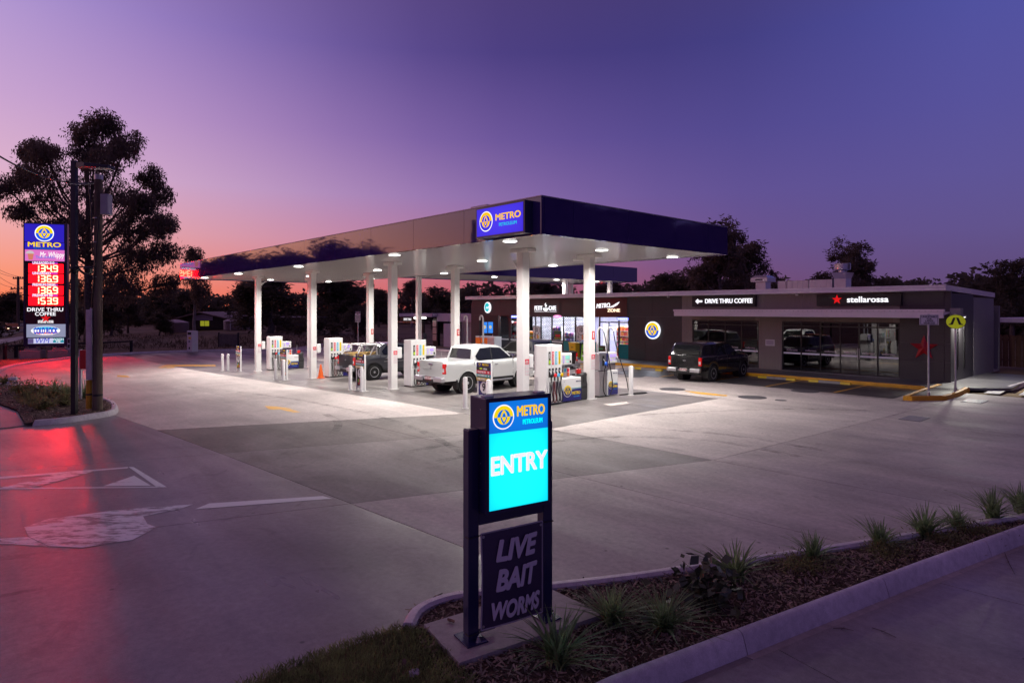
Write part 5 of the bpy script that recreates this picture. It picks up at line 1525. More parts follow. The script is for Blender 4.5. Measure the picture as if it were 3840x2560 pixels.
for k in range(6):
    u = (1520, 1524, 1528, 1563, 1567, 1571)[k]
    KP('warning_stripe', W_txt, u, u + 1.6, 1205, 1209, -.645, -.641, cb)
for u in (1522, 1577): KP('hanger', M_steel, u, u + 1, 1187, 1205, -.6, -.57)
# ------------------------------------------------------------------ things along the shop front
def wheelie(u, v, m, label, lab=None):
    p = gp(u, v, FZ)
    t = thing('wheelie_bin', label, 'bin', p, TH, None)
    mb = MB(); mb.add([(-.24, -.26, .06), (.24, -.26, .06), (.24, .26, .06), (-.24, .26, .06), (-.29, -.33, .95), (.29, -.33, .95), (.29, .33, .95), (-.29, .33, .95)], [(0, 3, 2, 1), (4, 5, 6, 7), (0, 1, 5, 4), (1, 2, 6, 5), (2, 3, 7, 6), (3, 0, 4, 7)])
    mb.build('tub', m, t, bevel=.03); MB().box(-.31, .31, -.36, .36, .952, 1.03).build('lid', m, t, bevel=.03); MB().box(-.28, .28, .36, .42, .93, .97).build('handle', m, t)
    for s in (-1, 1): MB().cyl((s * .22, .24, .1), (s * .27, .24, .1), .1, n=16).build('wheel', M_rubber, t)
    if lab:
        text('BIN', .12, K_txt, t, (0, -.315, .72)); MB().box(-.2, .2, -.302, -.296, .42, .52).build('label', K_txt, t)
    return t
wheelie(2158, 1344, M_ybin, 'yellow wheelie bin outside the shop windows', 1)
wheelie(2178, 1343, mat('navy_bin', (.03, .035, .06), .5), 'dark wheelie bin tucked behind the yellow one')
def aframe(u, v, m, label, h=1.0, w=.5):
    p = gp(u, v, FZ if v < 1372 else 0)
    t = thing('sandwich_board', label, 'sign', p, TH + R(12))
    for s in (-1, 1):
        b_ = MB().box(-w / 2, w / 2, -.02, .02, 0, h).build('board', m, t, bevel=.02); b_.location = (0, s * .18, 0); b_.rotation_euler = (R(-s * -9) if s < 0 else R(9), 0, 0)
        for k in range(3): MB().box(-w * .35, w * .35, -.026, -.021, h * (.25 + k * .22), h * (.25 + k * .22) + .1).build('print', [W_txt, K_txt, GOODS[6]][k], b_)
    return t
aframe(2196, 1352, M_green, 'lime green sandwich board next to the bins')
aframe(2128, 1328, mat('brown_board', (.10, .035, .02), .6), 'dark brown poster board below the shop windows', .9)
aframe(2255, 1342, mat('chocolate_board', (.09, .05, .015), .6), 'dark poster board beside the shop doors', .8)
aframe(1785, 1293 + 8, M_green, 'small lime sign before the lit posters', .5, .4)
p0 = gp(1818, 1316, FZ)
t = thing('ice_freezer', 'orange fronted chest freezer by the side doors', 'freezer', p0, TH)
MB().box(-1.1, 1.1, 0, .7, .05, 1.05).build('cabinet', M_offwhite, t, bevel=.02); MB().box(-1.08, .3, -.012, -.002, .12, .98).build('orange_panel', mat('orange_graphic', (.65, .13, .01), .4, emit=.25), t); MB().box(.32, 1.08, -.012, -.002, .12, .98).build('grey_panel', M_steel, t); MB().box(-1.1, 1.1, 0, .7, 1.052, 1.1).build('lid', M_white, t)
p0 = gp(1852, 1312, FZ)
t = thing('blue_sign_board', 'pale blue board standing before the freezer', 'sign', p0, TH)
MB().box(-.28, .28, -.02, .02, .0, .75).build('board', mat('sky_blue_board', (.08, .30, .65), .5), t, bevel=.02); MB().box(-.2, .2, -.028, -.021, .3, .6).build('print', W_txt, t); MB().box(-.3, .3, -.12, .12, -.0, .03).build('foot', M_blackp, t)
for k, u in enumerate((1752, 1812)):
    p0 = gp(u, 1330 + k * 2)
    t = thing('hoop_post', ['white swan neck air post beside the grey service door', 'white swan neck air post before the freezer'][k], 'post', p0, TH)
    MB().tube(smoothline3([(0, 0, 0), (0, 0, 2.5), (-.05, 0, 2.75), (-.2, 0, 2.85), (-.35, 0, 2.75), (-.38, 0, 2.5)]), .06, 10).build('mast', M_offwhite, t, smooth=50)
    MB().tube(smoothline3([(-.38, 0, 2.5), (-.42, 0, 1.6), (-.35, .05, .8), (-.1, .08, .9)]), .02, 6).build('hose', M_hose, t, smooth=50); MB().cyl((0, 0, 0), (0, 0, .9), .09).build('sleeve', M_steel, t)
# ------------------------------------------------------------------ utility trucks (x forward, origin on the ground under the middle)
def wheel(parent, x, y, r=.40, w=.26, spokes=6, rimm=None):
    s = 1 if y > 0 else -1
    o = MB().lathe([(r * .62, -w * .46), (r * .9, -w * .5), (r * .97, -w * .42), (r, -w * .25), (r, w * .25), (r * .97, w * .42), (r * .9, w * .5), (r * .62, w * .46)], 36, axis='Y').build('wheel', M_rubber, parent, smooth=35)
    o.location = (x, y, r)
    ym = s * w * .40
    rim = MB()
    rim.lathe([(r * .64, ym - s * .02), (r * .64, ym + s * .025), (r * .58, ym + s * .02), (r * .56, ym - s * .03)], 32, axis='Y')
    for k in range(spokes):
        q = 2 * math.pi * k / spokes
        for dq in (-.13, .13):
            c, sn = math.cos(q + dq), math.sin(q + dq)
            n0 = len(rim.v)
            rim.box(r * .06, r * .60, ym - .012, ym + .012, -r * .045, r * .045)
            rim.v[n0:] = [(px * c - pz * sn, py, px * sn + pz * c) for px, py, pz in rim.v[n0:]]
    rim.lathe([(r * .14, ym - .02), (r * .14, ym + s * .03), (r * .08, ym + s * .035)], 16, axis='Y')
    rim.build('rim', rimm or M_alum, o, smooth=30)
    MB().lathe([(r * .60, -s * .02), (r * .60, ym - s * .035)], 24, axis='Y').build('brake_disc', M_dark, o)
    return o
def ute(name, label, loc, rz, paint, style='open', scale=1.0, plate=None, plate_m=None, emblem_='diamonds', wb=3.0, rimm=None):
    t = thing(name, label, 'utility truck', loc, rz, None, scale)
    xr, xf = -wb / 2, wb / 2
    X0, X1 = xr - 1.12, xf + .93
    cabR, cabF = -1.17, 1.02         # cab back, windscreen foot
    def hw(x):
        w = .905
        if x > X1 - .5: k = (x - X1 + .5) / .5; w -= .20 * k ** 2.2
        if x < X0 + .25: w -= .035 * ((X0 + .25 - x) / .25) ** 2
        return w
    def bot(x):
        z = .44
        if x > xf + .4: z = .40
        if x < xr - .4: z = .52
        for xw in (xr, xf):
            d2 = .49 ** 2 - (x - xw) ** 2
            if d2 > 0: z = max(z, .385 + math.sqrt(d2))
        return min(z, .86)
    def top(x):
        if x < cabR: return 1.27
        if x < cabF - .1: return 1.23 + .01 * math.sin((x - cabR) * 2)
        k = (x - cabF + .1) / (X1 - cabF + .1)
        return 1.23 - .10 * k - .20 * max(0, (k - .72) / .28) ** 2
    def flare(x):
        return sum(.028 * max(0, 1 - abs(x - xw) / .62) ** .6 for xw in (xr, xf))
    xs = sorted(set([round(x, 3) for x in np.linspace(X0, X1, 48)] + [cabR - .004, cabR + .004] + [round(xw + q, 3) for xw in (xr, xf) for q in (-.49, -.47, -.42, -.3, .3, .42, .47, .49)]))
    rows = []
    for x in xs:
        w, b_, t_ = hw(x), bot(x), top(x); fl = flare(x)
        h_ = t_ - b_
        out = [(w * .965 + fl, b_), (w * .985 + fl, b_ + h_ * .22), (w + fl * .8, b_ + h_ * .45), (w + .004, b_ + h_ * .68), (w - .012, t_ - .10), (w - .035, t_ - .03), (w - .075, t_)]
        if x < cabR and style != 'canopy':
            out += [(w - .13, t_ - .004), (w - .14, t_ - .03), (w - .15, .74), (0, .74)]
        else:
            cr = .035 if x > cabF else .01
            out += [(w - .16, t_ + cr * .4), (w - .32, t_ + cr * .7), (w * .35, t_ + cr), (0, t_ + cr * 1.1)]
        rows.append([(x, y, z) for y, z in out])
    mb = MB()
    mb.grid(rows); mb.grid([[(x, -y, z) for x, y, z in r] for r in rows])
    for r in (rows[0], rows[-1]):
        x = r[0][0]
        tz = r[6][2]
        ring = [p for p in r[:7]] + [(x, -p[1], p[2]) for p in r[6::-1]]
        n0 = len(mb.v); mb.add(ring, [tuple(range(len(ring)))])
        if x < 0 and style != 'canopy':
            mb.box(x, x + .06, -.74, .74, .70, tz - .003)
        if x > 0:
            mb.add([r[6], r[8], r[9], r[10], (x, -r[9][1], r[9][2]), (x, -r[8][1], r[8][2]), (x, -r[6][1], r[6][2])], [tuple(range(7))])
    body = mb.build('body', paint, t, smooth=38)
    MB().box(xr - .55, xf + .45, -.70, .70, .30, .74).build('underbody', M_dark, t)
    for xw in (xr, xf):
        for s in (-1, 1): MB().lathe([(.46, s * .52), (.455, s * .86)], 24, axis='Y', c=(xw, 0, .385)).build('wheel_well', M_dark, t)
    for xw in (xr, xf):
        for y in (-.79, .79): wheel(t, xw, y, rimm=rimm)
    for xw in (xr, xf):
        for S in (1, -1):
            MB().tube([(xw + .49 * math.cos(q), S * (.905 + .012), .385 + .49 * math.sin(q)) for q in [R(8 + 12.6 * k) for k in range(14)]], .018, 6).build('arch_lip', M_blackp if style != 'open' or emblem_ != 'diamonds' else paint, t, smooth=60)
    # cab
    zb, zr_ = 1.20, 1.82
    def side(x, z): return .85 - (.85 - .69) * max(0, (z - zb) / (zr_ - zb)) ** 1.25
    sec = []
    prof = [(cabR, zb), (cabR + .05, 1.42), (cabR + .12, 1.64), (cabR + .18, 1.745), (cabR + .32, 1.80), (-.25, 1.835), (.12, 1.82), (.30, 1.785), (.40, 1.735), (.71, 1.50), (cabF + .06, zb)]
    mbc = MB()
    L_, R__ = [], []
    for x, z in prof:
        y = side(x, min(z, 1.785)) - (.03 if z > 1.745 else 0)
        L_.append((x, y, z)); R__.append((x, -y, z))
    mids = []
    for (x, y, z) in L_:
        cr = .018 if z > 1.70 else 0
        bulge = .03 if x > .4 else (-.015 if x < -.7 else 0)
        mids.append([(x, y, z), (x + bulge * .6, y * .6, z + cr * .8), (x + bulge, 0, z + cr), (x + bulge * .6, -y * .6, z + cr * .8), (x, -y, z)])
    mbc.grid(mids)
    for S in (1, -1):
        base = [(x, S * y, z) for x, y, z in L_]
        mbc.add(base, [tuple(range(len(base)))])
    mbc.build('cab', paint, t, smooth=30)
    def pane(nm, pts, m=M_cglass, parent=t, th=None):
        mb = MB(); mb.add(pts, [tuple(range(len(pts)))]); return mb.build(nm, m, parent, recalc=False)
    def sidepane(poly, S, nm='side_window'):
        # cab sides are flat fans; lay the pane just outside
        return pane(nm, [(x, S * (side(x, z) + .012), z) for x, z in (poly if S > 0 else poly[::-1])])
    for S in (1, -1):
        sidepane([(.90, 1.26), (.38, 1.70), (-.14, 1.735), (-.14, 1.245)], S); sidepane([(-.19, 1.245), (-.19, 1.735), (-.72, 1.715), (-1.03, 1.43), (-.98, 1.30), (-.86, 1.245)], S)
    for S in (1, -1):
        sidepane([(-.135, 1.235), (-.135, 1.745), (-.195, 1.745), (-.195, 1.235)], S, 'door_pillar').data.materials[0] = M_blackp
        MB().box(xr + .50, xf - .50, S * .885 - .03, S * .885 + .03, .425, .53).build('sill_trim', M_blackp, t, bevel=.01)
        for x0_ in (cabR + .02, .98): MB().box(x0_ - .004, x0_ + .004, S * .897 - .014, S * .897 + .014, .60 if x0_ > 0 else .92, 1.21).build('door_gap', M_dark, t)
        MB().box(xr + .55, xf - .52, S * .912 - .004, S * .912 + .004, .905, .915).build('body_crease', M_dark if paint is M_cblack else M_offwhite, t)
    MB().box(X0 - .125, X0 - .119, -.355, .355, .47, .59).build('bumper_step', M_blackp, t)
    wsb, wst = (cabF + .04, 1.24), (.44, 1.71)
    pane('windscreen', [(wsb[0] + .012, -.70, wsb[1]), (wsb[0] + .045, 0, wsb[1]), (wsb[0] + .012, .70, wsb[1]), (wst[0] + .012, .585, wst[1]), (wst[0] + .045, 0, wst[1] + .012), (wst[0] + .012, -.585, wst[1])])
    if style != 'canopy':
        pane('rear_window', [(cabR - .004, .67, 1.31), (cabR - .022, 0, 1.31), (cabR - .004, -.67, 1.31), (cabR + .095, -.61, 1.69), (cabR + .07, 0, 1.70), (cabR + .095, .61, 1.69)])
    if style == 'canopy':
        c0, c1_ = X0 + .05, cabR + .02
        rows = []
        for x, zt, yi in ((c0, 1.28, 0), (c0 + .10, 1.50, .01), (c0 + .24, 1.76, .03), (c0 + .36, 1.86, .06), (-1.6, 1.89, .06), (c1_, 1.89, .06)):
            y0 = .83 - yi
            z1 = zt
            rows.append([(x, .855, 1.265), (x, .83 - max(0, z1 - 1.4) * .10, z1 - .10 if z1 > 1.4 else z1 - .005), (x, .74 - yi, z1 - .01), (x, .3, z1 + (.02 if z1 > 1.6 else 0)), (x, -.3, z1 + (.02 if z1 > 1.6 else 0)), (x, -.74 + yi, z1 - .01), (x, -.83 + max(0, z1 - 1.4) * .10, z1 - .10 if z1 > 1.4 else z1 - .005), (x, -.855, 1.265)])
        mbk = MB(); mbk.grid(rows); mbk.add(rows[-1], [tuple(range(8))]); mbk.build('tray_canopy', paint, t, smooth=30)
        for S in (1, -1):
            pts = [(-2.15, S * .862, 1.34), (-1.25, S * .862, 1.34), (-1.25, S * .815, 1.74), (-2.08, S * .815, 1.72)]
            pane('canopy_side_window', pts if S > 0 else pts[::-1])
        pane('canopy_rear_window', [(c0 - .004, .72, 1.31), (c0 - .004, -.72, 1.31), (c0 + .20, -.66, 1.765), (c0 + .20, .66, 1.765)])
        MB().box(c0 - .05, c0 - .015, -.10, .10, 1.30, 1.325).build('canopy_handle', M_chrome, t)
    # lamps, bumpers, trim
    for S in (1, -1):
        tl = MB().box(X0 - .012, X0 + .10, S * .735 if S > 0 else -.885, .885 if S > 0 else S * .735, .80, 1.20).build('tail_lamp', M_tail, t, bevel=.02)
        MB().box(X0 - .016, X0 - .0125, S * .81 - .05, S * .81 + .05, .88, 1.02).build('reverse_lens', M_clear, tl)
        hl_ = MB().box(X1 - .32, X1 - .02, S * .62 - .13, S * .62 + .15, .88, 1.03).build('head_lamp', M_clear, t, bevel=.03)
        mr_ = MB().box(.78, .92, S * .89 if S > 0 else -1.08, 1.08 if S > 0 else -.89, 1.22, 1.41).build('mirror', M_blackp if style == 'canopy' else (M_chrome if emblem_ == 'diamonds' else paint), t, bevel=.04, seg=3)
        for x in (.0, -.80):
            MB().box(x - .09, x + .09, S * .905 if S > 0 else -.945, .945 if S > 0 else -.905, 1.045, 1.075).build('door_handle', M_chrome, t, bevel=.01)
        for x in (-.165,):
            MB().box(x - .004, x + .004, S * .900 - (.012), S * .900 + .012, .55, 1.2).build('door_gap', M_dark, t)
        MB().box(xr + .62, xf - .60, S * .90 - .07, S * .90 + .07, .38, .44).build('side_step', M_alum if emblem_ == 'diamonds' else M_blackp, t, bevel=.015)
        MB().box(xr - .56, xr - .52, S * .80 - .12, S * .80 + .12, .20, .56).build('mud_flap', M_blackp, t)
    bm_ = MB(); bm_.box(X0 - .17, X0 + .02, -.88, -.36, .50, .68); bm_.box(X0 - .17, X0 + .02, .36, .88, .50, .68); bm_.box(X0 - .12, X0 + .02, -.359, .359, .46, .60)
    rb = bm_.build('rear_bumper', M_alum, t, bevel=.03)
    MB().box(X0 - .10, X0 + .05, -.80, .80, .42, .50).build('tow_bar', M_dark, t, bevel=.01)
    if plate:
        pp = MB().box(X0 - .135, X0 - .125, -.19, .19, .55, .67).build('number_plate', plate_m or M_maroon, t)
        text(plate, .11, W_txt if plate_m is None else mat('maroon_lettering', (.25, .02, .03), .5), pp, (X0 - .139, 0, .61), R(-90), bold=.015)
    th_ = MB().box(X0 - .018, X0 - .002, -.13, .13, 1.12, 1.18).build('tailgate_handle', M_chrome if emblem_ == 'diamonds' else paint, t, bevel=.01)
    MB().box(X0 - .006, X0 - .001, -.735, .735, .66, .672).build('tailgate_gap', M_dark, t)
    if emblem_ == 'diamonds':
        mb = MB()
        for q in (90, 210, 330):
            c, s_ = math.cos(R(q)), math.sin(R(q)); px, pz = -s_, c
            r_ = .07; wv = .02
            mb.prism([(0, 0), (c * r_ / 2 + px * wv, s_ * r_ / 2 + pz * wv), (c * r_, s_ * r_), (c * r_ / 2 - px * wv, s_ * r_ / 2 - pz * wv)], -.012, 0)
        e_ = mb.build('badge', M_chrome, t); e_.location = (X0 - .002, 0, .98); e_.rotation_euler = (0, 0, R(-90))
    else:
        e_ = MB().prism([(.09 * math.cos(q), .04 * math.sin(q)) for q in [2 * math.pi * k / 20 for k in range(20)]], -.014, 0).build('badge', M_chrome, t); e_.location = (X0 - .002, 0, 1.03); e_.rotation_euler = (0, 0, R(-90))
    gr = MB(); gr.box(X1 - .06, X1 + .012, -.52, .52, .62, .90); gr.build('grille', M_blackp, t, bevel=.03)
    MB().box(X1 - .16, X1 + .07, -.78, .78, .40, .60).build('front_bumper', paint, t, bevel=.06, seg=3)
    # cabin furniture
    for y in (-.36, .36):
        for x in (.0, -.62):
            MB().box(x - .12, x + .06, y - .22, y + .22, 1.0, 1.42).build('seat_back', M_dark, t, bevel=.05)
    return t
HN = math.atan2(NY, NX)
def ute_at(u, v, S_=-1, wbh=1.5, scale=1.0, ang=HN):
    """world position from the ground contact of the near-side rear wheel"""
    p = gp(u, v)
    off = Matrix.Rotation(ang, 3, 'Z') @ Vector((-wbh, S_ * .84, 0)) * scale
    q = p - off; return (q.x, q.y, p.z)
wu = ute('pickup_truck', 'white dual cab utility truck with open tray refuelling at the pumps', ute_at(1750, 1473, ang=HN + R(2)), HN + R(2), M_cwhite, 'open', 1.0, 'LM573UR')
bu = ute('pickup_truck', 'black utility truck with a tray canopy parked before the cafe', ute_at(2673, 1430, scale=.93, ang=HN + R(2)), HN + R(2), M_cblack, 'canopy', .93, '649 VPQ', mat('white_plate', (.6, .55, .55), .5), 'oval', wb=3.1)
gx_, gy_ = ab(15.0, 8.3)
gu = ute('pickup_truck', 'graphite utility truck driving past the shop behind the white truck', (gx_, gy_, G(gx_, gy_)), TH + R(180) + R(6), M_cgrey, 'open', 1.0, None, None, 'oval')
ou = ute('pickup_truck', 'old dark utility truck with a pale pipe rack between the middle pumps', ute_at(1402, 1424, scale=.96), HN, M_cold, 'open', .96, None, None, 'oval', rimm=M_steel)
mb = MB()
for S in (-1, 1):
    mb.tube([(-2.4, S * .78, 1.27), (-2.1, S * .72, 1.78), (-1.3, S * .72, 1.78), (-1.25, S * .74, 1.2)], .035, 8); mb.tube([(-1.7, S * .74, 1.2), (-1.35, S * .72, 1.78)], .03, 8)
for x in (-2.1, -1.3): mb.tube([(x, -.72, 1.78), (x, .72, 1.78)], .035, 8)
mb.build('pipe_rack', M_offwhite, ou, smooth=40)
mb = MB(); rr = random.Random(4)
for k in range(40):
    x, y, z = rr.uniform(-2.3, -1.2), rr.uniform(-.55, .55), 1.22 + rr.uniform(0, .16)
    mb.tube([(x - .3, y + rr.uniform(-.1, .1), z), (x + .3, y + rr.uniform(-.1, .1), z + rr.uniform(-.05, .05))], .02, 5)
o = mb.build('straw_bundle', mat('straw', (.45, .30, .10), .8), ou); o['kind'] = 'stuff'
# a car far off along the street, rear lamps lit
def far_car(u, v, label, rz, m):
    p = gp(u, v)
    t = thing('distant_car', label, 'car', p, rz)
    mb = MB(); mb.prism([(-2.1, .3), (2.1, .3), (2.15, .7), (1.2, .9), (.5, 1.4), (-1.0, 1.42), (-1.7, .95), (-2.15, .9)], -.85, .85); mb.build('body', m, t, bevel=.08)
    MB().prism([(.55, 1.33), (1.1, .92), (-1.55, .95), (-.98, 1.35)], -.86, .86).build('side_glass', M_cglass, t)
    for S in (-1, 1):
        MB().box(-2.17, -2.12, S * .62 - .12, S * .62 + .12, .62, .8).build('tail_lamp', L_tailg, t); MB().box(2.08, 2.17, S * .62 - .13, S * .62 + .13, .55, .7).build('head_lamp', L_head, t)
        for x in (-1.35, 1.35): MB().cyl((x, S * .86, .33), (x, S * .66, .33), .33, n=18).build('wheel', M_rubber, t)
far_car(45, 1242, 'pale orange car with lit lamps out on the street', math.atan2(-DY, -DX) + R(180), mat('orange_car_paint', (.5, .16, .05), .35, coat=.6))
far_car(150, 1222, 'dark car with lit lamps farther along the street', math.atan2(-DY, -DX) + R(180), M_cgrey)

# ------------------------------------------------------------------ the lit ENTRY sign in the foreground
pL, pR = gp(1766, 2394, .12), gp(2043, 2308, .12)
vv = Vector((pR.x - pL.x, pR.y - pL.y)); SW = vv.length; sang = math.atan2(vv.y, vv.x)
pad = empty('sign_pad')
M_r = Matrix.Rotation(sang, 2)
padp = pxy([(1590, 2385), (2052, 2240), (2262, 2345), (1722, 2535)])
lay('concrete_pad', padp, M_pad, .12, .15, pad)
ent = thing('entry_sign', 'navy post sign with lit cyan ENTRY panel on a concrete pad', 'sign', (pL.x, pL.y, .12), sang)
ST = 2.26
for k, x in enumerate((0, SW)):
    po = MB().box(x - .055, x + .055, -.055, .055, 0, ST - .30).build('post', M_navy, ent, bevel=.006)
    MB().box(x - .11, x + .11, -.14, .14, 0, .014).build('base_plate', M_navy, po, bevel=.003)
    for s in (-1, 1):
        MB().lathe([(.026, .014), (.026, .02), (.018, .021), (.018, .045), (.008, .047), (.008, .065)], 6, c=(x + .02, s * .105, 0)).build('anchor_bolt', M_steel, po)
    MB().box(x - .05, x + .05, -.05, .05, ST - .299, ST - .295).build('post_cap', M_navy, po)
bxw0, bxw1 = .06, SW - .06
zf0, zf1 = 1.225, 2.255
cab_ = MB(); cab_.box(bxw0 - .0, bxw1 + .0, -.17, .13, zf0 - .035, ST); cb_ = cab_.build('light_box', M_navy, ent, bevel=.008)
MB().box(.056, SW - .056, -.05, .05, zf0 - .16, zf0 - .045).build('cross_rail', M_navy, ent, bevel=.004)
yf = -.176
fm = MB()
fm.box(bxw0 - .004, bxw0 + .03, yf - .012, yf + .004, zf0 - .035, ST + .004); fm.box(bxw1 - .03, bxw1 + .004, yf - .012, yf + .004, zf0 - .035, ST + .004); fm.box(bxw0 + .03, bxw1 - .03, yf - .012, yf + .004, ST - .035, ST + .004); fm.box(bxw0 + .03, bxw1 - .03, yf - .012, yf + .004, zf0 - .035, zf0)
fm.build('face_frame', M_navy, cb_)
fx0, fx1 = bxw0 + .031, bxw1 - .031; fw = fx1 - fx0
hsp = zf1 - (zf1 - zf0) * .31
MB().box(fx0, fx1, yf - .004, yf + .004, zf0, hsp - .001).build('cyan_panel', B_entry, cb_)
MB().box(fx0, fx1, yf - .004, yf + .004, hsp, zf1 - .028).build('blue_panel', B_entryblue, cb_)
MB().box(fx0, fx1, yf - .004, yf + .004, zf1 - .027, zf1 + .008).build('cyan_strip', L_cyan, cb_)
hc = (hsp + zf1 - .03) / 2
emblem(cb_, (fx0 + fw * .235, yf - .005, hc), fw * .175, L_w1, E_('glow_entry_yellow', (250, 216, 20), 1.0), L_entryblue, step=.0025)
text('METRO', .135, E_('glow_entry_gold', (255, 205, 30), 1.0), cb_, (fx0 + fw * .70, yf - .008, hc + .035), bold=.02, fit=fw * .48)
text('PETROLEUM', .065, L_cyan, cb_, (fx0 + fw * .73, yf - .008, hc - .068), bold=.015, fit=fw * .34)
text('ENTRY', .235, mat('pale_vinyl_lettering', (.75, .7, .72), .5, emit=.9, ecol=(.97, .94, .95)), cb_, (fx0 + fw * .5, yf - .008, zf0 + (hsp - zf0) * .56), bold=.03, fit=fw * .96)
for x in (bxw0 + .03, bxw1 - .1): MB().box(x, x + .1, -.10, -.02, ST + .001, ST + .012).build('lifting_lug', M_offwhite, cb_, bevel=.004)
for k in range(4): MB().lathe([(.006, 0), (.006, .004)], 8, axis='X' if False else 'Z', c=(bxw0 - .002, -.08, 1.4 + k * .25)).build('rivet', M_steel, cb_)
# hung banner
ban = thing('banner', 'dark purple LIVE BAIT WORMS banner tied between the sign posts', 'banner', (pL.x, pL.y, .12), sang)
zb0, zb1 = .085, .985
rows = []
for k in range(13):
    s = k / 12; x = .075 + (SW - .15) * s; sag = -.045 * math.sin(math.pi * s) - .06
    rows.append([(x, sag - .02 * math.sin(math.pi * j / 6) * (1 - s), zb0 + (zb1 - zb0) * j / 6 + .018 * math.sin(math.pi * s)) for j in range(7)])
M_ban = mat('banner_vinyl', (.055, .036, .08), .45, var=.1)
mb = MB(); mb.grid(rows); mb.grid([[(x, y + .006, z) for x, y, z in r] for r in rows])
mb.build('banner_sheet', M_ban, ban, smooth=60, recalc=False)
M_hem = mat('banner_hem', (.42, .38, .42), .6)
for e_ in (rows[0], rows[-1], [r[0] for r in rows], [r[-1] for r in rows]):
    MB().tube([(x, y - .002, z) for x, y, z in e_], .007, 6).build('hem', M_hem, ban, smooth=60)
def on_banner(o):
    # bend flat letters on to the hung sheet
    me = o.data
    for v in me.vertices:
        x = o.location.x + v.co.x; s = min(1, max(0, (x - .075) / (SW - .15)))
        v.co.z += .045 * math.sin(math.pi * s) + .06 + .02 + .006
    o.location.y = 0
for s, z, sz, ft in (('LIVE', .80, .27, .47), ('BAIT', .52, .27, .47), ('WORMS', .24, .22, .55)):
    o = text(s, sz, G_txt, ban, (SW * .5, 0, z), bold=.04, shear=.22, fit=ft, ext=.002, name='banner_lettering'); on_banner(o)
for x, z in ((.075, zb1), (SW - .075, zb1), (.075, zb0), (SW - .075, zb0)):
    sx_ = -1 if x < .2 else 1
    MB().tube([(x, -.06, z - .01), (x + sx_ * .05, -.064, z - .015), (x + sx_ * .132, -.064, z - .02), (x + sx_ * .135, 0, z - .02)], .006, 6).build('cable_tie', M_blackp, ban)
    MB().lathe([(.014, -.066), (.014, -.06)], 12, axis='Y', c=(x + (.02 if x < .2 else -.02), -.004, z - .03 if z > .5 else z + .03)).build('eyelet', M_steel, ban)
cd_ = thing('cable_conduit', 'ribbed grey conduit lying at the foot of the entry sign', 'conduit', (pL.x, pL.y, .12), sang)
mb = MB()
for k in range(22): mb.lathe([(.020, 0), (.024, .004), (.020, .008)], 10, c=(0, 0, k * .009))
mb.xf(Matrix.Translation((.06, -.0, .055)) @ Matrix.Rotation(R(90), 4, 'Y')); mb.build('conduit', M_steel, cd_, smooth=60)

# ------------------------------------------------------------------ price board
bl_, br_ = gp(122, 1340), gp(226, 1338)
vv = Vector((br_.x - bl_.x, br_.y - bl_.y)); PW = vv.length; pang = math.atan2(vv.y, vv.x)
D_ = (bl_.y + br_.y) / 2; pz0 = (bl_.z + br_.z) / 2
pyl = thing('price_board', 'tall lit fuel price board with red digits on two concrete footings', 'sign', ((bl_.x + br_.x) / 2, D_, pz0), pang)
k_ = D_ / FPX
zz = lambda v: H - (v - VH) * k_ - pz0
W2 = (235 - 102) * k_ / math.cos(pang) / 2
for s in (-1, 1):
    x = s * PW / 2
    fo = MB().box(x - .7, x + .7, -.55, .55, -.15, zz(1312)).build('footing', M_foot, pyl, bevel=.04)
    MB().box(x - .45, x + .45, -.35, .35, zz(1312) + .001, zz(1304)).build('footing_cap', M_foot, fo, bevel=.03)
    MB().box(x - .4, x + .4, -.3, .3, zz(1304), zz(1303) + .03).build('base_plate', M_navy, fo)
    for q in range(4): MB().cyl((x - .3 + .2 * q, -.25, zz(1303)), (x - .3 + .2 * q, -.25, zz(1303) + .14), .035, n=8).build('anchor_bolt', M_navy, fo)
    MB().box(x - .2, x + .2, -.15, .15, zz(1303), zz(1296)).build('leg', M_navy, pyl)
MB().box(-W2, W2, -.22, .22, zz(1297), zz(838)).build('frame', M_navy, pyl, bevel=.02)
px_ = lambda x: ((x - 270) / 400.0) * 2 * W2         # from enlarged picture columns 62..470
pv = lambda y: zz(820 + y * .3315)
Y0 = -.235
def ppanel(nm, x0, x1, y0, y1, m, dy=0.0, parent=None):
    return MB().box(px_(x0), px_(x1), Y0 - dy - .012, Y0 - dy, pv(y1), pv(y0)).build(nm, m, parent or pyl)
hd = ppanel('emblem_panel', 82, 442, 68, 268, L_pylonblue)
emblem(hd, (px_(262), Y0 - .013, pv(170)), (pv(170) - pv(262)) * 1.0, L_w2, L_yel, E_('glow_emblem_cobalt', (30, 90, 235), 1.1), step=.006)
np_ = ppanel('name_panel', 84, 444, 274, 352, L_pylonblue)
text('METRO', (pv(272) - pv(330)) * 1.25, L_yel, np_, (px_(262), Y0 - .02, pv(300)), bold=.02, fit=(px_(412) - px_(110)))
text('PETROLEUM', (pv(330) - pv(354)) * 1.2, E_('glow_petrol_blue', (20, 110, 190), .8), np_, (px_(262), Y0 - .02, pv(342)), bold=.02, fit=(px_(356) - px_(166)))
mw = ppanel('pink_panel', 86, 446, 356, 482, L_pink)
text('Mr. Whippy', .62, L_w1, mw, (px_(330), Y0 - .02, pv(412)), bold=.012, shear=.2, fit=px_(440) - px_(215)); text('Thick SHAKES', .3, E_('glow_periwinkle', (110, 130, 225), 1.0), mw, (px_(270), Y0 - .02, pv(440)), bold=.02, fit=px_(356) - px_(182))
cup = MB(); cx = px_(130)
cup.prism([(px_(110), pv(402)), (px_(166), pv(402)), (px_(156), pv(470)), (px_(120), pv(470))], Y0 - .02, Y0 - .014); cup.build('paper_cup', E_('glow_cup_orange', (225, 130, 110), .9), mw)
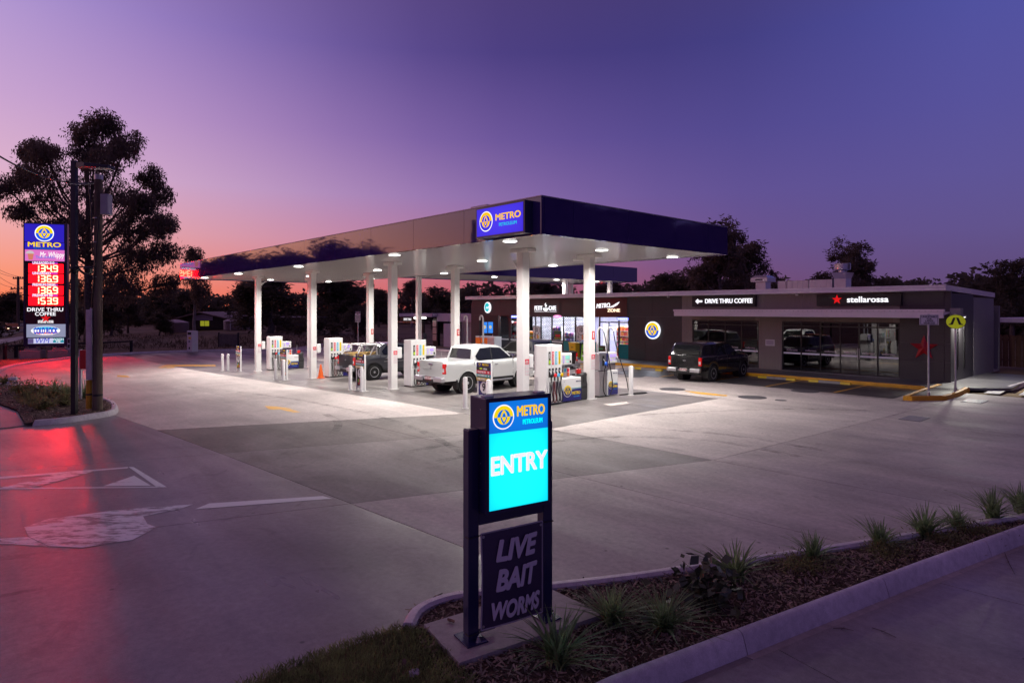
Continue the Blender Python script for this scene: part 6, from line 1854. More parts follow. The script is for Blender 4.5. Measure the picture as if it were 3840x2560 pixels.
MB().prism([(px_(90), pv(402)), (px_(174), pv(402)), (px_(158), pv(375)), (px_(130), pv(366)), (px_(104), pv(378))], Y0 - .026, Y0 - .021).build('cup_lid', E_('glow_cup_lid', (215, 200, 205), .9), mw)
led = ppanel('led_board', 84, 456, 486, 992, mat('led_board_black', (.03, .004, .005), .4))
SEG = {'0': 'abcdef', '1': 'bc', '2': 'abged', '3': 'abgcd', '4': 'fgbc', '5': 'afgcd', '6': 'afgedc', '7': 'abc', '8': 'abcdefg', '9': 'abcfgd'}
def digits(s, x0, x1, y0, y1):
    ppanel('red_glow_panel', 118, 436, y0 - 14, y1 + 12, L_red, .002, led)
    n_ = 4; wd = (x1 - x0) / n_
    for i, ch in enumerate(s.replace('.', '')):
        a_, b_ = x0 + i * wd + wd * .10, x0 + (i + 1) * wd - wd * .10; m_ = (y0 + y1) / 2; tk = (y1 - y0) * .15; tx_ = wd * .17
        mb = MB()
        def bar(q0, q1, r0, r1): mb.box(px_(q0), px_(q1), Y0 - .04, Y0 - .016, pv(r1), pv(r0))
        for g in SEG[ch]:
            if g == 'a': bar(a_ + tx_ * .6, b_ - tx_ * .6, y0, y0 + tk)
            if g == 'd': bar(a_ + tx_ * .6, b_ - tx_ * .6, y1 - tk, y1)
            if g == 'g': bar(a_ + tx_ * .6, b_ - tx_ * .6, m_ - tk / 2, m_ + tk / 2)
            if g == 'f': bar(a_, a_ + tx_, y0 + tk * .5, m_ - tk * .25)
            if g == 'e': bar(a_, a_ + tx_, m_ + tk * .25, y1 - tk * .5)
            if g == 'b': bar(b_ - tx_, b_, y0 + tk * .5, m_ - tk * .25)
            if g == 'c': bar(b_ - tx_, b_, m_ + tk * .25, y1 - tk * .5)
        mb.build('led_digit', L_dig, led)
    q = x0 + 3 * wd
    MB().box(px_(q - 7), px_(q + 3), Y0 - .04, Y0 - .016, pv(y1), pv(y1 - (y1 - y0) * .13)).build('decimal_point', L_dig, led)
for s, tx_, y in (('134.9', 'UNLEADED E10', 505), ('136.9', 'UNLEADED', 621), ('136.9', 'PREMIUM DIESEL', 750), ('153.9', 'PREMIUM 98', 869)):
    digits(s, 165, 392, y + 22, y + 100)
    gl = ppanel('grade_strip', 150, 384, y - 11, y + 9, L_lilac, .006, led)
    text(tx_, .30, L_w1, led, (px_(155), Y0 - .03, pv(y)), bold=.02, align='LEFT', fit=(px_(372) - px_(158)) * (len(tx_) / 14 * .55 + .45))
ck = ppanel('coffee_panel', 90, 452, 996, 1186, mat('dark_maroon_panel', (.05, .015, .015), .4))
text('DRIVE THRU', .40, L_w2, ck, (px_(270), Y0 - .025, pv(1029)), bold=.01, fit=px_(436) - px_(108)); text('COFFEE', .40, L_w2, ck, (px_(272), Y0 - .025, pv(1078)), bold=.01, fit=px_(368) - px_(180))
bevel_star(.36, Y0 - .02, L_star, ck).location = (px_(275), 0, pv(1127)); text('stellarossa', .42, L_w1, ck, (px_(274), Y0 - .02, pv(1159)), bold=.02, fit=px_(346) - px_(204))
cr_ = ppanel('ice_cream_panel', 100, 456, 1192, 1338, L_grey)
ell = lambda cx, cy, rx, ry, a0=0, a1=360: [(px_(cx) + (px_(cx + rx) - px_(cx)) * math.cos(R(a)), pv(cy) + (pv(cy) - pv(cy + ry)) * math.sin(R(a))) for a in np.linspace(a0, a1, 29)[:-1 if a1 - a0 == 360 else None]]
MB().prism(ell(274, 1264, 134, 50), Y0 - .02, Y0 - .013).build('oval', L_w1, cr_)
MB().prism(ell(274, 1264, 128, 45, 15, 165), Y0 - .026, Y0 - .021).build('oval_sky', E_('glow_oval_sky', (70, 190, 235), 1.0), cr_); MB().prism(ell(274, 1264, 128, 45, 205, 335), Y0 - .026, Y0 - .021).build('oval_red', E_('glow_oval_red', (235, 80, 80), 1.0), cr_)
text('COLD ROCK', .62, E_('glow_cobalt_letters', (40, 70, 205), 1.0), cr_, (px_(274), Y0 - .034, pv(1268)), bold=.05, fit=px_(384) - px_(166)); text('ice', .2, L_w1, cr_, (px_(240), Y0 - .034, pv(1301)), bold=.02); text('creamery', .2, L_w1, cr_, (px_(290), Y0 - .034, pv(1301)), bold=.02)
wm_ = ppanel('wash_panel', 114, 440, 1350, 1408, E_('glow_wash_white', (205, 205, 240), 1.0)); ppanel('wash_teal', 342, 440, 1350, 1400, E_('glow_wash_teal', (30, 150, 170), .9), .013, wm_); ppanel('wash_grey', 114, 164, 1352, 1406, E_('glow_wash_grey', (110, 95, 150), .7), .013, wm_)
text('WM', .6, E_('glow_wash_letters', (60, 70, 200), 1.0), wm_, (px_(240), Y0 - .03, pv(1379)), bold=-.0, shear=.2, fit=px_(300) - px_(172)); text('WASH', .26, L_w1, wm_, (px_(390), Y0 - .035, pv(1365)), bold=.0); text('ME', .26, L_w1, wm_, (px_(390), Y0 - .035, pv(1388)), bold=.0)

# ------------------------------------------------------------------ poles on the planted island
pb = gp(279, 1555, .1)
lp = thing('light_pole', 'black square steel light pole with a flat floodlight arm', 'light pole', pb, 0)
kk = pb.y / FPX; lz = lambda v: H - (v - VH) * kk - pb.z
MB().box(-.072, .072, -.072, .072, -.1, lz(603)).build('mast', M_black, lp, bevel=.008)
MB().box(-.074, .074, -.074, .074, lz(1152), lz(1146)).build('joint_band', M_black, lp)
arm = MB(); x0, x1 = .073, (418 - 279) * kk
arm.add([(x0, -.06, lz(630)), (x0, .06, lz(630)), (x0, .06, lz(610)), (x0, -.06, lz(610)), (x0 + .35, -.2, lz(628)), (x0 + .35, .2, lz(628)), (x0 + .35, .2, lz(614)), (x0 + .35, -.2, lz(614)), (x1, -.19, lz(633)), (x1, .19, lz(633)), (x1, .17, lz(623)), (x1, -.17, lz(623))],
        [(0, 1, 2, 3), (0, 4, 5, 1), (3, 2, 6, 7), (0, 3, 7, 4), (1, 5, 6, 2), (4, 8, 9, 5), (7, 6, 10, 11), (4, 7, 11, 8), (5, 9, 10, 6), (8, 11, 10, 9)])
ao = arm.build('floodlight', M_black, lp)
for k in range(6): MB().box(x0 + .55 + k * .085, x0 + .60 + k * .085, -.14, .14, lz(634.5), lz(632)).build('lens_strip', M_offwhite, ao)
sg = MB().box(-.16, -.074, -.08, -.06, lz(1308), lz(1268)).build('small_sign', W_txt, lp); MB().box(-.15, -.084, -.084, -.081, lz(1286), lz(1271)).build('sign_print', K_txt, sg); MB().box(-.15, -.084, -.084, -.081, lz(1304), lz(1290)).build('sign_print', K_txt, sg)
cmb = MB(); cmb.box(.07, .62, -.03, .03, lz(1003), lz(998)); cm_ = cmb.build('camera_arm', M_black, lp)
for x in (.08, .5): MB().lathe([(.14, lz(1010)), (.12, lz(1003)), (.05, lz(1000))], 16, c=(x, -.1, 0)).build('dome_camera', M_dark, cm_, smooth=50); MB().lathe([(.02, lz(1028)), (.09, lz(1024)), (.12, lz(1010))], 16, c=(x, -.1, 0)).build('camera_dome', M_cglass, cm_, smooth=50)
tp_ = gp(366, 1540, .1)
tw = thing('timber_pole', 'weathered round timber power pole with a metal cap beside the light pole', 'power pole', tp_, 0)
kk2 = tp_.y / FPX; tz = lambda v: H - (v - VH) * kk2 - tp_.z; tX = lambda u: (u - 366) * kk2
MB().tube([(0, 0, -.2), (0, 0, 1.5), (.01, 0, 4), (tX(370), 0, tz(668))], [.145, .14, .125, .115], 20).build('trunk', M_timber, tw, smooth=60)
MB().lathe([(.125, tz(674)), (.128, tz(658)), (.10, tz(655))], 20, c=(tX(370), 0, 0)).build('metal_cap', M_steel, tw, smooth=40)
bx_ = MB().box(tX(387), tX(415), -.16, .10, tz(806), tz(730)).build('meter_box', mat('grey_box_plastic', (.40, .38, .42), .5), tw, bevel=.015)
for v0, v1 in ((734, 766), (770, 802)): MB().box(tX(390), tX(412), -.168, -.161, tz(v1), tz(v0)).build('box_panel', MATS['grey_box_plastic'], bx_, bevel=.004)
tr_ = MB().box(tX(334), tX(357), -.16, .08, tz(1422), tz(1161)).build('conduit_cover', M_steel, tw, bevel=.01)
for v0, v1 in ((1168, 1286), (1296, 1415)): MB().box(tX(338), tX(353), -.168, -.161, tz(v1), tz(v0)).build('cover_panel', M_steel, tr_)
MB().box(tX(343), tX(352), -.08, .02, tz(1161), tz(1154)).build('cover_cap', M_steel, tw)
MB().tube([(tX(338), -.06, tz(1530)), (tX(339), -.06, tz(1424))], [.085, .085], 18).build('yellow_guard', mat('yellow_guard_plastic', (.62, .32, .01), .5, var=.12, vscale=5), tw, smooth=50)
MB().tube([(tX(338), -.06, tz(1480)), (tX(338), -.06, tz(1474))], .09, 18).build('strap', M_blackp, tw); MB().tube([(0, 0, tz(1484)), (0, 0, tz(1476))], .147, 20).build('strap', M_blackp, tw)
for v in (820, 910, 1040): MB().tube([(.0, 0, tz(v)), (.0, 0, tz(v - 3))], .128, 20).build('steel_band', M_steel, tw)
MB().tube(smoothline3([(tX(382), -.13, tz(815)), (tX(380), -.15, tz(850)), (tX(372), -.15, tz(950)), (tX(362), -.15, tz(1060)), (tX(352), -.1, tz(1155))]), .022, 8).build('cable', M_hose, tw, smooth=60)
MB().tube(smoothline3([(tX(350), -.05, tz(683)), (tX(340), -.1, tz(700)), (tX(350), -.12, tz(760)), (tX(356), -.14, tz(900)), (tX(358), -.12, tz(960))]), .02, 8).build('cable', M_hose, tw, smooth=60)
wire = thing('service_wire', 'black overhead wire sagging in to the timber pole', 'wire', tp_, 0)
e0 = Vector((tX(352), 0, tz(684)))
e1 = at(-260, 390, 14.0) - tp_
pts = []
for k in range(25):
    s = k / 24; q = e0.lerp(e1, s); q.z -= 1.0 * 4 * s * (1 - s) * .55; pts.append(q)
MB().tube(pts, .022, 6).build('strand', M_hose, wire, smooth=60); MB().tube([q + Vector((.0, .03, -.03)) for q in pts[:6]], .016, 6).build('sleeve', M_steel, wire, smooth=60)
rp = gp(302, 1500, .1)
rb_ = thing('red_box', 'small red box on a slim grey post behind the light pole', 'post box', rp, 0)
k3 = rp.y / FPX; rz_ = lambda v: H - (v - VH) * k3 - rp.z
MB().box(-.04, .04, -.04, .04, -.1, rz_(1310)).build('post', M_steel, rb_, bevel=.006); MB().box(.042, (331 - 302) * k3, -.12, .12, rz_(1382), rz_(1312)).build('box', M_red, rb_, bevel=.02)
pw = at(68, 1249, 118); pw.z = G(pw.x, pw.y)
dp = thing('distant_power_pole', 'distant timber power pole with crossarms beside the street', 'power pole', pw, 0)
kk4 = 118 / FPX; dz_ = lambda v: H - (v - VH) * kk4 - pw.z
MB().tube([(0, 0, 0), (0, 0, dz_(1036))], [.28, .2], 10).build('trunk', M_timber, dp, smooth=60)
for v, w in ((1044, 19), (1082, 28)):
    ar = MB().box(-w * kk4, w * kk4, -.1, .1, dz_(v + 2), dz_(v - 2)).build('crossarm', M_timber, dp)
    for s in (-.9, -.45, .45, .9): MB().cyl((s * w * kk4, 0, dz_(v - 2)), (s * w * kk4, 0, dz_(v - 6)), .09, n=8).build('insulator', M_dark, ar)
for k, (v, off) in enumerate(((1044, -17), (1044, 17), (1082, -25), (1082, 25))):
    w_ = thing('power_line', ['upper outer', 'upper inner', 'lower outer', 'lower inner'][k] + ' thin power line running to the distant pole', 'wire', pw, 0)
    e0 = Vector((off * kk4, 0, dz_(v - 6))); e1 = at(-300 + k * 40, 760 + k * 30, 60) - pw
    MB().tube([e0.lerp(e1, s / 16) - Vector((0, 0, 1.5 * 4 * (s / 16) * (1 - s / 16))) for s in range(17)], .03, 4).build('strand', M_hose, w_)

for (u, v, D, lb) in ((-260, 390, 14.0, 'street pole just out of the picture that the service wire runs from'), (-240, 800, 60.0, 'street pole out of the picture that the thin power lines run from')):
    q = at(u, v, D); g_ = G(q.x, q.y)
    t = thing('street_pole', lb, 'power pole', (q.x, q.y + .2, g_), 0)
    MB().tube([(0, 0, -.2), (0, 0, q.z - g_ + .5)], [.17, .13], 14).build('trunk', M_timber, t, smooth=60)
    if D < 20:
        MB().cyl((.0, -.17, q.z - g_), (.0, -.25, q.z - g_), .05, n=8).build('insulator', M_dark, t); continue
    ar = MB().box(-1.6, 1.6, -.22, -.1, q.z - g_ - .1, q.z - g_ + .05).build('crossarm', M_timber, t)
    for x in (-1.4, -.7, .7, 1.4): MB().cyl((x, -.16, q.z - g_ + .05), (x, -.16, q.z - g_ + .2), .04, n=8).build('insulator', M_dark, ar)
# ------------------------------------------------------------------ small posts and signs
ap = gp(722, 1318, .1)
aw_ = thing('air_tower', 'white slim air and water tower at the far kerb', 'air tower', ap, R(-35))
MB().box(-.42, .42, -.28, .28, 0, 1.85).build('cabinet', M_white, aw_, bevel=.03); MB().box(-.3, .3, -.288, -.281, 1.5, 1.72).build('logo_panel', M_dark, aw_); MB().box(-.12, .25, -.288, -.281, 1.12, 1.3).build('gauge', M_yel, aw_); MB().lathe([(.11, -.29), (.11, -.281)], 16, axis='Y', c=(0, 0, .32)).build('dial', M_dark, aw_); text('AIR', .2, D_txt, aw_, (.0, -.29, .9), bold=.02)
cp = gp(1342, 1316)
cs = thing('caution_sign', 'white CAUTION notice on a thin pole beyond the pumps', 'sign', cp, R(-20))
kc = cp.y / FPX; cz_ = lambda v: H - (v - VH) * kc - cp.z
MB().cyl((0, .03, 0), (0, .03, cz_(1168)), .045, n=10).build('pole', M_steel, cs); bd = MB().box(-11.5 * kc, 11.5 * kc, -.03, -.0, cz_(1207), cz_(1167)).build('board', W_txt, cs); MB().box(-11.5 * kc, 11.5 * kc, -.036, -.031, cz_(1175), cz_(1167)).build('header', K_txt, bd)
text('CAUTION', .19, W_txt, bd, (0, -.04, cz_(1171)), bold=.02, fit=18 * kc); text('NO\nCARAVANS\nTRAILERS\nOR BUSES\nBEYOND\nTHIS POINT', .115, K_txt, bd, (0, -.036, cz_(1191)), bold=.02)
def pole_sign(u, v, vt, name, label):
    p = gp(u, v, .12)
    t = thing(name, label, 'sign', p, TH + R(38))
    k = p.y / FPX; z_ = lambda q: H - (q - VH) * k - p.z
    MB().cyl((0, 0, -.05), (0, 0, z_(vt)), .033, n=12).build('pole', M_steel, t, smooth=50); MB().lathe([(.055, -.01), (.055, .14), (.035, .15)], 12).build('sleeve', M_steel, t)
    return t, k, z_
t, k, z_ = pole_sign(3482, 1483, 1177, 'warning_sign', 'white UNSUITABLE FOR LARGE VEHICLES sign on a steel pole')
w = 33 * k
b_ = MB().box(-w, w, -.05, -.036, z_(1218), z_(1180)).build('board', W_txt, t, bevel=.004)
fr = MB(); fr.box(-w + .03, w - .03, -.053, -.051, z_(1183), z_(1181.5)); fr.box(-w + .03, w - .03, -.053, -.051, z_(1216.5), z_(1215)); fr.box(-w + .03, -w + .045, -.053, -.051, z_(1215), z_(1183)); fr.box(w - .045, w - .03, -.053, -.051, z_(1215), z_(1183)); fr.build('border', K_txt, b_)
for s, q in (('UNSUITABLE', 1188), ('FOR', 1196), ('LARGE', 1203), ('VEHICLES', 1211)): text(s, .088, K_txt, b_, (0, -.054, z_(q)), bold=.015)
t, k, z_ = pole_sign(3583, 1466, 1176, 'crossing_sign', 'round yellow pedestrian crossing sign on a steel pole')
t.rotation_euler = (0, 0, TH + R(25))
r_ = 32 * k; zc = z_(1206)
M_fl = mat('fluoro_yellow', (.50, .56, .01), .45, emit=.25, ecol=(.6, .65, .02))
MB().prism([(r_ * math.cos(q), zc + r_ * .84 * math.sin(q)) for q in [2 * math.pi * j / 36 for j in range(36)]], -.05, -.037).build('rim', K_txt, t)
di = MB().prism([(r_ * .96 * math.cos(q), zc + r_ * .80 * math.sin(q)) for q in [2 * math.pi * j / 36 for j in range(36)]], -.054, -.051).build('disc', M_fl, t)
for s in (-1, 1):
    MB().prism([(s * r_ * .02, zc + r_ * .48), (s * r_ * .26, zc + r_ * .48), (s * r_ * .52, zc - r_ * .22), (s * r_ * .72, zc - r_ * .30), (s * r_ * .70, zc - r_ * .38), (s * r_ * .30, zc - r_ * .34)], -.060, -.055).build('striding_leg', K_txt, di)
for k_, (u, v) in enumerate(((3665, 1316), (3690, 1330))): pass
# low rail fence behind the price board
rf_ = thing('rail_fence', 'low dark timber rail fence behind the price board', 'fence', gp(40, 1345), 0)
o_ = rf_.location
pts_ = [gp(18, 1344), gp(60, 1338), gp(265, 1330), gp(380, 1324), gp(492, 1317)]
for p in pts_: MB().box(p.x - o_.x - .09, p.x - o_.x + .09, p.y - o_.y - .09, p.y - o_.y + .09, p.z - o_.z - .1, p.z - o_.z + 1.0).build('post', M_dark, rf_)
for i in range(len(pts_) - 1):
    A, B = pts_[i] - o_, pts_[i + 1] - o_
    MB().tube([A + Vector((0, 0, .92)), B + Vector((0, 0, .92))], .07, 4).build('rail', M_dark, rf_)
# paling fence and carport frame at the edge of the yard
fa_, fb_ = gp(3728, 1372), gp(4000, 1390)
pf = thing('paling_fence', 'brown timber paling fence beyond the cafe side wall', 'fence', fa_, math.atan2(fb_.y - fa_.y, fb_.x - fa_.x))
Lf = math.dist(fa_[:2], fb_[:2]); hF = (1372 - 1255) * fa_.y / FPX
rr = random.Random(2); x = 0; i = 0
pal_me = MB().box(-.07, .07, -.012, .012, 0, 1).mesh('paling', M_fence)
while x < Lf:
    o = obj('paling', pal_me, pf); o.location = (x, .03 * (i % 2) + rr.uniform(-.004, .004), .02); o.scale = (rr.uniform(.93, 1.05), 1, hF * rr.uniform(.985, 1.01)); x += .155; i += 1
for z in (.35, hF - .3): MB().box(0, Lf, .05, .09, z, z + .09).build('rail', M_fence, pf)
cpt = gp(3735, 1385)
cpf = thing('carport', 'pale steel carport frame above the paling fence', 'carport', cpt, math.atan2(fb_.y - fa_.y, fb_.x - fa_.x))
hc_ = (1385 - 1208) * cpt.y / FPX
MB().box(-.06, .06, -.06, .06, 0, hc_).build('post', M_offwhite, cpf); MB().box(-.2, 7, -.08, .08, hc_, hc_ + .18).build('beam', M_roofw, cpf); MB().tube([(3.9, 0, hc_), (4.9, 0, hc_ - .9)], .05, 6).build('brace', M_offwhite, cpf); MB().box(-.3, 7, 0, 5, hc_ + .185, hc_ + .24).build('roof_sheet', M_roofw, cpf)

# ------------------------------------------------------------------ farmhouse and tanks across the paddock
def house_at(u, v, D): p = at(u, v, D); p.z = G(p.x, p.y); return p
hp = house_at(760, 1230, 104); hk = 104 / FPX
hs = thing('farmhouse', 'dark low farmhouse with a pale gable and lit window across the paddock', 'house', hp, R(-12))
hw = 126 * hk; hzz = lambda v: H - (v - VH) * hk - hp.z
MB().prism([(-hw * .82, 0), (hw * .95, 0), (hw * .95, hzz(1198)), (-.2, hzz(1176)), (-hw * .82, hzz(1200))], 0, 8).build('wall', mat('brown_brick_wall', (.05, .035, .03), .9, var=.2, vscale=2), hs)
mb = MB()
for x0, x1, z0, z1 in ((-hw * 1.05, -.2, hzz(1203), hzz(1172)), (-.2, hw * 1.15, hzz(1172), hzz(1201))):
    mb.add([(x0, -.8, z0), (x1, -.8, z1), (x1, 8.8, z1), (x0, 8.8, z0), (x0, -.8, z0 + .16), (x1, -.8, z1 + .16), (x1, 8.8, z1 + .16), (x0, 8.8, z0 + .16)], [(0, 3, 2, 1), (4, 5, 6, 7), (0, 1, 5, 4), (1, 2, 6, 5), (2, 3, 7, 6), (3, 0, 4, 7)])
hroof = mb.build('roof', mat('house_roof_sheet', (.22, .16, .15), .6, var=.1), hs); MB().box(2.3, 2.7, 3, 3.5, hzz(1190), hzz(1168)).build('chimney', M_dark, hroof)
MB().prism([(-1.2, hzz(1201)), (1.9, hzz(1201)), (1.9, hzz(1186)), (-.2, hzz(1178)), (-1.2, hzz(1181))], -.06, -.01).build('gable_sheet', mat('gable_board', (.38, .33, .36), .7), hs)
wn_ = MB().box(-.4, 1.2, -.05, -.01, hzz(1222), hzz(1203)).build('window', L_wind, hs); MB().box(.38, .44, -.07, -.051, hzz(1222), hzz(1203)).build('mullion', M_frame, wn_)
MB().box(4.2, 5.2, -.05, -.01, 0, 2.0).build('door', M_dark, hs)
def tank(u, v, D, r, h, label):
    p = house_at(u, v, D); t = thing('water_tank', label, 'water tank', p, 0)
    prof = []; n_ = 14
    for k in range(n_): prof += [(r, h * k / n_), (r + .04, h * (k + .5) / n_)]
    MB().lathe(prof + [(r, h)], 36).build('wall', mat('tank_steel', (.34, .26, .26), .5, .3), t, smooth=50); MB().lathe([(r + .05, h + .001), (r + .05, h + .06), (r * .15, h + .5), (.02, h + .52)], 36).build('lid', mat('tank_lid', (.42, .34, .34), .5, .3), t, smooth=30); MB().cyl((.2, -r - .1, 0), (.2, -r - .1, h), .08, n=8).build('downpipe', M_offwhite, t)
tank(661, 1243, 98, 1.75, 1.45, 'corrugated round water tank at the near end of the farmhouse')
tank(875, 1241, 100, 1.4, 1.4, 'second corrugated water tank at the far end of the farmhouse')
sh = house_at(1105, 1235, 95)
s_ = thing('garden_shed', 'pale flat roofed shed half hidden by shrubs behind the pumps', 'shed', sh, R(-10)); MB().box(-3, 3, 0, 3, 0, 2.0).build('wall', mat('shed_wall', (.12, .11, .12), .8), s_); MB().box(-3.4, 3.6, -.5, 3.4, 2.0, 2.15).build('roof', mat('shed_roof', (.40, .36, .42), .5), s_)
pn = gp(857, 1302)
t = thing('metal_gate', 'small rusty mesh panel leaning in the paddock behind the pumps', 'fence panel', pn, R(-15)); MB().box(-1.1, 1.1, -.03, .03, .05, 1.35).build('sheet', mat('weathered_sheet', (.16, .13, .11), .8, var=.3), t); MB().box(-1.2, -1.1, -.06, .06, 0, 1.5).build('post', M_dark, t); MB().box(1.1, 1.2, -.06, .06, 0, 1.5).build('post', M_dark, t)
# ------------------------------------------------------------------ vegetation
def leafcloud(name, P, size, mats, seed=0, droop=.6, aspect=.30, parent=None, mi=None):
    """one leaf-shaped quad for every point"""
    rg = np.random.default_rng(seed)
    n_ = len(P); P = np.asarray(P, float)
    s = size * rg.uniform(.6, 1.35, n_)
    th = rg.uniform(0, 2 * np.pi, n_)
    pit = rg.normal(-droop, .55, n_)
    ax = np.stack([np.cos(th) * np.cos(pit), np.sin(th) * np.cos(pit), np.sin(pit)], 1)
    rv = rg.normal(0, 1, (n_, 3)); sd = np.cross(ax, rv); sd /= np.linalg.norm(sd, axis=1)[:, None] + 1e-9
    w = (s * aspect)[:, None]; L_ = s[:, None]
    V = np.empty((n_, 4, 3))
    V[:, 0] = P; V[:, 1] = P + ax * L_ * .45 + sd * w * .5; V[:, 2] = P + ax * L_; V[:, 3] = P + ax * L_ * .45 - sd * w * .5
    me = bpy.data.meshes.new(name)
    me.vertices.add(n_ * 4); me.vertices.foreach_set('co', V.reshape(-1).astype(np.float32))
    me.loops.add(n_ * 4); me.loops.foreach_set('vertex_index', np.arange(n_ * 4, dtype=np.int32))
    me.polygons.add(n_); me.polygons.foreach_set('loop_start', np.arange(0, n_ * 4, 4, dtype=np.int32)); me.polygons.foreach_set('loop_total', np.full(n_, 4, dtype=np.int32))
    for m in (mats if isinstance(mats, (list, tuple)) else [mats]): me.materials.append(m)
    me.update(calc_edges=True); me.validate()
    return me
def tree_meshes(lobes, seed, trunk_r, fork_z, leaf, clumps, per, bark=M_bark, lm=M_leaf, lean=(0, 0), clump_r=.75, droop=.6, depth_k=1.0, ntr=1):
    """lobes: (x, y, z, r). returns trunk mesh and crown mesh"""
    rg = np.random.default_rng(seed); rr = random.Random(seed)
    mb = MB(); pts = []
    fork = Vector((lean[0] * .4, lean[1] * .4, fork_z))
    for k in range(ntr):
        o = Vector((rr.uniform(-.6, .6), rr.uniform(-.6, .6), 0)) * (k > 0)
        mb.tube([o + Vector((0, 0, -.3)), o + fork * .5 + Vector((rr.uniform(-.2, .2), rr.uniform(-.2, .2), 0)), o * .6 + fork], [trunk_r * 1.15, trunk_r * .95, trunk_r * .8], 8)
    ttop = max(l_[2] for l_ in lobes)
    main = [fork, Vector((lean[0] * .7, lean[1] * .7, fork_z + (ttop - fork_z) * .45)), Vector((lean[0], lean[1], ttop * .93))]
    mb.tube(main, [trunk_r * .8, trunk_r * .5, trunk_r * .12], 7)
    for (x, y, z, r) in lobes:
        c = Vector((x, y, z))
        k = min(.95, max(0, (z - fork_z) / max(.1, ttop - fork_z)) * .55); base = main[0].lerp(main[1], min(1, k * 2)) if k < .5 else main[1].lerp(main[2], (k - .5) * 2)
        mid = base.lerp(c, .55) + Vector((rr.uniform(-.1, .1) * r, rr.uniform(-.1, .1) * r, -.18 * (c - base).length * .5))
        tip = c + Vector((0, 0, r * .45))
        mb.tube([base, mid, c, tip], [trunk_r * .34, trunk_r * .22, trunk_r * .12, .015], 5)
        for q in range(clumps):
            d_ = Vector((rr.gauss(0, 1), rr.gauss(0, 1), rr.gauss(0, .85)))
            if d_.length < 1e-3: continue
            d_ = d_.normalized() * r * (rr.random() ** .36)
            d_.z *= .95
            e_ = c + d_
            if q % 2 == 0: mb.tube([c.lerp(mid, .25), c + d_ * .5 + Vector((0, 0, -.05 * r)), e_], [trunk_r * .09, trunk_r * .05, .008], 4, caps=False)
            cr = clump_r * rr.uniform(.55, 1.15)
            P = rg.normal(0, 1, (per, 3)); P /= np.linalg.norm(P, axis=1)[:, None]; P *= (rg.random(per) ** .5)[:, None] * cr
            P[:, 2] *= 1.0
            P[:, 2] -= .2 * cr
            pts.append(P + np.array(e_))
    tm = mb.mesh('trunk', bark, 60, False)
    return tm, leafcloud('crown', np.concatenate(pts), leaf, lm, seed, droop)
def plant_tree(name, label, cat, loc, ms, rz=0, s=1.0, group=None):
    t = thing(name, label, cat, loc, rz, group)
    t.scale = (s, s, s) if not isinstance(s, tuple) else s
    obj('trunk', ms[0], t); obj('crown', ms[1], t)
    return t
# the big gum at the street corner: lobes read off the photograph
D0 = 74.0; k0 = D0 / FPX
base = at(330, 1240, D0); base.z = G(base.x, base.y)
LB = [(360, 470, 62), (305, 492, 48), (420, 520, 62), (472, 560, 55), (395, 455, 40), (150, 556, 48), (212, 585, 58), (105, 560, 30), (90, 640, 46), (40, 655, 34), (75, 710, 46), (110, 785, 42), (240, 660, 70), (340, 590, 74), (300, 560, 50),
      (440, 630, 66), (505, 640, 46), (540, 700, 42), (450, 735, 76), (340, 720, 84), (555, 770, 56), (598, 770, 32), (605, 830, 46), (650, 850, 38), (560, 860, 60), (480, 860, 76), (370, 860, 76), (625, 940, 42), (545, 960, 56), (450, 960, 70), (320, 960, 76),
      (250, 830, 56), (185, 740, 50), (150, 850, 42), (210, 930, 52), (480, 1060, 66), (380, 1070, 70), (560, 1060, 46), (280, 1070, 60)]
rr = random.Random(11)
lob = []
for u, v, r in LB:
    y = rr.uniform(-3.2, 3.2); q = at(u, v, D0) - base; lob.append((q.x, y, q.z, r * k0))
bigm = tree_meshes([(a, b, c, r * 1.1) for a, b, c, r in lob], 5, .5, 4.5, .40, 36, 44, clump_r=.95, droop=1.0, lm=M_leaf, ntr=2)
plant_tree('gum_tree', 'tall spreading gum tree rising behind the price board', 'tree', base, bigm)
# template trees
def rand_lobes(seed, h, w, n_, low=.35):
    rr = random.Random(seed); o = []
    for k in range(n_):
        z = h * (low + (1 - low) * rr.random() ** .8); e = math.sin(math.pi * min(1, max(.12, (z / h - low) / (1 - low) * .8 + .2))) 
        a = rr.uniform(0, 6.28); q = w * .5 * e * rr.uniform(.15, .85); r = rr.uniform(.11, .17) * (h + w) * .55
        o.append((math.cos(a) * q, math.sin(a) * q, z - r * .4, r))
    return o
T = [tree_meshes(rand_lobes(21, 12, 9, 13, .25), 21, .3, 2.4, .55, 15, 44, lm=M_leaf2, clump_r=.9, droop=.3),
     tree_meshes(rand_lobes(22, 15, 8, 13, .38), 22, .34, 4.0, .55, 15, 44, lm=M_leaf, clump_r=.9, bark=M_barkpale),
     tree_meshes(rand_lobes(23, 9, 11, 14, .2), 23, .35, 1.6, .55, 15, 44, lm=M_leaf2, clump_r=.95, droop=.2),
     tree_meshes(rand_lobes(24, 7, 6, 9, .12), 24, .2, .9, .45, 15, 44, lm=M_leaf2, clump_r=.8, droop=.2),
     tree_meshes(rand_lobes(25, 16, 10, 15, .30), 25, .36, 3.6, .5, 18, 52, lm=M_leaf, clump_r=.85, bark=M_barkpale)]
def tr(i, u, D, top_v, label, rz=0.0, wide=1.0, name='tree'):
    hs_ = (12, 15, 9, 7, 16)
    p = at(u, 1161, D); p.z = G(p.x, p.y)
    hgt = H + (VH - top_v) * D / FPX - p.z
    s = hgt / (hs_[i] * 1.04)
    return plant_tree(name, label, 'tree', p, T[i], rz, (s * wide, s * wide, s), 'trees round the site')
tr(1, 730, 92, 925, 'slender tree rising just past the end of the canopy', .4, .8)
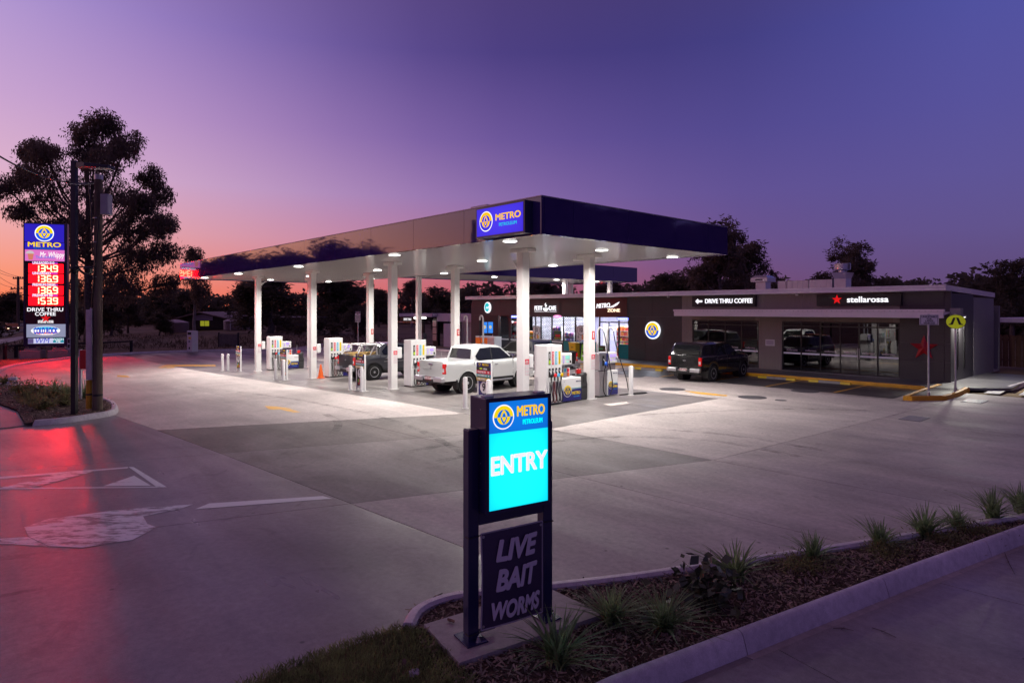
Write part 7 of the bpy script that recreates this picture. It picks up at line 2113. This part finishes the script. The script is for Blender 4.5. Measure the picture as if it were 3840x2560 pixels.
tr(0, 600, 128, 1068, 'dark tree standing over the farmhouse water tank', 1.2, 1.5)
tr(2, 690, 135, 1085, 'rounded dark tree at the back of the farmhouse roof', 2.2, 1.3)
tr(2, 1010, 88, 1010, 'broad dark tree behind the farthest pump', .9, 1.5)
tr(4, 930, 104, 1030, 'bare stemmed tree between the farmhouse and the pumps', .2, 1.2)
tr(2, 1255, 84, 1020, 'heavy domed dark tree behind the pump with the cone', 3.2, 1.6)
tr(3, 1335, 70, 1135, 'pale flowering shrub tree behind the caution notice', 1.0, 1.1)
tr(0, 1420, 120, 1070, 'dark tree behind the old dark truck', 4.0, 1.2)
tr(1, 1545, 118, 1048, 'upright dark tree above the drive thru kiosk', 2.0, 1.1)
tr(0, 1630, 125, 1062, 'lower dark tree beside the upright one above the kiosk', 5.0, 1.1)
tr(3, 1640, 78, 1150, 'dense bush behind the drive thru hanging sign', .5, 1.3)
tr(4, 2700, 74, 786, 'tall gum rising behind the corner of the canopy', 1.4, 1.1)
tr(1, 2800, 80, 905, 'gum leaning out on the cafe side of the tall one', 2.6, 1.35)
tr(0, 2500, 96, 1002, 'dark tree above the shop roof near the rear canopy', .3, 1.5)
tr(0, 2610, 92, 985, 'dark tree filling the gap below the canopy corner', 1.9, 1.3)
tr(4, 3190, 78, 872, 'spreading gum behind the roof exhaust stack', 3.9, 1.25)
tr(0, 3330, 84, 1020, 'smaller tree to the side of the exhaust stack gum', 2.9, 1.2)
tr(0, 3795, 66, 940, 'bushy tree over the paling fence', .8, 1.0)
tr(2, 1990, 110, 1063, 'small dark tree over the left part of the shop roof', .8, .7)
tr(2, 2020, 84, 1045, 'dark spreading tree behind the shop lettering, under the rear canopy', .5, 1.6)
tr(2, 2280, 88, 1050, 'dark spreading tree behind the rear canopy posts', 1.5, 1.6)
tr(3, 600, 92, 1160, 'round bare shrub in the paddock beside the water tank', 2.2, 1.3)
tr(2, 415, 95, 1120, 'low tree in the paddock behind the timber pole', 1.1, 1.1)
tr(0, 480, 100, 1095, 'dark tree in the paddock to the side of the timber pole', 3.1, 1.2)
tr(3, 300, 82, 1150, 'scrubby tree behind the light pole', 2.0, 1.2)
tr(2, 40, 150, 1092, 'dark tree beyond the street behind the distant pole', 2.0, 1.4)
# trees across the street, seen mirrored in the two glossy fascias
HS_ = (12, 15, 9, 7, 16)
def mirror_tree(u, q, long_, t_, i, label, wide):
    if long_: a_, _ = plb(u, 1000, CB0); p = Vector(ab(a_, CB0)); nn = Vector((NX, NY))
    else: b_, _ = pla(u, 900, CA1); p = Vector(ab(CA1, b_)); nn = Vector((DX, DY))
    D = p.length; v = p / D; r_ = v - nn * (2 * v.dot(nn)); w_ = p + r_ * t_
    hgt = H + (D + t_) * ((HB + (HT - HB) * q) - H) / D; g_ = G(w_.x, w_.y)
    s_ = (hgt - g_) / (HS_[i] * 1.02)
    plant_tree('tree', label, 'tree', (w_.x, w_.y, g_), T[i], u * .7, (s_ * wide, s_ * wide, s_), 'trees mirrored in the canopy fascia')
for k, (u, q, i, wd) in enumerate(((690, 1.4, 2, 1.3), (790, 1.25, 0, 1.3), (870, 1.1, 2, 1.2), (950, .75, 0, 1.2), (1030, .72, 2, 1.1), (1100, .55, 2, 1.0), (1180, .62, 0, 1.3), (1250, .8, 2, 1.0), (1325, .7, 0, 1.4), (1395, .3, 2, 1.0))):
    mirror_tree(u, q, True, 46, i, ['first', 'second', 'third', 'fourth', 'fifth', 'sixth', 'seventh', 'eighth', 'ninth', 'tenth'][k] + ' tree from the far end mirrored in the long fascia', wd)
for k, (u, q, i, wd) in enumerate(((2080, 1.25, 2, 1.3), (2230, 1.2, 0, 1.4), (2400, 1.25, 2, 1.2), (2560, 1.2, 0, 1.3), (2690, 1.2, 2, 1.2))):
    mirror_tree(u, q, False, 40, i, ['first', 'second', 'third', 'fourth', 'fifth'][k] + ' dark tree from the corner mirrored in the short fascia', wd)
# far wood on the skyline, one mass
wp = []; rg = np.random.default_rng(8); rr = random.Random(8)
for (u0, u1, D, v0, v1, n_) in ((-80, 420, 190, 1118, 1150, 26), (360, 1780, 150, 1085, 1120, 60), (1700, 2500, 125, 1072, 1095, 26), (2400, 3300, 130, 1050, 1085, 40), (3250, 3950, 150, 1048, 1075, 36), (3650, 3950, 80, 1030, 1070, 10)):
    for k in range(n_):
        u = u0 + (u1 - u0) * (k + rr.random()) / n_; p = at(u, rr.uniform(v0, v1), D + rr.uniform(-8, 8)); p.z = max(p.z, 4.0)
        for q in range(12):
            zc = p.z * rr.uniform(.05, 1.0); c = np.array([p.x + rr.gauss(0, 2.4), p.y + rr.gauss(0, 2.5), zc])
            P = rg.normal(0, 1, (34, 3)); P /= np.linalg.norm(P, axis=1)[:, None]; P *= (rg.random(34) ** .4)[:, None] * rr.uniform(1.0, 1.7); P[:, 2] *= .8
            wp.append(P + c)
me = leafcloud('distant_wood', np.concatenate(wp), 1.0, M_leaf2, 8, .2, .55)
o = obj('distant_wood', me); o['kind'] = 'stuff'; o['label'] = 'dark far-off wood along the skyline'; o['category'] = 'wood'
# rough grass and weeds along the paddock edge
wp = []
for k in range(900):
    u = rr.uniform(-40, 1500); v = rr.uniform(1262, 1312) if u > 380 else rr.uniform(1290, 1330)
    p = gp(u, v); P = rg.normal(0, 1, (5, 3)) * np.array([.2, .2, .06]) + np.array([p.x, p.y, p.z + .05]); wp.append(P)
me = leafcloud('paddock_tussocks', np.concatenate(wp), .42, mat('dry_grass', (.10, .07, .035), .9, var=.4), 9, -1.0, .12)
o = obj('paddock_tussocks', me); o['kind'] = 'stuff'; o['label'] = 'dry tufts of rough grass along the paddock'; o['category'] = 'grass'

# ---- strap-leaved tussocks in the near garden bed
def strap_plant(seed, n_, h, spread, w=.012):
    rr = random.Random(seed); mb = MB()
    for k in range(n_):
        a = rr.uniform(0, 6.283); L_ = h * rr.uniform(.6, 1.15); lean = rr.uniform(.1, 1.0) ** 1.2 * spread
        ww = w * rr.uniform(.7, 1.3); b0 = Vector((rr.gauss(0, .03), rr.gauss(0, .03), 0)); d_ = Vector((math.cos(a), math.sin(a), 0)); sd = Vector((-d_.y, d_.x, 0))
        rows = []
        for i in range(6):
            s = i / 5; out = lean * s ** 1.6; z = L_ * (s - .42 * lean / max(.2, spread) * s ** 2.4 * (1.0 if lean > spread * .45 else .3))
            c = b0 + d_ * out + Vector((0, 0, z)); wv = ww * (1 - s ** 2.5) + .0008
            rows.append([c - sd * wv, c + Vector((0, 0, -wv * .5)), c + sd * wv])
        mb.grid(rows)
    return mb.mesh('leaves', M_blade, 180, False)
SP = [strap_plant(s, 90, .52, .58, .011) for s in (1, 2, 3)] + [strap_plant(9, 130, .46, .68, .009)]
tuss = [(2085, 2505, 0, 1.05, 'strap leaved tussock closest to the camera, before the concrete pad'), (2300, 2345, 3, .9, 'arching pale tussock at the corner of the concrete pad'), (2495, 2365, 3, 1.05, 'large arching tussock spilling towards the exit kerb'),
        (2765, 2175, 1, 1.0, 'dark upright tussock behind the broad leaved plant'), (3050, 2105, 2, .85, 'small tussock standing alone midway along the bed'), (3295, 2050, 0, 1.0, 'tall tussock in the middle of the right part of the bed'),
        (3470, 2015, 1, 1.0, 'tussock just past the tall one along the bed'), (3590, 1988, 2, .8, 'low tussock between two larger ones near the frame edge'), (3725, 1950, 0, 1.05, 'bushy tussock near the far end of the bed'), (3830, 1922, 1, 1.05, 'last tussock cut by the edge of the picture')]
for k, (u, v, i, s, lb) in enumerate(tuss):
    p = gp(u, v, .07); t = thing('tussock', lb, 'plant', p, k * 1.3, 'strap leaved tussocks in the garden bed', s)
    t.scale = (s * rr.uniform(.85, 1.25), s * rr.uniform(.85, 1.25), s * rr.uniform(.75, 1.05) * (1.0 if k < 5 else .82)); t.rotation_euler = (rr.uniform(-.12, .12), rr.uniform(-.12, .12), k * 1.3)
    obj('leaves', SP[i], t)
    MB().lathe([(.05, -.02), (.045, .05), (.02, .07)], 10).build('crown_base', M_dark, t)
# broad leaved plant
rg2 = np.random.default_rng(4)
p = gp(2640, 2265, .06); t = thing('broad_leaved_plant', 'broad leaved dark green plant among the tussocks', 'plant', p, 0)
P = rg2.normal(0, 1, (260, 3)) * np.array([.17, .17, .11]) + np.array([0, 0, .2]); P[:, 2] = np.abs(P[:, 2])
obj('leaves', leafcloud('leaves', P, .11, mat('broad_leaf', (.06, .075, .035), .45, var=.4, vscale=9), 4, .2, .75), t)
mb = MB(); rr = random.Random(5)
for k in range(14): mb.tube([(0, 0, -.02), (rr.gauss(0, .08), rr.gauss(0, .08), .15), (rr.gauss(0, .18), rr.gauss(0, .18), rr.uniform(.2, .36))], [.008, .006, .003], 5)
mb.tube([(.05, .05, 0), (.1, .12, .3), (.12, .16, .52)], [.006, .005, .002], 5); mb.build('stems', M_bark, t)
# low creeping shrubs in the bed
for k, (u, v, s, lb) in enumerate(((3010, 2140, 1.0, 'low feathery shrub below the lone small tussock'), (3330, 2085, 1.0, 'low feathery shrub at the foot of the tall tussock'), (3540, 2035, .9, 'low feathery shrub by the exit kerb'), (3660, 2005, 1.0, 'low feathery shrub before the bushy tussock'))):
    p = gp(u, v, .05); t = thing('low_shrub', lb, 'shrub', p, k, 'low shrubs in the garden bed', s)
    P = rg2.normal(0, 1, (900, 3)) * np.array([.18, .13, .045]) + np.array([0, 0, .07]); P[:, 2] = np.abs(P[:, 2])
    obj('foliage', leafcloud('foliage', P, .055, M_leaf3, 30 + k, -.5, .22), t); MB().tube([(-.1, 0, 0), (.1, .02, .04)], .008, 5).build('stem', M_bark, t)
# shrubs on the planted island
for k, (u, v, w, h, lb) in enumerate(((20, 1440, .55, .55, 'feathery shrub at the picture edge of the island'), (75, 1475, .6, .7, 'tall feathery shrub next to the garden light'), (100, 1500, .5, .45, 'low shrub in front of the garden light'), (140, 1478, .65, .75, 'largest feathery shrub in the middle of the island'),
                                     (125, 1520, .5, .4, 'spreading low shrub in the bare mulch'), (160, 1535, .5, .5, 'round shrub closest to the island kerb'), (195, 1490, .5, .5, 'yellowish shrub behind the round one'), (240, 1520, .55, .55, 'olive shrub beside the foot of the light pole'), (245, 1487, .35, .5, 'small spiky shrub at the back of the island'))):
    p = gp(u, v, .12); t = thing('island_shrub', lb, 'shrub', p, k, 'feathery shrubs on the planted island')
    pts = []
    for q in range(46):
        a = rr.uniform(0, 6.28); e = rr.random() ** .5 * w; z = h * rr.uniform(.25, 1.0) * (1 - .5 * (e / w) ** 2)
        s_ = np.linspace(0, 1, 16)[:, None]; pts.append(np.array([[0, 0, .02]]) * (1 - s_) + np.array([[math.cos(a) * e, math.sin(a) * e, z]]) * s_ + rg2.normal(0, .03, (16, 3)))
    obj('foliage', leafcloud('foliage', np.concatenate(pts), .13, M_leaf3, 60 + k, -.6, .25), t); MB().tube([(0, 0, -.05), (.02, 0, .2)], .012, 5).build('stem', M_bark, t)
for k, (u, v, lb) in enumerate(((243, 1495, 'green spiky tussock in front of the red reflection'), (318, 1494, 'green spiky tussock behind the timber pole'), (205, 1480, 'spiky tussock behind the largest shrub'))):
    p = gp(u, v, .12); t = thing('tussock', lb, 'plant', p, k, 'spiky tussocks on the planted island', 1.3); obj('leaves', SP[k], t)
p = gp(48, 1462, .12)
t = thing('garden_light', 'small white ground floodlight among the island shrubs', 'light', p, .4); MB().box(-.15, .15, -.1, .12, .42, .56).build('head', M_white, t, bevel=.03); MB().tube([(-.2, 0, 0), (-.14, 0, .4)], .02, 6).build('leg', M_steel, t); MB().tube([(.25, 0, 0), (.14, 0, .4)], .02, 6).build('leg', M_steel, t); MB().box(-.2, .2, -.04, .04, .3, .36).build('bracket', M_steel, t)
# mulch chips and verge grass
def inside(x, y, poly):
    c = False; j = len(poly) - 1
    for i in range(len(poly)):
        xi, yi = poly[i]; xj, yj = poly[j]
        if (yi > y) != (yj > y) and x < (xj - xi) * (y - yi) / (yj - yi) + xi: c = not c
        j = i
    return c
def scatter(poly, n_, seed):
    rr = random.Random(seed); xs = [p[0] for p in poly]; ys = [p[1] for p in poly]; o = []
    while len(o) < n_:
        x, y = rr.uniform(min(xs), max(xs)), rr.uniform(min(ys), max(ys))
        if inside(x, y, poly): o.append((x, y))
    return o
def chips(name, poly, n_, seed, size, zofs, label):
    rr = random.Random(seed); mb = MB()
    for x, y in scatter(poly, n_, seed):
        L_ = size * rr.uniform(.5, 1.6); w = size * rr.uniform(.08, .22); a = rr.uniform(0, 6.28); ti = rr.gauss(0, .35); z = G(x, y) + zofs + rr.uniform(.0, .03)
        c, s = math.cos(a), math.sin(a); dx_, dy_, dz = c * math.cos(ti) * L_ / 2, s * math.cos(ti) * L_ / 2, math.sin(ti) * L_ / 2; ex_, ey_ = -s * w, c * w
        mb.add([(x - dx_ - ex_, y - dy_ - ey_, z - dz), (x + dx_ - ex_ * .6, y + dy_ - ey_ * .6, z + dz), (x + dx_ + ex_ * .6, y + dy_ + ey_ * .6, z + dz + .004), (x - dx_ + ex_, y - dy_ + ey_, z - dz + .004)], [(0, 1, 2, 3)], rr.randrange(3))
    o = mb.build(name, [M_chip, mat('dark_chip', (.05, .03, .02), .9), mat('pale_chip', (.26, .20, .15), .9)], recalc=False); o['kind'] = 'stuff'; o['label'] = label; o['category'] = 'mulch'
near = [p for p in nb if -2.5 < p[0] < 8 and p[1] < 12]
chips('bark_chips', nb, 16000, 1, .055, .065, 'bark chips strewn over the garden bed')
chips('bark_chips', bed1, 5000, 2, .10, .12, 'bark chips strewn over the planted island')
rr = random.Random(12); mb = MB()
vgp = [p for p in vg]
for x, y in scatter(vgp, 11000, 3):
    h = rr.uniform(.03, .085); a = rr.uniform(0, 6.28); l_ = rr.uniform(.01, .06); w = .0028; z = .045 + rr.uniform(0, .03)
    c, s = math.cos(a), math.sin(a)
    mb.add([(x - s * w, y + c * w, z), (x + s * w, y - c * w, z), (x + c * l_ * .5 + s * w * .7, y + s * l_ * .5 - c * w * .7, z + h * .65), (x + c * l_, y + s * l_, z + h), (x + c * l_ * .5 - s * w * .7, y + s * l_ * .5 + c * w * .7, z + h * .65)], [(0, 1, 2, 3, 4)])
o = mb.build('verge_grass', M_turf, recalc=False); o['kind'] = 'stuff'; o['label'] = 'short scrappy grass on the verge in the foreground'; o['category'] = 'grass'
# litter and fallen twigs
def crumple(u, v, s, m, name, label, dz=.09):
    p = gp(u, v, dz); t = bmesh.new(); bmesh.ops.create_icosphere(t, subdivisions=3, radius=s)
    r_ = random.Random(int(u))
    for vv_ in t.verts: vv_.co *= r_.uniform(.55, 1.25); vv_.co.z *= .6
    me = bpy.data.meshes.new(name); t.to_mesh(me); t.free(); me.materials.append(m)
    o = obj(name, me); o.location = p; tag(o, label, 'litter'); return o
crumple(1555, 2520, .045, mat('paper_litter', (.42, .38, .42), .8), 'crumpled_paper', 'crumpled pale paper lying in the verge grass')
mb = MB(); p = gp(1513, 2490, .1); mb.add([(-.02, 0, -.03), (.01, 0, -.035), (.025, .01, .02), (.01, .015, .05), (-.015, .01, .03)], [(0, 1, 2, 3, 4)]); o = mb.build('dead_leaf', mat('dead_leaf', (.22, .14, .09), .8), recalc=False); o.location = p; tag(o, 'single dry brown leaf stuck in the verge grass', 'leaf')
for k, (u, v, du, dv, lb) in enumerate(((3300, 2370, 60, 18, 'curved dry twig lying on the exit drive'), (3150, 2358, 50, 4, 'straight dry twig on the exit drive below the bed'), (3780, 2110, 25, 40, 'forked twig on the exit drive near the frame edge'))):
    a_, b_ = gp(u - du / 2, v - dv, .014), gp(u + du, v + dv, .014); t = thing('twig', lb, 'twig', a_, 0)
    q = b_ - a_; MB().tube([(0, 0, 0), tuple(q * .5 + Vector((0, .02, .004))), tuple(q)], [.003, .004, .002], 5).build('stem', M_bark, t)
    MB().tube([tuple(q * .4), tuple(q * .6 + Vector((.02, .05, .003)))], [.003, .001], 5).build('side_stem', M_bark, t)

# dead leaves blown on to the bed and pad
rr = random.Random(21)
for k, (u, v, lb) in enumerate(((2660, 2330, 'orange brown dead leaf below the broad leaved plant'), (2500, 2235, 'curled orange leaf at the back of the garden bed'), (2215, 2440, 'pale dead leaf beside the concrete pad'), (1690, 2330, 'twiggy dead leaf at the corner of the pad'))):
    p = gp(u, v, .10 if k < 3 else .125); s_ = .035 + .012 * (k % 2)
    o = MB().grid([[(s_ * (x - 1), s_ * .5 * (y - 1) * (1 - .5 * abs(x - 1)), s_ * .35 * abs(y - 1) + .01 * (x == 2)) for y in range(3)] for x in range(3)]).build('dead_leaf', mat('orange_dead_leaf', (.32, .13, .06), .8) if k < 2 else MATS['dead_leaf'], recalc=False)
    o.location = p; o.rotation_euler = (.2, .1, k * 1.9); tag(o, lb, 'leaf')
